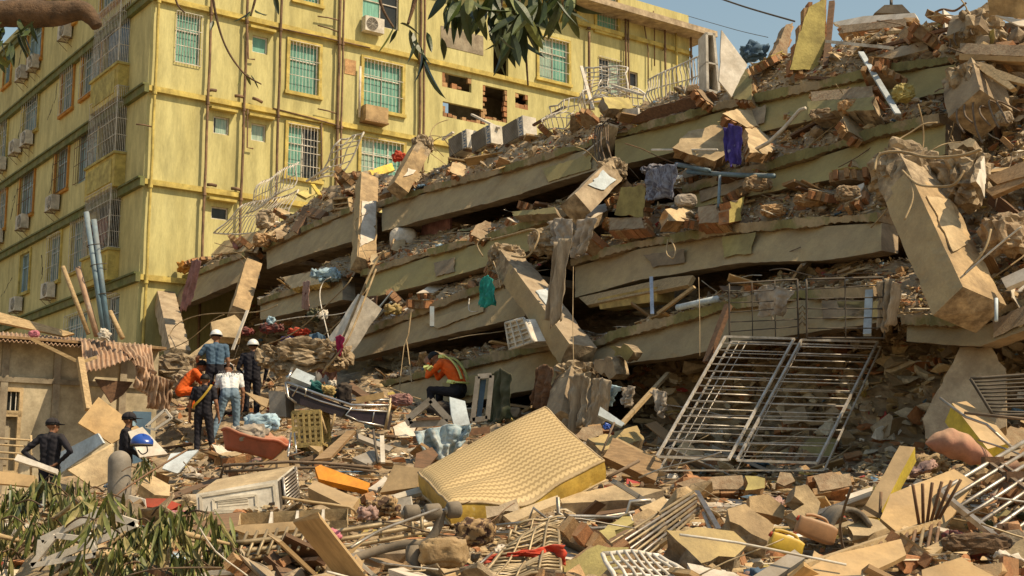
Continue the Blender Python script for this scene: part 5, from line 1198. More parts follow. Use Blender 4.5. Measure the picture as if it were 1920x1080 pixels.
# left upper floor clutter
board('drawer', 'open brown drawer on the left topmost floor', 'drawer', [(545, 432), (570, 384), (612, 396), (600, 410), (575, 404), (556, 436)], f(.2), 'BU', .12, 'brownwood')
cabinet('cream drawer box with handle on the left topmost floor', [(622, 372), (652, 368), (655, 390), (625, 394)], .1, 'B', .3, 'cream', 'drawer_box')
chunk('masonry_fragment', 'olive yellow plaster slab leaning near the bent railings', 'rubble', [(556, 362), (590, 345), (602, 358), (575, 372)], f(-.1), 'YU', .1, 'yellow', 'olive')
rod('yellow_plank', 'bright yellow plank standing near the bent railings', 'plank', [(586, 346), (600, 366)], f(.1), .04, 'yellowpaint', square=(.12, .04))
rock('brick_lump', 'orange broken brick lump at the joint of the left floors', 492, 450, 36, 30, f(.25), 'brickdusty', 6)
chunk('masonry_fragment', 'tan broken slab on the left topmost floor below the drawer', 'rubble', [(500, 440), (530, 420), (558, 402), (552, 428), (520, 450)], f(.2), 'YU', .15, 'cream', 'brickdusty')
rock('rubble_lump', 'pale rough lump under the lower bent railing', 500, 412, 40, 40, f(-.2), 'concrete_pale', 7)
chunk('masonry_fragment', 'yellow plaster strip behind the stub of column', 'rubble', [(660, 328), (735, 305), (742, 318), (670, 345)], f(-.3), 'YU', .1, 'yellowpaint', 'olive')
crumple('red_cloth', 'red and white cloth beside the stub of column', 748, 294, 26, 20, f(-.2), 'red', 3)
crumple('purple_pot', 'dull purple pot on the left topmost floor', 443, 457, 14, 22, f(.1), 'pinkcloth', 2, cat='pot', rough=.08)
# sky wires, roof remains beyond
cable('overhead_wire', 'black overhead wire crossing the sky', [(1330, -10, 40), (1400, 14, 38), (1490, 40, 36)], None, .03, 'darkmetal', 'wire')
cable('overhead_wire', 'thin overhead wire lower in the sky', [(1290, 30, 50), (1380, 56, 44), (1440, 70, 40)], None, .012, 'darkmetal', 'wire')
board('roof_sheet', 'white roof sheet lying along the top of the ruin', 'roof sheet', [(1560, 42), (1620, 30), (1715, 24), (1720, 34), (1580, 50)], f(-1.5), 'BU', .1, 'white')
wallchunk('masonry_fragment', 'row of bricks along the roof under the white roof sheet', 'rubble', [(1572, 48), (1700, 34), (1702, 48), (1580, 62)], f(-1.2), 'BU', .3, 'mortar', None, bl=.3, bh=.14)
board('water_tank', 'dark covered water tank on the roof of the ruin', 'tank', [(1640, 24), (1658, 9), (1692, 8), (1710, 27)], f(-2.2), 'F', .8, 'rubber')
rod('mast', 'thin mast on the dark roof tank', 'mast', [(1671, 10), (1671, -2)], f(-2.3), .03, 'darkmetal')
cable('roof_rail', 'thin bent rails against the sky above the roof', [(1740, 32), (1765, 18), (1790, 20), (1812, 5)], ('f', -.8), .02, 'rust', 'railing')
board('timber', 'long dark timber along the roof beam', 'timber', [(1620, 92), (1800, 44), (1800, 50), (1622, 98)], f(.1), 'B', .08, 'brownwood')
rod('timber', 'pale timber lying along the roof beam', 'timber', [(1665, 62), (1745, 55)], f(.0), .03, 'palewood', square=(.07, .05))
# ================================================================ SHED AT THE LEFT
S0 = P(-60, 640, 25.2); S0.z = 0
def SH(s, z, o=0): return S0 + DB * s + V((0, 0, z)) + YN * o
def shpx(px, py, o=0): q = PLN(px, py, S0 + YN * o, YN) - S0; return q.dot(DB), q.z
mat('shedwall', (.56, .48, .33), (.42, .35, .23), sc=1.5, bump=.1, dust=.15, var=0)
mat('shedtrim', (.42, .34, .22), (.3, .24, .15), sc=2, bump=.2, dust=.15)
shed = empty('shed', SH(1.5, 1.5), 'low plastered shed with torn rusty roof sheets at the left edge', 'building')
hd_ = [(*shpx(-25, 772), *shpx(36, 735)), (*shpx(-20, 882), *shpx(32, 778))]
hd_ = [(min(a, c), min(b, d), max(a, c), max(b, d)) for a, b, c, d in hd_]
w1 = shpx(292, 800)[0]; ztop = shpx(100, 645)[1]
holed(SH, w1, .8, ztop, hd_, .12).build('wall', 'shedwall', shed)
def shbox(name, s0, z0, s1, z1, o0, o1, m, par=None):
    mb = MB(); mb.hexa([SH(s0, z0, o0), SH(s1, z0, o0), SH(s1, z0, o1), SH(s0, z0, o1), SH(s0, z1, o0), SH(s1, z1, o0), SH(s1, z1, o1), SH(s0, z1, o1)]); return mb.build(name, m, par or shed)
for k, h in enumerate(hd_):
    wn = shbox('window' if k == 0 else 'door', h[0], h[1], h[2], h[3], -.12, -.09, 'shedtrim' if k else 'glassroomdark')
    for a, b, c, d in ((h[0] - .07, h[3], h[2] + .07, h[3] + .08), (h[0] - .07, h[1] - .08, h[2] + .07, h[1]), (h[0] - .07, h[1], h[0], h[3]), (h[2], h[1], h[2] + .07, h[3])): shbox('frame', a, b, c, d, .003, .05, 'cream', wn)
    if k == 0:
        for i in range(6): x = h[0] + (h[2] - h[0]) * (i + .5) / 6; mb = MB(); mb.bar(SH(x, h[1], -.02), SH(x, h[3], -.02), .012, 5); mb.build('window_bar', 'whitepaint', wn)
    else:
        for (c0, c1) in ((.1, .42), (.5, .9)): shbox('door_panel', h[0] + .12, h[1] + (h[3] - h[1]) * c0, h[2] - .12, h[1] + (h[3] - h[1]) * c1, -.088, -.07, 'greyrender', wn)
zr = shpx(100, 716)[1]; shbox('rail_beam', 0, zr - .05, w1, zr + .05, .003, .07, 'greyrender')
for px in (5, 103, 228): s = shpx(px, 750)[0]; shbox('wall_post', s - .07, .8, s + .07, ztop, .002, .06, 'greyrender')
shbox('blue_door', shpx(248, 780)[0], .8, shpx(282, 780)[0], shpx(265, 772)[1], .004, .05, 'bluetee')
mb = MB(); mb.hexa([SH(0, ztop, -6), SH(w1, ztop, -6), SH(w1, ztop, .42), SH(0, ztop, .42), SH(0, ztop + .9, -6), SH(w1, ztop + .9, -6), SH(w1, ztop + .05, .42), SH(0, ztop + .05, .42)]); mb.build('roof_deck', 'wood', shed)
def corrugated(name, label, q4, waves, amp, m, parent=None, crum=0.0, seed=1, nu=None):
    tl, tr, br, bl = q4; nn = (tr - tl).cross(bl - tl).normalized(); mb = MB(); nu = nu or waves * 8
    def fn(u, v):
        p = tl.lerp(tr, u).lerp(bl.lerp(br, u), v); g = crum * (noise.noise(V((u * 2.5, v * 2.5, seed))) * 2 + noise.noise(V((u * 6, v * 5, seed))))
        e = .04 * noise.noise(V((u * 30, seed, 3))) if v > .98 else 0
        return p + nn * (amp * sin(u * waves * 2 * pi) + g) + (bl - tl).normalized() * e
    mb.grid(fn, nu, 14); o = mb.build(name, m, parent, smooth=True); md = o.modifiers.new('t', 'SOLIDIFY'); md.thickness = .004
    if label: tag(o, label, 'roof sheet')
    return o
A_ = lambda px, py, o: PLN(px, py, S0 + YN * o, YN)
corrugated('roof_sheet', None, [A_(-60, 618, -.6), A_(215, 640, -.6), A_(215, 655, .5), A_(-60, 634, .5)], 34, .022, 'corrug', shed)
corrugated('bent_roof_sheet', 'wide rusty corrugated sheet bent down at the end of the shed roof', [A_(150, 638, .55), A_(254, 646, .5), A_(258, 672, 1.25), A_(160, 698, 1.35)], 11, .03, 'corrug', None, .04, 2)
corrugated('bent_roof_sheet', 'rusty corrugated sheet hanging from the right end of the shed', [A_(228, 645, .9), A_(284, 648, .8), A_(290, 696, 1.35), A_(256, 690, 1.4)], 7, .03, 'corrug', None, .05, 3)
corrugated('bent_roof_sheet', 'crumpled rusty sheet in the middle of the torn roof edge', [A_(258, 684, 1.45), A_(292, 694, 1.4), A_(286, 748, 1.3), A_(250, 726, 1.3)], 5, .035, 'corrug', None, .09, 4)
corrugated('bent_roof_sheet', 'lowest crumpled rusty sheet hanging against the rubble', [A_(284, 700, 1.5), A_(324, 714, 1.5), A_(322, 770, 1.4), A_(274, 766, 1.4)], 6, .035, 'corrug', None, .10, 5)
board('roof_board', 'long pale roof board lying slanted over the shed', 'board', [(-30, 578), (10, 588), (140, 625), (120, 630), (-30, 598)], 26.5, (.3, -.8, .5), .06, 'palewood')
rod('roof_batten', 'timber batten hanging under the torn shed roof', 'timber', [(60, 636, 24.4), (150, 680, 24.6), (180, 670, 24.8)], None, .05, 'palewood', square=(.09, .06))
rod('shed_post', 'leaning timber post propping the torn shed roof', 'post', [(150, 672, 24.6), (166, 768, 24.2)], None, .06, 'palewood', square=(.12, .1))
board('hanging_board', 'dark triangular board hanging under the torn roof', 'board', [(178, 710), (250, 716), (232, 740), (208, 756)], 25.9, 'Y', .04, 'brownwood')
# poles and pipes bound upright by the shed roof
for a, b, m, r, lb in (((162, 398), (196, 632), 'bluepipe', .055, 'left of the two tall blue pipes standing above the shed'), ((176, 412), (204, 632), 'bluepipe', .055, 'right of the two tall blue pipes standing above the shed'), ((146, 502), (182, 630), 'corrug', .06, 'thick rusty pole left of the blue pipes'), ((118, 500), (166, 626), 'palewood', .045, 'thin leaning pole left of the thick rusty pole'), ((206, 584), (230, 634), 'palewood', .05, 'short pale pole stub right of the blue pipes')):
    rod('pole', lb, 'pole', [(*a, 26.2), (*b, 26.0)], None, r, m, 10)
for y0 in (468, 505, 560): mb = MB(); c0 = P(178 + (y0 - 468) * .17, y0, 26.1); mb.tube([c0 + V((.16 * cos(t * pi / 6), .09 * sin(t * pi / 6), .01 * t)) for t in range(13)], .01, 5); tag(mb.build('binding_wire', 'darkmetal'), f'{ {468: "upper", 505: "middle", 560: "lower"}[y0] } wire tie around the two tall blue pipes', 'wire')
crumple('white_bag', 'white plastic bag tied at the foot of the blue pipes', 196, 628, 20, 22, 25.6, 'white', 3, 'bag')
crumple('pink_toy', 'small pink stuffed toy on the edge of the shed roof', 64, 626, 20, 14, 24.2, 'pink', 5, 'toy', .2)
# ================================================================ THINGS ON THE HEAP, LEFT
board('plywood_board', 'orange plywood board standing on its corner in front of the shed', 'board', [(185, 744), (262, 802), (209, 832), (146, 793)], 24.0, (.35, -.8, .45), .04, 'plywood')
board('door_board', 'shaded bluish white board behind the first capped person', 'board', [(104, 852), (183, 812), (194, 830), (110, 890)], 23.2, (-.5, -.8, .2), .05, 'bluewhite')
board('plastic_sheet', 'large cream board lying slanted left of the concrete post', 'board', [(127, 881), (211, 835), (218, 897), (176, 915)], 19.6, (.35, -.75, .55), .03, 'cream')
mb = MB(); q = [P(126, 882, 19.9), P(212, 834, 20.2)]; mb.tube(q, .03, 6); tag(mb.build('rolled_edge', 'cream', smooth=True), 'cream rod along the upper edge of the large cream board', 'rod')
board('white_plank', 'narrow white plank left of the first capped person', 'plank', [(26, 862), (33, 851), (109, 880), (106, 888)], 21.4, 'FU', .05, 'white')
board('brown_board', 'brown board lying at the left edge under branches', 'board', [(-10, 882), (67, 892), (72, 914), (-10, 906)], 20.6, 'FU', .04, 'plywood')
board('white_board', 'white laminated board behind the blue helmet', 'board', [(239, 809), (267, 800), (315, 851), (262, 858)], 21.2, (.3, -.8, .5), .04, 'white')
board('stone_sheet', 'grey sheet lying right of the blue helmet', 'sheet', [(304, 878), (320, 850), (373, 843), (333, 888)], None, (.1, -.65, .75), .03, 'bluewhite')
r_ = empty('low_fence', P(20, 880, 22.7), 'low pale metal fence at the left edge behind the first capped person', 'fence')
for y in (826, 838, 852, 864): mb = MB(); mb.tube([P(-30, y - 6, 22.6), P(62, y, 22.9)], .018, 6); mb.build('rail', 'cream', r_, True)
for x in (-20, 58): mb = MB(); mb.tube([P(x, 816, 22.8), P(x, 900, 22.8)], .022, 6); mb.build('post', 'cream', r_, True)
def bicycle_helmet(px, py, Y):
    c = P(px, py, Y); root = empty('bicycle_helmet', c, 'shiny blue helmet lying on the white board', 'helmet'); mb = MB(); r = .13
    def fn(u, v):
        a = u * 2 * pi; t = v * 1.75; rr = r * (1.0 if v < .9 else .98)
        return c + V((cos(a) * sin(t) * rr * 1.25, sin(a) * sin(t) * rr * .95, cos(t) * rr * .95 + .02 * sin(a * 2)))
    mb.grid(fn, 24, 10); o = mb.build('shell', 'helmetblue', root, True); o.modifiers.new('t', 'SOLIDIFY').thickness = .012
    mb = MB(); mb.tube([c + V((cos(a) * r * 1.2, sin(a) * r * .95 - .01, -.02)) for a in [2 * pi * k / 20 for k in range(21)]], .018, 6); mb.build('rim', 'darkmetal', root, True)
    mb = MB(); mb.tube(smoothpts([c + V((.1, -.1, -.03)), c + V((.12, -.12, -.12)), c + V((.05, -.13, -.16)), c + V((-.02, -.12, -.1))]), .01, 5); mb.build('chin_strap', 'navy', root, True)
bicycle_helmet(266, 832, 19.8)
mb = MB(); c0 = P(224, 962, 18.0); c1 = P(224, 866, 18.0); prof = [(c0 - V((0, 0, .6)), .165), (c0, .162), (c1, .155)] + [(c1 + V((0, 0, .155 * sin(t))), max(.155 * cos(t), .002)) for t in [k * pi / 16 for k in range(1, 9)]]
mb.tube([p[0] for p in prof], [p[1] for p in prof], 20); tag(mb.build('concrete_post', 'grey', smooth=True), 'round topped grey concrete post in front of the second capped person', 'post')
# cream fridge lying on its side
def appliance():
    n = V((.18, -.97, .16)).normalized(); fr, _ = plane_pts([(368, 926), (520, 899), (526, 962), (370, 968)], 14.7, n); c = sum(fr, V((0, 0, 0))) / 4
    root = empty('refrigerator', (c.x, c.y, min(p.z for p in fr)), 'dented cream refrigerator lying on its side', 'refrigerator'); dp = .62
    up = (fr[0] - fr[3]).normalized(); rt = (fr[1] - fr[0]).normalized(); bk = V((.15, .97, .28)).normalized() * dp
    mb = MB(); mb.hexa([fr[3], fr[2], fr[2] + bk, fr[3] + bk, fr[0], fr[1], fr[1] + bk, fr[0] + bk], 0, 1); mb.build('body', ['acwhite', 'cream'], root)
    def fp(u, v, o): return fr[3].lerp(fr[2], u).lerp(fr[0].lerp(fr[1], u), v) + n * o
    for (u0, u1, v0, v1) in ((.05, .95, .12, .86),):
        for a, b in (((u0, v0), (u1, v0)), ((u1, v0), (u1, v1)), ((u1, v1), (u0, v1)), ((u0, v1), (u0, v0)), ((.2, .2), (.72, .2)), ((.72, .2), (.72, .62)), ((.72, .62), (.2, .62)), ((.2, .62), (.2, .2))):
            mb = MB(); mb.sq(fp(*a, .004), fp(*b, .004), .03, .02, up=n); mb.build('moulding', 'offwhite', root)
    for k in range(4): mb = MB(); v = .28 + .09 * k; mb.sq(fp(.25, v, .003), fp(.62, v, .003), .02, .012, up=n); mb.build('rib', 'offwhite', root)
    e = [fr[1], fr[2], fr[2] + bk, fr[1] + bk]; mb = MB(); o = rt * .012
    mb.hexa([e[1].lerp(e[0], .06) + o * .2, e[1].lerp(e[0], .06) + bk * .92 + o * .2, e[1].lerp(e[0], .06) + bk * .92 + o, e[1].lerp(e[0], .06) + o, e[1].lerp(e[0], .94) + o * .2, e[1].lerp(e[0], .94) + bk * .92 + o * .2, e[1].lerp(e[0], .94) + bk * .92 + o, e[1].lerp(e[0], .94) + o]); mb.build('open_back', 'darkmetal', root)
    for k in range(9): mb = MB(); v = .1 + .1 * k; mb.bar(e[1].lerp(e[0], v) + bk * .08 + rt * .05, e[1].lerp(e[0], v) + bk * .85 + rt * .05, .012, 6); mb.build('condenser_tube', 'steel', root, True)
    for k in (.1, .85): mb = MB(); mb.bar(e[1] + bk * k + rt * .045, e[0] + bk * k + rt * .045, .02, 6); mb.build('condenser_tube', 'steel', root, True)
appliance()
rod('stick', 'thin brown stick lying on top of the cream refrigerator', 'stick', [(458, 905, 15.9), (506, 886, 16.2)], None, .02, 'wood', square=(.05, .02))
def tub():
    c = P(478, 832, 18.8); root = empty('wash_tub', c - V((0, 0, .2)), 'big faded red plastic tub filled with litter', 'tub'); mb = MB()
    def fn(u, v):
        a = u * 2 * pi; sx = .38 + .10 * v; sy = .30 + .1 * v; q = V((abs(cos(a)) ** .6 * (1 if cos(a) > 0 else -1) * sx, abs(sin(a)) ** .6 * (1 if sin(a) > 0 else -1) * sy, -.16 + .26 * v + .02 * sin(a * 5) * v))
        return c + Matrix.Rotation(.24, 3, 'Y') @ q
    mb.grid(fn, 36, 6); o = mb.build('bowl', 'redplastic', root, True); o.modifiers.new('t', 'SOLIDIFY').thickness = .02
    mb = MB(); mb.tube([fn(k / 36, 1.0) for k in range(37)], .025, 6); mb.build('rim', 'redplastic', root, True)
    mb = MB(); vs, fs = lump(c + V((0, 0, .02)), (.46, .32, .14), 4, .2, 3); mb.raw(vs, fs); mb.build('bottom', 'redplastic', root, True)
tub()
crumple('litter_cloth', 'beige cloth heaped in the red tub', 466, 816, 76, 36, 18.6, 'greycloth', 6)
crumple('plastic_bag', 'pale blue plastic bag behind the red tub', 492, 792, 70, 34, 19.6, 'lightblue', 7, 'bag', .35)
board('grey_tray', 'grey plastic tray in the red tub', 'tray', [(456, 796), (496, 794), (500, 812), (458, 814)], 18.9, (.1, -.9, .4), .03, 'grey')
# yellow crate
def crate():
    q, n = plane_pts([(548, 774), (600, 772), (604, 832), (552, 836)], 20.4, (-.2, -.97, .1)); c = sum(q, V((0, 0, 0))) / 4; root = empty('bottle_crate', (c.x, c.y, min(p.z for p in q)), 'yellow plastic bottle crate under the tilted cot', 'crate'); bk = -n * .4
    for k in range(7):
        a, b = q[0].lerp(q[3], k / 6), q[1].lerp(q[2], k / 6)
        for o in (V((0, 0, 0)), bk): mb = MB(); mb.sq(a + o, b + o, .03, .035 if k % 3 else .07); mb.build('crate_bar', 'ochre', root)
    for k in range(6):
        a, b = q[0].lerp(q[1], k / 5), q[3].lerp(q[2], k / 5)
        for o in (V((0, 0, 0)), bk): mb = MB(); mb.sq(a + o, b + o, .035, .035, up=n); mb.build('crate_bar', 'ochre', root)
    for i in range(4): mb = MB(); mb.sq(q[i], q[i] + bk, .04); mb.build('crate_bar', 'ochre', root)
    mb = MB(); slabmesh(mb, [p + bk * .98 for p in q], n, .01, 0, 0); mb.build('back_panel', 'ochre', root)
crate()
# tilted steel cot full of belongings
def cot():
    root = empty('steel_cot', P(640, 790, 20.6), 'tilted steel trolley cot piled with belongings', 'cot'); Yf, Yb = 20.4, 21.2
    def T(pts, r, m='chrome', nm='frame_rail'): mb = MB(); mb.tube([P(*p) for p in pts], r, 7); mb.build(nm, m, root, True)
    for Y, dy in ((Yf, 0), (Yb, -10)):
        T([(536, 716 + dy, Y), (600, 740 + dy, Y), (660, 760 + dy, Y), (732, 760 + dy, Y)], .022); T([(540, 728 + dy, Y), (600, 752 + dy, Y), (655, 768 + dy, Y), (728, 772 + dy, Y)], .016)
    T([(536, 716, Yf), (545, 700, Yf), (548, 690, Yb), (540, 706, Yb)], .022); T([(536, 716, Yf), (540, 744, Yf), (556, 756, Yf)], .02)
    T([(732, 756, Yf), (722, 806, Yf)], .024, 'goldmetal'); T([(732, 746, Yb), (724, 800, Yb)], .024, 'goldmetal')
    T([(548, 744, Yf - .05), (560, 724, Yf - .05), (574, 730, Yf - .05), (572, 744, Yf - .05)], .012); T([(660, 764, Yf), (648, 778, Yf), (672, 790, Yf), (724, 800, Yf)], .016)
    T([(702, 766, Yf), (698, 796, Yf)], .012); T([(600, 774, Yf), (612, 812, Yf)], .02, 'palewood', 'leg'); T([(628, 776, Yf), (620, 808, Yf)], .018, 'palewood', 'leg')
    pl = [P(542, 722, Yf), P(655, 764, Yf), P(640, 782, Yf), P(548, 754, Yf)]; mb = MB(); slabmesh(mb, pl, V((0, -1, 0)), .75, 0, 0, back=1.0); mb.build('mattress_base', 'purpledark', root)
    pl = [P(655, 766, Yf), P(728, 774, Yf), P(722, 802, Yf), P(650, 784, Yf)]; mb = MB(); slabmesh(mb, pl, V((0, -1, 0)), .75, 0, 0, back=1.0); mb.build('mattress_base', 'purpledark', root)
cot()
board('clear_box', 'pale blue translucent box on the raised end of the cot', 'box', [(556, 690), (592, 706), (582, 722), (544, 706)], 20.8, (.1, -.8, .6), .3, 'bluewhite')
crumple('teal_cloth', 'dark teal cloth lying on the cot', 602, 728, 62, 18, 20.9, 'tealcloth', 4, ang=.35)
crumple('black_bag', 'black bag at the bend of the cot', 646, 738, 30, 42, 20.9, 'darkcloth', 5, 'bag', .2)
board('brown_case', 'brown case lying behind the black bag', 'case', [(648, 722), (660, 716), (694, 740), (686, 748)], 21.2, 'FU', .12, 'brownwood')
rod('orange_plank', 'orange plank lying across the foot of the cot', 'plank', [(668, 751), (720, 741)], 20.8, .03, 'plywood', square=(.05, .1))
crumple('ochre_cloth', 'ochre cloth beside the teal cloth on the cot', 616, 732, 28, 16, 20.6, 'ochre', 5, ang=.3)
crumple('white_cloth', 'small white cloth on the cot', 624, 718, 16, 12, 20.9, 'white', 6)
cabinet_ = board('open_box', 'upright grey open box left of the yellow crate', 'box', [(503, 732), (535, 734), (537, 782), (505, 780)], 20.6, (-.3, -.95, .05), .3, 'grey')
board('carton_flap', 'tan cardboard flap left of the grey open box', 'cardboard', [(458, 734), (505, 748), (500, 764), (488, 758)], 21.5, 'FU', .03, 'tanboard')
for k, (x, y, w_, h_, m, sd, lb) in enumerate(((596, 650, 30, 44, 'bluetee', 3, 'blue garment hanging over the dark gap'), (612, 672, 26, 60, 'pinkcloth', 4, 'dusty pink garment hanging over the dark gap'), (628, 680, 18, 70, 'marooncloth', 5, 'dark garment hanging over the dark gap'))):
    drape('garment', lb, [(x - w_ / 2, y - h_ / 2), (x, y - h_ / 2 - 4), (x + w_ / 2, y - h_ / 2 + 3)], [(x - w_ / 2 - 3, y + h_ / 2), (x, y + h_ / 2 + 4), (x + w_ / 2 - 5, y + h_ / 2)], 29.5, m, .06, 2, seed=sd)
rock('boulder', 'pale cracked concrete boulder tangled in wires', 572, 668, 180, 62, 28.6, 'core', 8, .3, dep=60, sub=5)
rock('boulder', 'rough concrete lump at the left foot of the ruin', 330, 688, 92, 50, 28.8, 'core', 9, .25)
rock('boulder', 'smaller rough lump below the rough concrete lump at the left', 352, 716, 60, 40, 28.4, 'concrete_pale', 10, .25)
board('plank', 'yellow plank propped behind the climbing person', 'plank', [(352, 668), (396, 634), (404, 642), (360, 676)], 28.9, 'FU', .08, 'cream')
rod('white_stick', 'white plastic strip standing in front of the climbing person', 'strip', [(464, 582, 28.8), (436, 656, 28.4)], None, .05, 'white', square=(.07, .03))
board('slab_piece', 'tan slab behind the climbing person under the leaning column', 'rubble', [(395, 604), (440, 590), (456, 606), (450, 634), (400, 630)], 31.5, (.2, -.8, .5), .25, 'cream')
for k, (x, y, w_, h_, m, sd, lb) in enumerate(((462, 622, 30, 14, 'floral', 2, 'red patterned clothes heaped below the leaning column'), (560, 622, 44, 14, 'red', 3, 'bright red cloth on the littered slope'), (508, 615, 50, 16, 'floral', 4, 'dark patterned clothes in the middle of the littered slope'), (590, 590, 22, 26, 'greenplastic', 5, 'green plastic bag on the rope'), (604, 590, 24, 20, 'white', 6, 'white bag above the slope beside the rope'), (588, 642, 22, 18, 'white', 7, 'white paper at the right end of the littered slope'), (508, 602, 16, 16, 'lightblue', 8, 'light blue scrap on the littered slope'), (540, 636, 30, 12, 'purple', 9, 'purple patterned cloth on the littered slope'))):
    crumple('clothes', lb, x, y, w_, h_, 31.8, m, sd)
# middle distance, right of the cot
def tvframe():
    root = empty('broken_chair', P(800, 800, 20.2), 'tilted grey chair frame below the seated rescuer', 'chair')
    for a, b in (((764, 786), (808, 750)), ((808, 750), (843, 788)), ((764, 786), (770, 796)), ((768, 796), (840, 792))): mb = MB(); mb.sq(P(*a, 20.2), P(*b, 20.2), .09, .1); mb.build('frame_bar', 'grey', root)
    for a, b in (((772, 784, 20.5), (806, 758, 20.6)), ((806, 758, 20.6), (836, 784, 20.5))): mb = MB(); mb.sq(P(*a), P(*b), .05); mb.build('frame_bar', 'darkmetal', root)
    mb = MB(); mb.sq(P(780, 786, 20.15), P(826, 784, 20.15), .05, .04); mb.build('cross_bar', 'brownwood', root)
tvframe()
board('grey_board', 'pale grey panel leaning under the seated rescuer', 'board', [(843, 744), (872, 752), (882, 796), (852, 800), (846, 780)], 21.0, (.2, -.9, .3), .05, 'bluewhite')
r_ = empty('narrow_frame', P(905, 790, 21.6), 'narrow grey frame with blue inlay standing right of the seated rescuer', 'frame')
for a, b in (((896, 706), (886, 790)), ((922, 704), (914, 786)), ((896, 706), (922, 704)), ((886, 788), (914, 784))): mb = MB(); mb.sq(P(*a, 21.6), P(*b, 21.6), .07, .08); mb.build('frame_bar', 'grey', r_)
mb = MB(); slabmesh(mb, [P(901, 712, 21.65), P(912, 711, 21.65), P(903, 780, 21.65), P(893, 781, 21.65)], V((0, -1, 0)), .04, 0, 0); mb.build('inlay', 'bluetee', r_)
drape('striped_tarpaulin', 'blue and white striped tarpaulin crumpled left of the mattress', [(778, 810), (830, 800), (888, 796)], [(800, 862), (838, 862), (872, 830)], ('g', .5), 'bluetarp', .14, 4, seed=21, cat='tarpaulin')
rod('timber_beam', 'long brown timber beam above the striped tarpaulin', 'timber', [(778, 824, 18.6), (915, 806, 19.2)], None, .05, 'brownwood', square=(.12, .10))
wallchunk('masonry_fragment', 'cream topped brick block left of the striped tarpaulin', 'rubble', [(736, 800), (760, 788), (784, 798), (782, 818), (740, 822)], ('g', .3), 'UR', .25, 'white', None)
rock('dusty_sack', 'dusty red grey sack heap at the foot of the cot', 752, 750, 46, 24, 21.4, 'pinkcloth', 5, .2, cat='sack')
rod('roller_pole', 'white upright lath in front of the cot', 'lath', [(716, 818, 18.2), (718, 868, 17.8)], None, .03, 'white', square=(.06, .03))
rod('pole', 'dark upright pole beside the white upright lath', 'pole', [(700, 806, 18.4), (708, 868, 17.8)], None, .018, 'darkmetal')
# planks and boards in the centre left
for k, (pl, n, th, m, lb) in enumerate((
  ([(550, 815), (560, 810), (606, 840), (598, 848)], 'U', .06, 'palewood', 'short thick plank right of the yellow crate'),
  ([(588, 862), (650, 808), (668, 806), (620, 858)], 'U', .05, 'wood', 'broad grey brown plank slanting up to the cot foot'),
  ([(584, 834), (612, 824), (665, 806), (660, 814), (600, 842)], 'U', .05, 'palewood', 'long thin plank behind the broad grey brown plank'),
  ([(590, 876), (600, 871), (694, 906), (690, 920), (597, 898)], (0.1, -.8, .6), .1, 'orangeboard', 'bright orange cupboard door in the middle left'),
  ([(577, 914), (590, 901), (674, 934), (658, 956)], 'U', .12, 'tanboard', 'tan chipboard panel below the orange door'),
  ([(711, 924), (739, 871), (794, 878), (782, 914)], (-.25, -.85, .45), .08, 'tanboard', 'shaded brown board standing left of the mattress'),
  ([(728, 930), (794, 910), (796, 922), (732, 938)], 'U', .04, 'offwhite', 'white lath below the shaded brown board'),
  ([(690, 916), (722, 892), (728, 898), (706, 920)], 'U', .03, 'white', 'white lath left of the shaded brown board'),
  ([(712, 862), (738, 868), (690, 866), (640, 858)], 'U', .05, 'wood', 'flat brown plank above the orange door'),
  ([(780, 850), (810, 838), (822, 852), (800, 884), (776, 880)], (.2, -.8, .5), .06, 'brownwood', 'dark brown panel left of the mattress corner'),
  ([(670, 812), (700, 824), (738, 838), (730, 846), (672, 822)], 'UR', .05, 'grey', 'grey plank in front of the cot'),
  ([(660, 858), (700, 842), (716, 858), (690, 872)], 'U', .05, 'grey', 'short grey board beside the upright lath'))):
    board('board', lb, 'board', pl, ('g', .25), n, th, m)
q, n_ = plane_pts([(490, 856), (494, 840), (508, 831), (526, 834), (540, 850), (542, 880), (496, 880)], ('g', .4), (-.1, -.9, .4)); r_ = empty('chair', q[-1], 'tan moulded chair back in front of the red tub', 'chair'); mb = MB(); slabmesh(mb, jag(q, .08, .005, RG), n_, .04, 0, 0, back=1.0); mb.build('backrest', 'tanboard', r_)
for a, b in (((546, 812), (540, 850)), ((552, 812), (556, 850)), ((540, 850), (556, 850)), ((545, 830), (540, 856))): mb = MB(); mb.bar(P(*a, 17.9), P(*b, 17.6), .012, 6); mb.build('leg', 'chrome', r_, True)
# low dark railing
r_ = empty('bent_handrail', P(560, 880, 16.6), 'long bent dark handrail lying behind the refrigerator', 'railing')
for pts in ([(412, 900), (420, 872), (470, 870), (540, 866), (600, 868), (700, 876)], [(420, 884), (540, 878), (640, 876), (704, 884)]):
    mb = MB(); mb.tube([P(x, y, 16.8) for x, y in pts], .02, 6); mb.build('rail', 'rebar', r_, True)
for x in (430, 456, 474, 518, 606, 622, 660, 690): mb = MB(); mb.bar(P(x, 868, 16.8), P(x + 1, 884, 16.8), .015, 5); mb.build('baluster', 'rebar', r_, True)
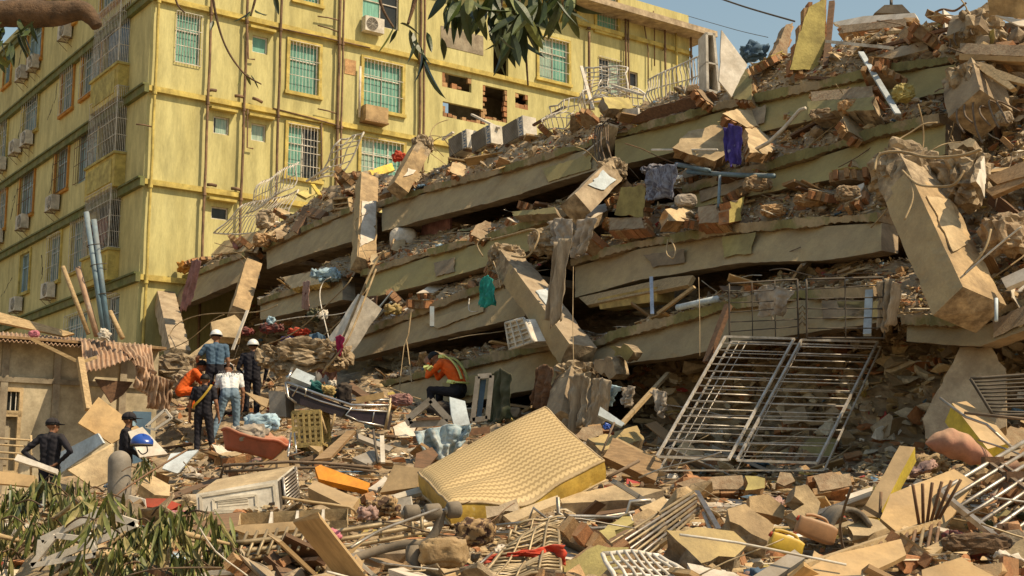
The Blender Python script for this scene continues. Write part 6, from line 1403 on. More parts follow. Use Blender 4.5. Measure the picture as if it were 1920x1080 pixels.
# divided trays
def tray():
    q = [P(450, 962, 13.2), P(652, 953, 13.4), P(650, 975, 12.7), P(446, 984, 12.6)]; root = empty('divided_tray', P(550, 985, 14), 'long cream divided drawer tray in front of the refrigerator', 'tray')
    dn = V((0, .05, -.16))
    for i in range(4): a, b = q[i], q[(i + 1) % 4]; mb = MB(); mb.hexa([a + dn, b + dn, b + dn + V((0, .03, 0)), a + dn + V((0, .03, 0)), a, b, b + V((0, .03, 0)), a + V((0, .03, 0))]); mb.build('side_panel', 'cream', root)
    mb = MB(); slabmesh(mb, [p + dn * .95 for p in q], V((0, 0, 1)), .02, 0, 0); mb.build('base', 'offwhite', root)
    for t in (.28, .52, .76): a, b = q[0].lerp(q[1], t), q[3].lerp(q[2], t); mb = MB(); mb.hexa([a + dn, b + dn, b + dn + V((.025, 0, 0)), a + dn + V((.025, 0, 0)), a, b, b + V((.025, 0, 0)), a + V((.025, 0, 0))]); mb.build('divider', 'white', root)
tray()
board('tray_panel', 'brown panel sloping below the divided tray', 'board', [(430, 990), (452, 984), (575, 976), (560, 992), (470, 1004)], 12.5, (-.1, -.85, .5), .04, 'tanboard')
# ladder like railing lower left
r_ = empty('fallen_railing', P(600, 1045, 12), 'long fallen railing with three rails and short bars, lower left', 'railing')
for a, b, c in (((440, 1018), (620, 998), (806, 968)), ((450, 1034), (620, 1014), (810, 982)), ((455, 1048), (620, 1030), (806, 996))): mb = MB(); mb.tube(smoothpts([P(*a, 11.0), P(*b, 11.2), P(*c, 11.5)]), .022, 6); mb.build('rail', 'goldmetal', r_, True)
for k in range(9): x = 452 + k * 19; y = 1030 - k * 2.2; mb = MB(); mb.bar(P(x - 8, y + 16, 10.9), P(x + 12, y - 32, 11.15), .014, 6); mb.build('bar', 'goldmetal', r_, True)
for x, y in ((712, 1000), (772, 988), (790, 985)): mb = MB(); mb.bar(P(x, y - 26, 11.45), P(x + 2, y + 12, 11.35), .016, 6); mb.build('bar', 'goldmetal', r_, True)
crumple('pink_bag', 'shiny pink plastic bag under the fallen railing', 606, 1008, 66, 36, ('g', .7), 'pink', 8, 'bag', .35)
crumple('pink_bag', 'pink plastic sheet among the branches at the lower left', 334, 966, 62, 18, ('g', .8), 'pink', 9, 'bag', .3)
board('red_box', 'bright red plastic lid left of the refrigerator', 'lid', [(272, 934), (310, 934), (340, 946), (322, 956), (274, 950)], 16.4, 'FU', .05, 'red')
board('white_box', 'white drawer front left of the bright red lid', 'board', [(240, 928), (272, 936), (274, 952), (240, 958)], 16.6, 'F', .1, 'white')
board('cream_case', 'cream case lid right of the concrete post', 'case', [(262, 908), (280, 888), (320, 910), (318, 930), (290, 928)], 17.6, 'UR', .15, 'cream')
crumple('leopard_cloth', 'leopard print cloth right of the divided tray', 720, 952, 62, 36, ('g', .35), 'leopard', 5)
crumple('maroon_cloth', 'maroon clothing left of the leopard print cloth', 690, 962, 40, 26, ('g', .4), 'marooncloth', 6)
board('white_box', 'white and pale lilac box behind the rollers', 'box', [(744, 936), (770, 930), (774, 958), (748, 962)], 13.6, 'F', .15, 'white')
# gym frame with foam rollers
def gym():
    root = empty('gym_frame', P(780, 1070, 10.9), 'dusty grey gym frame with three foam rollers on a curved tube', 'gym equipment'); Y = 10.4
    def T(pts, r, m, nm): mb = MB(); mb.tube(smoothpts([P(*p) for p in pts]) if len(pts) > 2 else [P(*p) for p in pts], r, 14); mb.build(nm, m, root, True)
    T([(829, 958, Y), (820, 990, Y), (806, 1012, Y), (788, 1022, Y), (768, 1020, Y), (716, 1030, Y), (634, 1056, Y - .2)], .036, 'rubber', 'curved_tube')
    T([(774, 1022, Y), (776, 1100, Y)], .06, 'rubber', 'upright_tube'); T([(760, 962, Y + .02), (864, 956, Y + .05)], .018, 'chrome', 'axle')
    for a, b in (((757, 963), (787, 961)), ((796, 961), (827, 959)), ((838, 957), (864, 955))):
        mb = MB(); p, q = P(*a, Y - .02), P(*b, Y + .02); d = (q - p).normalized()
        mb.tube([p, p + d * .01, p + d * .02, q - d * .02, q - d * .01, q], [.045, .06, .066, .066, .06, .045], 18); o = mb.build('foam_roller', 'rubber', root, True)
        mb = MB(); mb.tube([p - d * .012, p + d * .004], [.03, .03], 12); mb.tube([p - d * .02, p - d * .01], [.012, .014], 8); mb.build('end_cap', 'grey', o, True)
gym()
crumple('dusty_cushion', 'dusty tan box cushion under the gym frame', 832, 1036, 92, 58, ('g', .4), 'tan', 9, 'cushion', .2)
crumple('leopard_roll', 'dark leopard print roll below the mattress', 890, 998, 76, 50, ('g', .25), 'leopard', 10, rough=.25)
board('cardboard', 'tan cardboard flap below the gym tube', 'cardboard', [(640, 1066), (668, 1038), (680, 1052), (676, 1084), (640, 1084)], ('g', .3), 'FU', .03, 'tanboard')
# white window frame among the branches
def frame_thing(name, label, cat, pts, Y, wd, m, closed=True):
    q = [P(x, y, Y) if not isinstance(Y, list) else P(x, y, Y[i]) for i, (x, y) in enumerate(pts)]; root = empty(name, min(q, key=lambda p: p.z), label, cat)
    for i in range(len(q) - (0 if closed else 1)): mb = MB(); mb.sq(q[i], q[(i + 1) % len(q)], wd, wd * .7); mb.build('frame_bar', m, root)
    return root
frame_thing('window_frame', 'white window frame lying among fallen branches', 'window frame', [(80, 1012), (190, 960), (256, 982), (220, 1000), (75, 1056)], 10.9, .08, 'white')
frame_thing('window_frame', 'second white window frame under the first', 'window frame', [(105, 1004), (170, 1012), (182, 1040), (60, 1060)], 10.7, .06, 'white')
frame_thing('window_frame', 'white window frame near the sashed person', 'window frame', [(274, 800), (310, 768), (322, 784), (290, 806)], 23.5, .06, 'white')
board('plastic_board', 'white plastic board at the lower left edge', 'board', [(-10, 980), (38, 980), (36, 990), (-10, 992)], ('g', .4), 'U', .03, 'white')
# ================================================================ MATTRESS
def mattress():
    tl, tr, br, bl = P(1022, 758, 16.6), P(1132, 858, 14.7), P(842, 938, 13.5), P(784, 880, 14.9)
    root = empty('mattress', br, 'gold patterned mattress lying tilted in the middle of the heap', 'mattress'); th = .23
    n = (tr - bl).cross(tl - br).normalized()
    if n.z < 0: n = -n
    def top(u, v):
        p = bl.lerp(br, v).lerp(tl.lerp(tr, v), u); g = .05 * sin(u * pi) * sin(v * pi)
        sag = -.15 * math.exp(-((u - .45) / .2) ** 2) * (v ** 1.5) + .02 * noise.noise(V((u * 4, v * 4, 2))) - .05 * math.exp(-((v - .72 + .3 * u) / .07) ** 2) * math.exp(-((u - .25) / .2) ** 2)
        sag += -.10 * sin(pi * u) * v ** 3 - .06 * sin(pi * v) * max(0, u - .8) * 3 + .05 * math.exp(-((u - .62) / .16) ** 2) * math.exp(-((v - .3) / .3) ** 2)
        ed = min(u, 1 - u, v, 1 - v); r = -.035 * max(0, 1 - ed / .04) ** 2
        return p + n * (g + sag + r)
    m = bpy.data.materials.new('mattress_fabric'); m.use_nodes = True; t = m.node_tree; b = t.nodes['Principled BSDF']; L = t.links.new
    ua = _n(t, 'ShaderNodeUVMap'); mp = _n(t, 'ShaderNodeMapping'); mp.inputs['Scale'].default_value = (30, 21, 1); L(ua.outputs[0], mp.inputs[0])
    wv = _n(t, 'ShaderNodeTexWave'); wv.wave_type = 'RINGS'; wv.rings_direction = 'SPHERICAL'
    fr = _n(t, 'ShaderNodeVectorMath', operation='FRACTION'); L(mp.outputs[0], fr.inputs[0]); sb = _n(t, 'ShaderNodeVectorMath', operation='SUBTRACT'); L(fr.outputs[0], sb.inputs[0]); sb.inputs[1].default_value = (.5, .1, 0)
    L(sb.outputs[0], wv.inputs[0]); wv.inputs['Scale'].default_value = .42; wv.inputs['Distortion'].default_value = .6
    rp = _n(t, 'ShaderNodeValToRGB'); rp.color_ramp.elements[0].position = .42; rp.color_ramp.elements[1].position = .6; rp.color_ramp.elements[0].color = (.31, .21, .085, 1); rp.color_ramp.elements[1].color = (.50, .36, .165, 1)
    L(wv.outputs[0], rp.inputs[0]); L(rp.outputs[0], b.inputs['Base Color']); b.inputs['Roughness'].default_value = .6
    bp = _n(t, 'ShaderNodeBump'); bp.inputs['Strength'].default_value = .16; bp.inputs['Distance'].default_value = .008; L(wv.outputs[0], bp.inputs['Height']); L(bp.outputs[0], b.inputs['Normal']); MATS['mattress_fabric'] = m
    mb = MB(); mb.grid(top, 48, 32); o = mb.build('top_panel', 'mattress_fabric', root, True)
    uv = o.data.uv_layers.new(name='UVMap'); nu, nv = 48, 32
    for poly in o.data.polygons:
        for li in poly.loop_indices: k = o.data.loops[li].vertex_index; uv.data[li].uv = ((k // (nv + 1)) / nu, (k % (nv + 1)) / nv)
    mat('goldside', (.50, .33, .06), (.40, .25, .04), sc=9, dust=.15, bump=.3, bsc=12, rough=.5, c3=(.62, .52, .3))
    mb = MB(); ring = [(0, k / 20) for k in range(20)] + [(k / 20, 1) for k in range(20)] + [(1, 1 - k / 20) for k in range(20)] + [(1 - k / 20, 0) for k in range(20)]
    c = (tl + tr + br + bl) / 4; rows = []
    for j in range(6):
        rows.append([top(u, v) - n * th * j / 5 + ((top(u, v) - c) * .012 * sin(pi * j / 5)) + n * .012 * noise.noise(V((u * 7, v * 7, j))) for u, v in ring])
    for j in range(5):
        for k in range(len(ring)): a, b2 = k, (k + 1) % len(ring); mb.poly([rows[j][a], rows[j][b2], rows[j + 1][b2], rows[j + 1][a]])
    mb.poly(rows[5]); mb.build('side_border', 'goldside', root)
    for j in (0, 5): mb = MB(); mb.tube(rows[j] + rows[j][:1], .014, 6); mb.build('piping', 'cream', root, True)
mattress()
# ================================================================ THINGS ON THE HEAP, CENTRE AND RIGHT
g_ = lambda d=.2: ('g', d)
chunk('concrete_slab', 'flat pale slab end below the mattress', 'rubble', [(1047, 930), (1150, 910), (1248, 918), (1182, 938), (1052, 944)], g_(.5), 'U', .2, 'cream', 'concrete_pale', amp=.015, rough=.01)
board('cream_plank', 'cream plank below the mattress corner', 'plank', [(943, 966), (1046, 928), (1052, 942), (960, 980)], g_(.3), 'U', .05, 'cream')
wallchunk('masonry_fragment', 'orange brick lump half under the mattress', 'rubble', [(984, 930), (1000, 908), (1040, 906), (1044, 928), (1000, 938)], g_(.3), 'FU', .25, 'mortar', None)
chunk('concrete_slab', 'grey slab under the mattress edge', 'rubble', [(905, 948), (970, 934), (976, 960), (912, 972)], g_(.3), 'FU', .2, 'concrete_pale', 'core')
chunk('masonry_fragment', 'olive yellow plaster piece below the pale slab', 'rubble', [(1085, 1014), (1180, 960), (1192, 978), (1118, 1032)], g_(.25), 'UU', .08, 'yellow', 'olive')
chunk('masonry_fragment', 'olive plaster slab above the mattress corner', 'rubble', [(1100, 822), (1196, 797), (1210, 824), (1126, 846)], g_(.4), 'U', .15, 'ochre', 'core')
wallchunk('masonry_fragment', 'crumbled brick lump behind the mattress corner', 'rubble', [(1076, 818), (1090, 800), (1130, 796), (1132, 814), (1100, 828)], g_(.4), 'FU', .25, 'mortar', None)
board('door_case', 'brown grooved door case lying right of the mattress', 'door frame', [(1131, 856), (1149, 820), (1242, 866), (1230, 902)], g_(.35), (.2, -.75, .6), .12, 'wood')
board('door_groove', 'raised strip along the brown grooved door case', 'door frame', [(1149, 826), (1156, 820), (1240, 862), (1236, 872)], g_(.5), (.2, -.75, .6), .05, 'tanboard')
board('white_board', 'small blue white board standing behind the olive plaster slab', 'board', [(1121, 778), (1125, 762), (1172, 794), (1166, 800)], 19.2, (.1, -.9, .35), .06, 'bluewhite')
rod('long_stick', 'long pale stick leaning in the dark opening', 'stick', [(1166, 795, 19.3), (1253, 700, 21.0)], None, .03, 'palewood', square=(.07, .05))
rod('rod', 'thin rod standing right of the mattress corner', 'rod', [(1128, 850, 15.9), (1152, 792, 16.2)], None, .012, 'rebar')
rod('plank_stick', 'brown stick crossing below the door case', 'stick', [(1140, 895, 14.9), (1198, 864, 15.2)], None, .02, 'rebar')
rod('angle_iron', 'long rusty angle iron lying below the olive yellow plaster piece', 'rail', [(1062, 1064, 10.9), (1184, 1000, 12.0)], None, .04, 'brownwood', square=(.10, .07))
crumple('blue_rag', 'small bright blue rag behind the mattress corner', 1138, 800, 14, 12, 18.9, 'helmetblue', 3)
# bar tangle and flat grilles, bottom centre
r_ = empty('bed_frame', P(1080, 985, 12.4), 'bent tubular steel bed frame below the mattress', 'bed frame')
for pts, r in (([(992, 978), (1048, 972), (1100, 974), (1190, 960)], .016), ([(1046, 932), (1047, 962), (1056, 968), (1160, 970), (1176, 962), (1182, 940), (1220, 938)], .02), ([(914, 1000), (1000, 998), (1090, 992), (1160, 988), (1180, 994), (1192, 1002)], .018), ([(990, 980), (1000, 952), (1030, 976), (1100, 980)], .014), ([(1180, 962), (1190, 990)], .014), ([(930, 985), (1010, 976), (1080, 978)], .014)):
    mb = MB(); mb.tube([P(x, y, 12.4) for x, y in pts], r, 6); mb.build('tube', 'steel', r_, True)
grille('flat_grille', 'dusty steel grille lying flat with a red cloth on it', 'grille', [(962, 1012), (1046, 992), (1052, 1070), (880, 1090)], g_(.35), (.05, -.42, .9), 14, 3, .011, 'goldmetal', .016, bend=.05, seed=12)
grille('flat_grille', 'dusty steel grille lying above the one with the red cloth', 'grille', [(968, 985), (1060, 970), (1052, 1006), (952, 1012)], g_(.4), (.05, -.5, .86), 8, 2, .010, 'goldmetal', .014, bend=.05, seed=13)
drape('red_cloth', 'bright red cloth lying across the flat steel grille', [(906, 1046), (950, 1034), (1000, 1030), (1059, 1022)], [(910, 1056), (955, 1042), (1010, 1044), (1060, 1060)], g_(.55), 'red', .05, 4, seed=23)
grille('white_grille', 'white square meshed window grille at the bottom edge', 'grille', [(1130, 1036), (1236, 1038), (1330, 1110), (1170, 1116)], g_(.35), (.15, -.5, .85), 4, 7, .012, 'whitepaint', .018, bend=.025, seed=14)
for k in range(7): rod('steel_bar', f'{["first", "second", "third", "fourth", "fifth", "sixth", "seventh"][k]} from the top in the bundle of bars pointing at the flat rock', 'bar', [(1100 + k * 12, 1046 + k * 5, 10.9), (1300 + k * 2, 922 + k * 6, 12.9)], None, .013, 'steel' if k % 2 else 'goldmetal')
rod('chrome_bar', 'flat chrome bar left of the concrete block, pointing down', 'bar', [(1306, 922, 13.2), (1348, 994, 12.0)], None, .02, 'chrome', square=(.05, .03))
rod('white_bar', 'short white bar beside the flat chrome bar', 'bar', [(1319, 962, 12.7), (1332, 994, 12.2)], None, .02, 'whitepaint')
chunk('flat_rock', 'big flat tan slab piece with layered edge at the lower right', 'rubble', [(1249, 994), (1304, 985), (1377, 995), (1403, 1020), (1380, 1046), (1315, 1056), (1284, 1030)], g_(.55), (.12, -.55, .83), .24, 'ochre', 'core', amp=.03, rough=.06)
chunk('concrete_block', 'grey block with chipped top right of the flat tan slab', 'rubble', [(1355, 950), (1396, 940), (1458, 986), (1444, 1020), (1362, 978)], g_(.5), (.2, -.7, .7), .25, 'tan', 'core')
chunk('holed_brick', 'big hollow brick resting on the grey block', 'brick', [(1404, 930), (1440, 926), (1472, 950), (1470, 974), (1406, 958)], g_(.7), (.1, -.9, .4), .16, 'tan', 'brickdusty', amp=.01, rough=.01)
chunk('plaster_slab', 'cream plaster slab standing upright among the bricks', 'rubble', [(1488, 904), (1514, 906), (1542, 942), (1536, 978), (1500, 984), (1484, 960)], g_(.6), (.25, -.9, .35), .2, 'cream', 'concrete_pale')
wallchunk('masonry_fragment', 'orange brick block behind the upright cream plaster slab', 'rubble', [(1519, 892), (1560, 884), (1598, 886), (1602, 912), (1536, 922)], g_(.5), 'FU', .26, 'mortar', None, bl=.2)
wallchunk('masonry_fragment', 'long broken brick wall piece with yellow end at the gate foot', 'rubble', [(1262, 906), (1300, 894), (1396, 890), (1398, 918), (1294, 920)], g_(.4), 'FU', .26, 'mortar', None, bl=.2)
chunk('plaster_slab', 'yellow plaster end of the long broken brick wall piece', 'rubble', [(1394, 890), (1440, 894), (1440, 918), (1396, 920)], g_(.5), 'FU', .2, 'yellow', 'brickdusty')
wallchunk('masonry_fragment', 'dusty brick lump left of the orange brick block', 'rubble', [(1452, 906), (1462, 884), (1484, 886), (1492, 902), (1470, 914)], g_(.4), 'FU', .2, 'mortar', None)
board('tan_board', 'large tan panel lying flat at the right', 'board', [(1650, 972), (1668, 926), (1789, 879), (1828, 904), (1770, 994), (1679, 996)], g_(.35), (.1, -.62, .78), .04, 'plywood')
def ybeam():
    top = [(1610, 968), (1687, 835), (1716, 838), (1652, 960), (1646, 972)]; pts, n = plane_pts(top, g_(.6), (-.25, -.72, .64)); mb = MB(); slabmesh(mb, jag(pts, .15, .012, RG), n, .2, 0, 1, .012, RG)
    tag(mb.build('painted_beam', ['tanboard', 'yellowpaint']), 'tan boxed beam with bright yellow side at the right', 'beam')
ybeam()
for k, (pl, lb) in enumerate(([[(1703, 910), (1745, 897), (1776, 926), (1741, 940)], 'crumpled white sheet on the large tan panel'], [[(1585, 928), (1637, 912), (1626, 952), (1608, 958)], 'white torn card left of the yellow sided beam'])): board('paper', lb, 'sheet', pl, g_(.5), 'U', .012, 'white')
crumple('paper_bag', 'crumpled brown paper bag on the large tan panel', 1742, 868, 74, 34, g_(.4), 'tan', 7, 'bag', .45)
def quilt():
    mb = MB(); c = P(1806, 852, 14.0)
    def fn(u, v):
        a = v * 2 * pi; t = u; w_ = .15 * sin(pi * min(1, t * 1.15) ** .8) if t < .86 else .04 + .06 * (t - .86) / .14
        x = -.40 + .95 * t; z = .12 - .22 * t + .06 * sin(t * 5)
        k = 1 + .15 * abs(sin(t * 16 + a)) * abs(sin(t * 16 - a)) + .08 * noise.noise(V((t * 6, a * 2, 1)))
        return c + V((x, sin(a) * max(w_, .004) * 1.2 * k, z + cos(a) * max(w_, .004) * k))
    mb.grid(fn, 40, 24); tag(mb.build('quilted_pillow', 'quilt', smooth=True), 'dusty red quilted pillow at the right', 'pillow')
quilt()
def yblock():
    pts, n = plane_pts([(1785, 756), (1812, 752), (1862, 790), (1895, 830), (1852, 842)], 14.4, (.25, -.55, .8)); mb = MB(); slabmesh(mb, pts, n, .25, 0, 1, .02, random.Random(3)); tag(mb.build('masonry_fragment', ['tanboard', 'yellowpaint']), 'tan wall block with yellow side above the quilted pillow', 'rubble')
yblock()
grille('dark_grille', 'dark slatted steel grille leaning at the right edge', 'grille', [(1820, 710), (1960, 700), (1970, 778), (1862, 778)], 14.9, (-.1, -.95, .3), 9, 0, .013, 'darkmetal', .02, seed=15)
rod('bent_rod', 'bent steel rod crossing above the quilted pillow', 'rod', [(1762, 746, 14.2), (1811, 782, 14.0), (1850, 796, 13.9), (1896, 838, 13.7)], None, .016, 'steel')
rod('bent_rod', 'straight steel rod crossing the bent rod', 'rod', [(1808, 774, 14.0), (1960, 790, 13.6)], None, .016, 'rebar')
r_ = empty('barred_gate', P(1840, 1040, 11), 'large barred steel gate lying at the lower right edge', 'gate')
ga, gb, gc_ = P(1762, 922, 11.9), P(1918, 1050, 10.4), V((0, 0, 0))
for k in range(9):
    t = k / 8; p = ga.lerp(gb, t); q = p + (P(1924, 826, 13.4) - P(1766, 920, 11.9)) * (1.25 if k < 5 else .9); mb = MB(); mb.tube([p, q], .022 if k in (0, 8) else .018, 7); mb.build('bar', 'steel', r_, True)
mb = MB(); mb.sq(ga, gb, .05); mb.build('frame_rail', 'steel', r_); d_ = (P(1924, 826, 13.4) - P(1766, 920, 11.9)); mb = MB(); mb.sq(ga + d_ * .55, gb + d_ * .55, .04, .03); mb.build('cross_rail', 'rebar', r_); mb = MB(); mb.sq(ga + d_ * .62, gb + d_ * .62, .03, .03); mb.build('cross_rail', 'rebar', r_)
for k, (u, v) in enumerate(((.58, .02), (.58, .3))): mb = MB(); c = ga.lerp(gb, v) + d_ * u; mb.box(c, V((.09, 0, 0)), V((0, .06, 0)), V((0, 0, .05))); mb.build('lock_box', 'rust', r_)
r_ = empty('fallen_bars', P(1620, 1075, 9.9), 'fallen barred window guard at the bottom right, bars pointing at the viewer', 'window guard')
ra, rb = P(1450, 1082, 9.7), P(1762, 976, 11.4); mb = MB(); mb.sq(ra, rb, .05, .05); mb.build('frame_rail', 'palewood', r_)
for k in range(15):
    t = .22 + .78 * k / 14; p = ra.lerp(rb, t); q = p + V((-.48, -1.2, -.42)); mb = MB(); mb.tube([p, q], .015, 6); mb.build('bar', 'rust' if k % 3 else 'goldmetal', r_, True)
for k in range(6): mb = MB(); p = ra.lerp(rb, .86 + .025 * k); mb.tube([p, p + V((.05 * k - .1, -.2, .35))], .014, 6); mb.build('bar', 'rust', r_, True)
board('tan_sheet', 'tan sheet with broken edge under the fallen bars', 'board', [(1470, 1092), (1560, 1040), (1690, 1010), (1700, 1040), (1600, 1094)], g_(.2), (.1, -.5, .86), .04, 'plywood')
board('brown_sheet', 'brown board at the bottom right edge', 'board', [(1727, 1068), (1803, 1044), (1884, 1090), (1730, 1094)], g_(.2), (.0, -.6, .8), .03, 'plywood')
board('grey_tray', 'grey metal tray at the bottom edge right of the flat tan slab', 'tray', [(1392, 1092), (1490, 1030), (1510, 1046), (1440, 1094)], g_(.35), (.1, -.62, .78), .05, 'grey')
board('tan_board', 'small brown ornamental panel right of the fallen bars', 'board', [(1730, 1030), (1788, 998), (1794, 1006), (1742, 1046)], g_(.3), 'U', .05, 'palewood')
rock('log', 'dark carved log under the barred gate', 1830, 1020, 130, 40, g_(.1), 'bark', 5, .15, cat='log')
def jug(label, px, py, w_, h_, at, m, seed):
    c = anchor(px, py + h_ / 2, at); k = c.y / FPX; c = P(px, py, c.y); root = empty('plastic_jug', c, label, 'jug'); mb = MB(); A = Matrix.Rotation(.35, 3, 'Y')
    def fn(u, v):
        a = v * 2 * pi; t = u * pi; r = max(0, sin(t)) ** .18; sg = lambda q: abs(q) ** .4 * (1 if q > 0 else -1); return c + A @ V((sg(cos(t)) * w_ * k / 2 * -1, sg(sin(a)) * h_ * k * .3 * r, sg(cos(a)) * h_ * k * .42 * r * (1 + .05 * sin(u * 14))))
    mb.grid(fn, 18, 20); mb.build('body', m, root, True)
    mb = MB(); p = c + A @ V((-w_ * k * .45, 0, h_ * k * .2)); mb.tube([p, p + A @ V((-.03, 0, .01))], .022, 10); mb.build('cap', 'red', root, True)
    mb = MB(); mb.tube(smoothpts([c + A @ V((-.12, 0, h_ * k * .45)), c + A @ V((-.06, 0, h_ * k * .55)), c + A @ V((.04, 0, h_ * k * .55)), c + A @ V((.08, 0, h_ * k * .38))]), .014, 8); mb.build('handle', m, root, True)
jug('bright yellow plastic jug with red cap at the lower right', 1474, 1022, 62, 40, g_(.45), 'yellowplastic', 1)
jug('dusty brown plastic jerrycan right of the bright yellow jug', 1530, 994, 74, 44, g_(.45), 'jug', 2)
mb = MB(); c0 = G(1570, 1020); c0.y -= .3
def fm(u, v): a = pi * (.02 + .8 * u); return c0 + V((.05 - cos(a) * .22, .45 * v, sin(a) * .34 - .02 + .02 * v))
mb.grid(fm, 16, 6); o = tag(mb.build('rubber_mat', 'rubber', smooth=True), 'grey rubber mat bent into an arch right of the jerrycan', 'mat'); o.modifiers.new('t', 'SOLIDIFY').thickness = .04
chunk('plaster_slab', 'tan plaster piece with bite out of it in front of the large tan panel', 'rubble', [(1586, 985), (1612, 966), (1652, 972), (1664, 990), (1630, 1008), (1596, 1006)], g_(.4), 'U', .08, 'cream', 'tan')
rod('steel_rod', 'rusty upright rod standing in the tan plaster piece', 'rod', [(1652, 922, 11.9), (1650, 960, 11.9), (1672, 992, 11.6)], None, .014, 'rust')
# ================================================================ LEANING GATE AND WINDOW GUARD
def biggate():
    root = empty('steel_gate', P(1390, 880, 16.3), 'large double steel gate leaning against the ruin', 'gate')
    def leaf(q, nb, m, r, vr=()):
        for i in range(4): mb = MB(); mb.sq(q[i], q[(i + 1) % 4], .030 if r > .009 else .02); mb.build('frame_rail', m, root)
        for k in range(nb): t = (k + 1) / (nb + 1); mb = MB(); mb.tube([q[0].lerp(q[3], t), q[1].lerp(q[2], t)], r, 7); mb.build('bar', m, root, True)
        for t in vr: mb = MB(); mb.tube([q[0].lerp(q[1], t), q[3].lerp(q[2], t)], r, 6); mb.build('bar', m, root, True)
    T, B = 18.0, 16.2
    leaf([P(1360, 631, T), P(1489, 635, T), P(1366, 862, B), P(1232, 856, B)], 15, 'gatepaint', .0095)
    leaf([P(1503, 637, T), P(1646, 641, T), P(1532, 868, B), P(1382, 863, B)], 15, 'gatepaint', .0095)
    # backing frame
    leaf([P(1372, 640, T + .25), P(1652, 650, T + .25), P(1545, 882, B + .25), P(1236, 882, B + .25)], 9, 'gatepaint', .007, (.05, .1, .47))
biggate()
grille('window_guard', 'dark window guard hanging upright above the steel gate, left part', 'window guard', [(1367, 532), (1495, 524), (1497, 634), (1368, 640)], f(1.0), 'F', 5, 2, .008, 'darkmetal', .014, seed=16)
grille('window_guard', 'dark window guard hanging upright above the steel gate, right part', 'window guard', [(1512, 524), (1656, 520), (1658, 634), (1513, 634)], f(1.0), 'F', 5, 1, .008, 'darkmetal', .014, seed=17)
r_ = empty('gate_ornament', P(1504, 610, 19), 'small gold zigzag ornament between the dark window guards', 'ornament')
for k in range(4): mb = MB(); y = 572 + k * 10; mb.tube([P(1498, y + 8, 18.6), P(1504, y, 18.6), P(1510, y + 8, 18.6)], .012, 5); mb.build('zigzag', 'goldmetal', r_, True)
# ================================================================ LOOSE LITTER
import numpy as np
def TZN(x, y):
    q = V((x, y, 0)); return TZ(x, y) + .16 * noise.noise(q * 1.1) + .09 * noise.noise(q * 3.1) + .05 * noise.noise(q * 7.3) - .08
def proj(p):
    d = p - V((0, 0, CZ)); zc = d.y * CP + d.z * SP; yc = -d.y * SP + d.z * CP
    return 960 + FPX * d.x / zc, 540 - FPX * yc / zc
LM = [('left of the mattress', 700, 870), ('below the mattress', 930, 990), ('right of the mattress', 1200, 900), ('around the refrigerator', 450, 930), ('around the red tub', 480, 820), ('at the feet of the standing people', 400, 800), ('around the concrete post', 230, 930),
      ('among the fallen branches', 200, 1030), ('around the gym frame', 780, 1040), ('below the steel gate', 1400, 900), ('beside the steel gate', 1640, 780), ('around the flat tan slab', 1320, 1040), ('around the yellow jug', 1500, 1010), ('around the large tan panel', 1700, 940), ('around the barred gate', 1860, 980), ('by the cot', 640, 790), ('under the fallen railing', 580, 1040), ('by the seated rescuer', 850, 770), ('on the littered slope behind the people', 520, 640), ('before the shed', 120, 840)]
def near(p):
    x, y = proj(p); return min(LM, key=lambda l: (l[1] - x) ** 2 + (1.6 * (l[2] - y)) ** 2)[0]
rs = random.Random(77)

LUMPS = [hullmesh('lump', random.Random(k), m, 16, .75) for k, m in enumerate(('concrete_pale', 'core', 'tan', 'mortar', 'concrete', 'core', 'brickdusty', 'tan', 'brick', 'cream'))]
def chipmesh(k, m):
    r = random.Random(k + 50); n = r.randint(5, 8); pts = [V((cos(2 * pi * i / n + r.uniform(-.3, .3)) * r.uniform(.35, .55), sin(2 * pi * i / n + r.uniform(-.3, .3)) * r.uniform(.3, .5), 0)) for i in range(n)]
    mb = MB(); slabmesh(mb, jag(pts, .14, .02, r), V((0, 0, 1)), .11, 0, 1, .03, r); return mesh_of(mb, 'chip', [m, 'core'])
CHIPS = [chipmesh(k, m) for k, m in enumerate(('cream', 'yellow', 'white', 'tan', 'olive', 'concrete', 'brickdusty', 'offwhite', 'mortar'))]
def plankmesh(k, m):
    r = random.Random(k + 90); mb = MB(); c = [V((sx * .5 + r.uniform(-.02, .02), sy * .5, sz * .5)) for sz in (-1, 1) for sx, sy in ((-1, -1), (1, -1), (1, 1), (-1, 1))]; mb.hexa(c); return mesh_of(mb, 'plank', m)
PLANKS = [plankmesh(k, m) for k, m in enumerate(('wood', 'palewood', 'brownwood', 'tanboard', 'white', 'wood', 'brownwood', 'plywood', 'grey'))]
def rodmesh(k, m):
    r = random.Random(k + 190); mb = MB(); q = [V((-.5, 0, 0)), V((-.2, r.uniform(-.02, .02), r.uniform(0, .03))), V((.15, r.uniform(-.03, .03), r.uniform(-.01, .02))), V((.5, r.uniform(-.05, .05) if k % 2 else .16, r.uniform(-.02, .05)))]; mb.tube(smoothpts(q, 2), .0085, 5); return mesh_of(mb, 'rod', m, True)
RODS = [rodmesh(k, m) for k, m in enumerate(('rebar', 'rust', 'whitepaint', 'steel', 'twine', 'goldmetal'))]
def scrapmesh(k, m):
    r = random.Random(k + 290); mb = MB(); vs, fs = lump((0, 0, 0), (.5, .4, .16), k + 3, .55, 3); mb.raw(vs, fs); return mesh_of(mb, 'scrap', m, True)
SCRAPS = [scrapmesh(k, m) for k, m in enumerate(('floral', 'greycloth', 'bluetee', 'pinkcloth', 'white', 'lightblue', 'marooncloth', 'darkcloth', 'leopard', 'white', 'greenplastic', 'drapecloth'))]
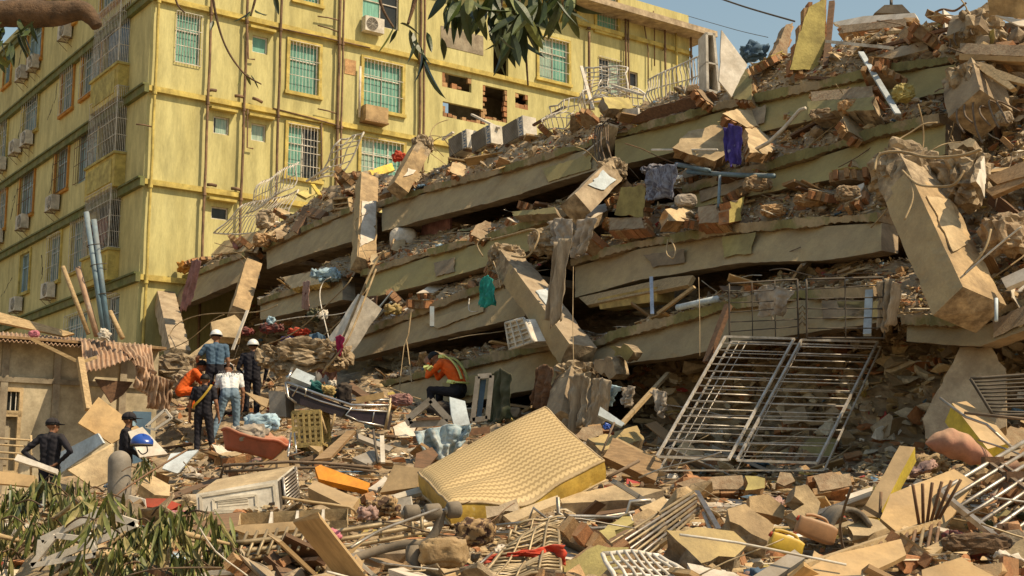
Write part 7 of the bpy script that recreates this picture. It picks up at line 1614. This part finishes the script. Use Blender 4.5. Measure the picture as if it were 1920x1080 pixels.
def rrot(r, tilt): return Matrix.Rotation(r.uniform(0, 2 * pi), 4, 'Z') @ Matrix.Rotation(r.gauss(0, tilt), 4, 'X') @ Matrix.Rotation(r.gauss(0, tilt), 4, 'Y')
KEEP += [(430, 955, 830, 1060), (35, 790, 140, 960), (200, 785, 300, 965), (340, 690, 470, 850), (790, 665, 900, 790), (750, 740, 1160, 975), (362, 870, 560, 970), (420, 780, 552, 850), (1250, 985, 1400, 1070), (1485, 900, 1540, 985), (1605, 835, 1720, 975), (745, 940, 870, 1020), (1330, 640, 1640, 850), (520, 690, 735, 800), (1440, 970, 1560, 1045), (100, 740, 320, 890), (590, 870, 695, 920)]
ADJ = {'concrete_pale': 'pale grey', 'core': 'crumbly', 'tan': 'tan', 'cream': 'cream', 'concrete': 'dark grey', 'brickdusty': 'dusty orange', 'brick': 'red', 'ochre': 'ochre', 'yellow': 'yellow', 'white': 'white', 'olive': 'olive', 'offwhite': 'off-white', 'wood': 'brown', 'palewood': 'pale', 'brownwood': 'dark brown', 'tanboard': 'tan', 'plywood': 'orange tan', 'rebar': 'dark', 'rust': 'rusty', 'whitepaint': 'white', 'steel': 'steel', 'twine': 'straw-coloured', 'goldmetal': 'brassy', 'floral': 'red patterned', 'greycloth': 'beige', 'bluetee': 'blue', 'pinkcloth': 'dull pink', 'lightblue': 'light blue', 'marooncloth': 'maroon', 'darkcloth': 'black', 'leopard': 'leopard print', 'greenplastic': 'green', 'drapecloth': 'brown', 'mortar': 'bare', 'grey': 'grey'}
def sizeword(s, lo, hi): m = max(s); return 'small' if m < lo + (hi - lo) * .33 else ('large' if m > lo + (hi - lo) * .7 else 'middling')
def kept(p, big):
    x, y = proj(p)
    if x < 470 and y > 925 and rs.random() < .75: return True
    return any(a < x < c and b < y < d for a, b, c, d in KEEP)
def heap_spot(r):
    while True:
        px = r.uniform(-120, 2040); Y = 9.4 * (37 / 9.4) ** (r.random() ** 1.1)
        x = (px - 960) / 2482 * Y
        lim = (F0 - V((x, Y, 0))).dot(DB)
        if lim < .5: continue
        if px < 300 and Y > 23.5: continue
        return x, Y
KINDS = [('concrete_lump', 'broken masonry lump', 'rubble', LUMPS, 205, lambda r: (lambda q: (q, q * r.uniform(.7, 1), q * r.uniform(.6, .9)))(.10 * 5.2 ** (r.random() ** 1.5)), .5, (.1, .5)), ('loose_brick', 'loose brick', 'brick', BRK, 190, lambda r: (r.choice((.24, .22, .13)), .11, .075), .5, (.1, .25)),
         ('plaster_chip', 'flat plaster piece', 'rubble', CHIPS, 200, lambda r: (lambda q: (q, q * r.uniform(.6, 1), q * r.uniform(.3, .6)))(.16 * 5 ** (r.random() ** 1.4)), .5, (.16, .75)), ('plank_piece', 'splintered board', 'board', PLANKS, 245, lambda r: (r.uniform(.3, 1.35), r.uniform(.05, .30), r.uniform(.015, .05)), .33, (.3, 1.3)),
         ('loose_rod', 'thin loose rod', 'rod', RODS, 80, lambda r: (r.uniform(.5, 1.4),) * 3, .3, (.5, 1.4)), ('cloth_scrap', 'crumpled scrap', 'cloth', SCRAPS, 95, lambda r: (lambda q: (q, q, q))(r.uniform(.12, .36)), .3, (.12, .36))]
def place(kind, p, where, tilt=None):
    nm, lb, ct, meshes, n, sz, ti, (lo, hi) = kind; s = sz(rs); me = rs.choice(meshes)
    M = Matrix.Translation(p + V((0, 0, min(s) * rs.uniform(-.05, .5)))) @ rrot(rs, tilt or ti) @ Matrix.Diagonal((*s, 1)); a = ADJ.get(me.materials[0].name, '')
    l = f'{sizeword(s, lo, hi)} {a} {lb} {where}'
    tag(inst(me, nm, M), l, ct, l)
for kd in KINDS:
    k = 0
    while k < kd[4]:
        x, Y = heap_spot(rs); p = V((x, Y, TZN(x, Y) + rs.uniform(0, .10)))
        if kept(p, 0): 
            if rs.random() < .93: continue
        k += 1; place(kd, p, near(p))
for k in range(110):      # the steep litter behind the standing people
    px, Y = rs.uniform(335, 690), rs.uniform(29.5, 35.5); x = (px - 960) / 2482 * Y
    if (F0 - V((x, Y, 0))).dot(DB) < .2: continue
    place(rs.choices(KINDS, (22, 20, 18, 22, 14, 22))[0], V((x, Y, TZN(x, Y) + rs.uniform(0, .15))), 'on the littered slope behind the people', .6)
# bigger torn pieces of wall among the litter
for k in range(46):
    while True:
        x, Y = heap_spot(rs); p = V((x, Y, TZN(x, Y) + .05))
        if not kept(p, 1) and Y < 24 and 10 < Y: break
    n = V((rs.gauss(0, .45), rs.gauss(-.35, .4), 1)).normalized(); R_ = rs.uniform(.2, .46); u = n.orthogonal().normalized(); v = n.cross(u); m_ = rs.randint(4, 6); a0 = rs.uniform(0, 6)
    pts = [p + n * .12 + (u * cos(a0 + 2 * pi * i / m_) * rs.uniform(.8, 1.3) + v * sin(a0 + 2 * pi * i / m_) * rs.uniform(.55, .95)) * R_ for i in range(m_)]
    sk = rs.choice(('cream', 'yellow', 'cream', 'olive', 'mortar', 'white', 'concrete_pale', 'mortar')); l = f'{"large" if R_ > .33 else "small"} {dict(ADJ, mortar="bare")[sk]} faced brick wall piece {near(p)}'
    root = empty('brickwork_piece', (p.x, p.y, min(q.z for q in pts)), l, 'rubble', l); brickfill(root, pts, n, rs.uniform(.14, .2), .2, .085, sk=sk, rng=random.Random(k), cap=16)
# pieces along the floor edges of the ruin
FN = {'A': 'topmost', 'B': 'second', 'C': 'third', 'D': 'lowest'}
spots = []
for rows, base in BANKS:
    for k in range(int(len(rows) * .55)):
        row = rs.choice(rows); j = min(int(rs.random() ** 1.4 * (len(row) - 2)), len(row) - 3); spots.append((row[j].lerp(row[j + 1], rs.random()), base, proj(row[0])[0]))
rs.shuffle(spots); cnt = 0
for p, base, px in spots[:400]:
    side = 'left' if px < 800 else ('middle' if px < 1300 else 'right')
    place(rs.choices(KINDS, (24, 26, 26, 20, 9, 8))[0], p, f'on the {FN[base]} fallen floor, {side} part')
for k in range(90): p = RF1(rs.random(), rs.random()) - DB * .08; place(rs.choices(KINDS, (24, 24, 26, 18, 8, 3))[0], p, 'in the steep rubble face at the right end', 1.0)
bs = [q for q in spots if q[1] in 'ABC']
for k in range(58):       # bigger torn pieces lying along the floors
    p, base, px = bs[-1 - k]; side = 'left' if px < 800 else ('middle' if px < 1300 else 'right'); sc = 1.25 if px < 900 else 1
    n = (V((.2, -.35, .8)) + V((rs.gauss(0, .4), rs.gauss(0, .4), 0))).normalized(); R_ = rs.uniform(.2, .5) * sc; u = n.orthogonal().normalized(); v = n.cross(u); m_ = rs.randint(4, 6); a0 = rs.uniform(0, 6)
    pts = [p + n * .12 - DB * .1 + (u * cos(a0 + 2 * pi * i / m_) * rs.uniform(.8, 1.3) + v * sin(a0 + 2 * pi * i / m_) * rs.uniform(.5, .9)) * R_ for i in range(m_)]
    sk = rs.choice(('cream', 'yellow', 'cream', 'olive', 'mortar', 'white', 'tan', 'concrete_pale')); l = f'{"large" if R_ > .36 else "small"} {dict(ADJ, mortar="bare")[sk]} faced brick wall piece on the {FN[base]} fallen floor, {side} part'
    root = empty('brickwork_piece', (p.x, p.y, min(q.z for q in pts)), l, 'rubble', l); brickfill(root, pts, n, rs.uniform(.14, .2), .2, .085, sk=sk, rng=random.Random(k + 500), cap=12)
# countless small shards
def shards(name, label, pts, smin, smax, seed, ls=(.8, 2.4)):
    rn = np.random.default_rng(seed); tm = []
    for k in range(14):
        me = hullmesh('s', random.Random(k + 900), 'tan', 8, .7 if k % 2 else .35); v = np.empty(len(me.vertices) * 3, np.float32); me.vertices.foreach_get('co', v); tm.append((v.reshape(-1, 3), [tuple(p.vertices) for p in me.polygons])); bpy.data.meshes.remove(me)
    V_, F_ = [], []; base = 0; n = len(pts); pick = rn.integers(0, 14, n); sz = smin * (smax / smin) ** (rn.random(n) ** 1.8)
    for i in range(n):
        v, fs = tm[pick[i]]; a, b, c = rn.random(3) * 6.28; ca, sa, cb_, sb_ = cos(a), sin(a), cos(b), sin(b)
        Rm = np.array([[ca, -sa, 0], [sa, ca, 0], [0, 0, 1]]) @ np.array([[1, 0, 0], [0, cb_, -sb_], [0, sb_, cb_]]); st = np.array([rn.uniform(*ls), 1, rn.uniform(.5, 1)])
        V_.append((v * sz[i] * st) @ Rm.T + np.array(pts[i])); F_ += [tuple(q + base for q in f_) for f_ in fs]; base += len(v)
    me = bpy.data.meshes.new(name); me.from_pydata(np.concatenate(V_), [], F_); me.materials.append(MATS['rubble_mix']); o = bpy.data.objects.new(name, me); COL.objects.link(o); tag(o, label, 'rubble', kind='stuff')
pts = []
for k in range(30000): x, Y = heap_spot(rs); pts.append((x, Y, TZN(x, Y) + rs.uniform(-.01, .06)))
shards('rubble_gravel', 'small broken rubble strewn over the whole heap', pts, .025, .16, 1)
pts = []
for rows, base in BANKS:
    for k in range(len(rows) * 18):
        row = rs.choice(rows); j = min(int(rs.random() ** 1.3 * (len(row) - 2)), len(row) - 3); q = row[j].lerp(row[j + 1], rs.random()); pts.append((q.x, q.y, q.z + rs.uniform(0, .05)))
for k in range(2600): q = RF1(rs.random(), rs.random()) - DB * rs.uniform(0, .1); pts.append(tuple(q))
shards('rubble_gravel', 'small broken rubble lying along the fallen floors', pts, .03, .17, 2)
pts = [tuple(RF3(rs.random(), rs.random()) - DB * rs.uniform(0, .12)) for k in range(2600)] + [tuple(RF2(rs.random(), rs.random()) - DB * rs.uniform(0, .12)) for k in range(3500)]
shards('rubble_gravel', 'broken rubble clinging in the dark openings', pts, .06, .42, 4)

pts = []
for k in range(5200): x, Y = heap_spot(rs); pts.append((x, Y, TZN(x, Y) + rs.uniform(.0, .07)))
shards('rubble_debris', 'countless broken slats, plates and chips covering the heap', pts, .07, .24, 6, (1.2, 3.6))
pts = []
for k in range(3600): x, Y = heap_spot(rs); pts.append((x, Y, TZN(x, Y) + rs.uniform(.0, .10)))
for rows, base in BANKS:
    for k in range(len(rows) * 2): row = rs.choice(rows); q = row[rs.randint(0, 5)]; pts.append((q.x, q.y, q.z + rs.uniform(0, .07)))
shards('splinters', 'countless thin splinters and laths tangled over the rubble', pts, .022, .055, 3, (7, 20))
# ================================================================ BRANCHES AND LEAVES
def leafmesh(k, m, wd=.15):
    r = random.Random(k); mb = MB(); n = 7; cu = r.uniform(.1, 1.1) * (1 if k % 2 else -1); fo = r.uniform(.2, .6); tw = r.uniform(-.5, .5)
    rows = []
    for i in range(n + 1):
        t = i / n; w_ = wd * (sin(pi * t ** .8) ** .8) * (1 if t < .97 else .3) * (1 + .08 * sin(9 * t + k)); a = tw * t; y = -cu * t * t * .35
        c = V((0, y, -t)); sx = V((cos(a), sin(a), 0)); up = V((-sin(a), cos(a), 0))
        rows.append([c - sx * w_ * .5 + up * fo * w_ * .5, c, c + sx * w_ * .5 + up * fo * w_ * .5])
    for a, b in zip(rows, rows[1:]):
        mb.poly([a[0], a[1], b[1], b[0]]); mb.poly([a[1], a[2], b[2], b[1]])
    return mesh_of(mb, 'leaf', m, True)
LG = [leafmesh(k, 'leaf', .13 + .015 * k) for k in range(5)] + [leafmesh(k + 9, 'leafdry', .13 + .02 * k) for k in range(4)] + [leafmesh(k + 50, 'leafdark', .14) for k in range(2)]
LD = [leafmesh(k + 20, 'leafdark', .26) for k in range(6)] + [leafmesh(k + 30, 'leaf', .26) for k in range(2)]
rb = random.Random(21)
def leaf_at(parent, p, d, L, meshes):
    d = d.normalized(); z = -d; x = z.orthogonal().normalized(); y = z.cross(x)
    M = Matrix.Translation(p) @ Matrix((x, y, z)).transposed().to_4x4() @ Matrix.Rotation(rb.uniform(0, 2 * pi), 4, 'Z') @ Matrix.Diagonal((L, L, L, 1))
    inst(rb.choice(meshes), 'leaf', M, parent)
def fallen(label, stems, tips, Y, Lr=(.17, .29), n=(13, 18), meshes=LG):
    q0 = P(*stems[0][0], Y); root = empty('fallen_branch', q0, label, 'branch')
    for st in stems: mb = MB(); q = smoothpts([P(x, y, Y + .15 * i) for i, (x, y) in enumerate(st)]); mb.tube(q, [.028 * (1 - .7 * i / len(q)) for i in range(len(q))], 7); mb.build('stem', 'palewood', root, True)
    for x, y in tips:
        p = P(x, y, Y + rb.uniform(-.5, .7)); a = P(x + rb.uniform(-60, 60), y + rb.uniform(0, 25), Y + .3)
        mb = MB(); mb.tube(smoothpts([a, (a + p) / 2 + V((0, 0, .05)), p]), .008, 5); mb.build('twig', 'bark', root, True)
        for k in range(rb.randint(*n)):
            d = V((rb.gauss(0, .30), rb.gauss(0, .34), -1 + rb.gauss(0, .15))); leaf_at(root, p + V((rb.gauss(0, .04), rb.gauss(0, .05), rb.gauss(0, .05))), d, rb.uniform(*Lr), meshes)
fallen('leafy fallen mango branch at the left edge below the capped person', [[(-20, 960), (80, 965), (130, 985), (175, 1018)]], [(15, 918), (55, 930), (105, 898), (140, 905), (92, 918), (160, 922), (40, 960), (72, 905), (35, 925), (125, 930), (175, 935), (0, 945), (110, 945)], 13.0, n=(12, 16))
fallen('leafy fallen mango branch in the lower left corner', [[(150, 935), (120, 960), (60, 1000), (20, 1040)], [(-20, 1000), (60, 1020)]], [(85, 975), (15, 1000), (120, 1010), (60, 1030), (150, 945), (30, 945), (0, 975), (140, 990), (90, 1020), (30, 1050), (60, 985), (5, 1035), (100, 1045)], 11.4, n=(12, 16))
fallen('drooping fallen mango branch at the bottom left below the window frame', [[(100, 1085), (180, 1040), (250, 985)], [(180, 1040), (260, 1040)]], [(200, 940), (225, 1000), (250, 980), (215, 1030), (262, 1020), (190, 1045), (240, 955), (275, 990), (150, 1055), (215, 965), (180, 975), (255, 1045), (120, 1050), (230, 1060)], 10.6, n=(12, 16))
fallen('drooping fallen mango branch at the bottom left beside the fallen railing', [[(300, 1070), (340, 1000), (390, 970)], [(340, 1000), (430, 1020)]], [(300, 990), (330, 970), (355, 1000), (390, 962), (415, 985), (375, 1020), (330, 1030), (425, 1015), (295, 1035), (400, 1035), (355, 950), (435, 1040), (310, 960), (370, 1055), (345, 1060)], 10.4, n=(12, 16))
fallen('small leafy twig hanging beside the concrete post', [[(248, 900), (270, 868), (282, 862)]], [(272, 866), (282, 872), (262, 880)], 17.4, n=(10, 13))
# tree above the viewer
TY = 7.3
tr = empty('mango_tree', V((-5.2, 6.6, -.3)), 'mango tree reaching in from the left, its limb and hanging leaves along the top', 'tree')
def limb(pts, r0, r1, nm='limb'):
    q = smoothpts(pts, 12); mb = MB(); N = len(q); rr = [(r0 + (r1 - r0) * i / (N - 1)) * (1 + .16 * noise.noise(q[i] * 7) + .08 * noise.noise(q[i] * 19)) for i in range(N)]; mb.tube(q, rr, 12); mb.build(nm, 'bark', tr, True)
limb([V((-5.2, 6.6, -.3)), V((-5.1, 6.7, 1.5)), V((-4.9, 6.9, 3.4)), V((-4.4, 7.0, 4.9)), V((-3.6, 7.1, 6.0))], .26, .12, 'trunk')
limb([V((-4.9, 6.9, 3.6)), P(-120, 40, 7.2), P(0, 26, TY), P(95, 26, TY), P(150, 20, TY), P(172, 34, TY), P(182, 50, TY)], .115, .034)
limb([V((-3.7, 7.1, 5.9)), V((-1.5, 7.3, 5.7)), V((0, 7.3, 5.5)), P(900, -110, TY), P(960, -60, TY)], .10, .03)
limb([V((-1.0, 7.3, 5.65)), P(790, -90, TY), P(780, -10, TY), P(765, 45, TY)], .03, .008, 'twig')
limb([V((-2.0, 7.25, 5.7)), P(400, -80, TY), P(400, 0, TY), P(420, 80, TY), P(455, 135, TY), P(490, 158, TY)], .010, .004, 'twig')
limb([P(330, -60, TY), P(330, 0, TY), P(346, 24, TY)], .008, .004, 'twig')
limb([P(700, -60, TY), P(715, 10, TY), P(738, 52, TY)], .012, .006, 'twig')
for a, b in (((960, -60), (990, 160)), ((900, -110), (875, -5)), ((960, -60), (1030, -5)), ((930, -80), (940, 20)), ((480, -60), (470, 30))): limb([P(*a, TY), P((a[0] + b[0]) / 2 + 6, (a[1] + b[1]) / 2, TY), P(*b, TY)], .012, .005, 'twig')
def spray(px, py, n, L, spread, meshes=LD, down=1.0, Y=TY):
    for k in range(n): leaf_at(tr, P(px + rb.gauss(0, 10), py + rb.gauss(0, 8), Y + rb.uniform(-.25, .25)), V((rb.gauss(0, spread), rb.gauss(0, spread), -down + rb.gauss(0, .25))), rb.uniform(*L), meshes)
def one(a, b, meshes=LD, dy=0): p, q = P(*a, TY), P(*b, TY + dy); leaf_at(tr, p, q - p, (q - p).length, meshes)
for a, b in (((740, 48), (722, 108)), ((745, 55), (728, 80)), ((768, 55), (772, 115)), ((775, 60), (800, 128)), ((795, 100), (820, 190)), ((788, 85), (800, 150)), ((828, 70), (836, 116)), ((750, 44), (790, 58)), ((780, 70), (766, 120)), ((800, 60), (812, 100)), ((515, -10), (522, 28)), ((470, 20), (440, 46)), ((472, 22), (462, 40)), ((478, 18), (500, 34)), ((400, 38), (394, 62)), ((455, 132), (452, 165)), ((462, 138), (470, 160)), ((470, 140), (492, 160)), ((452, 136), (470, 142))): one(a, b, dy=rb.uniform(-.08, .08))
for px, py, n in ((860, 0, 9), (890, 5, 9), (930, 15, 12), (960, 25, 12), (985, 20, 10), (1010, 0, 8), (1045, 0, 9), (1070, -5, 7), (940, -20, 10), (850, -15, 6), (1000, -25, 8), (955, 60, 8)): spray(px, py, n, (.17, .27), .5)
for px, py, n in ((5, 50, 9), (40, 45, 6), (-20, 80, 6), (60, 38, 4), (15, 75, 5)): spray(px, py, n, (.12, .2), .6)
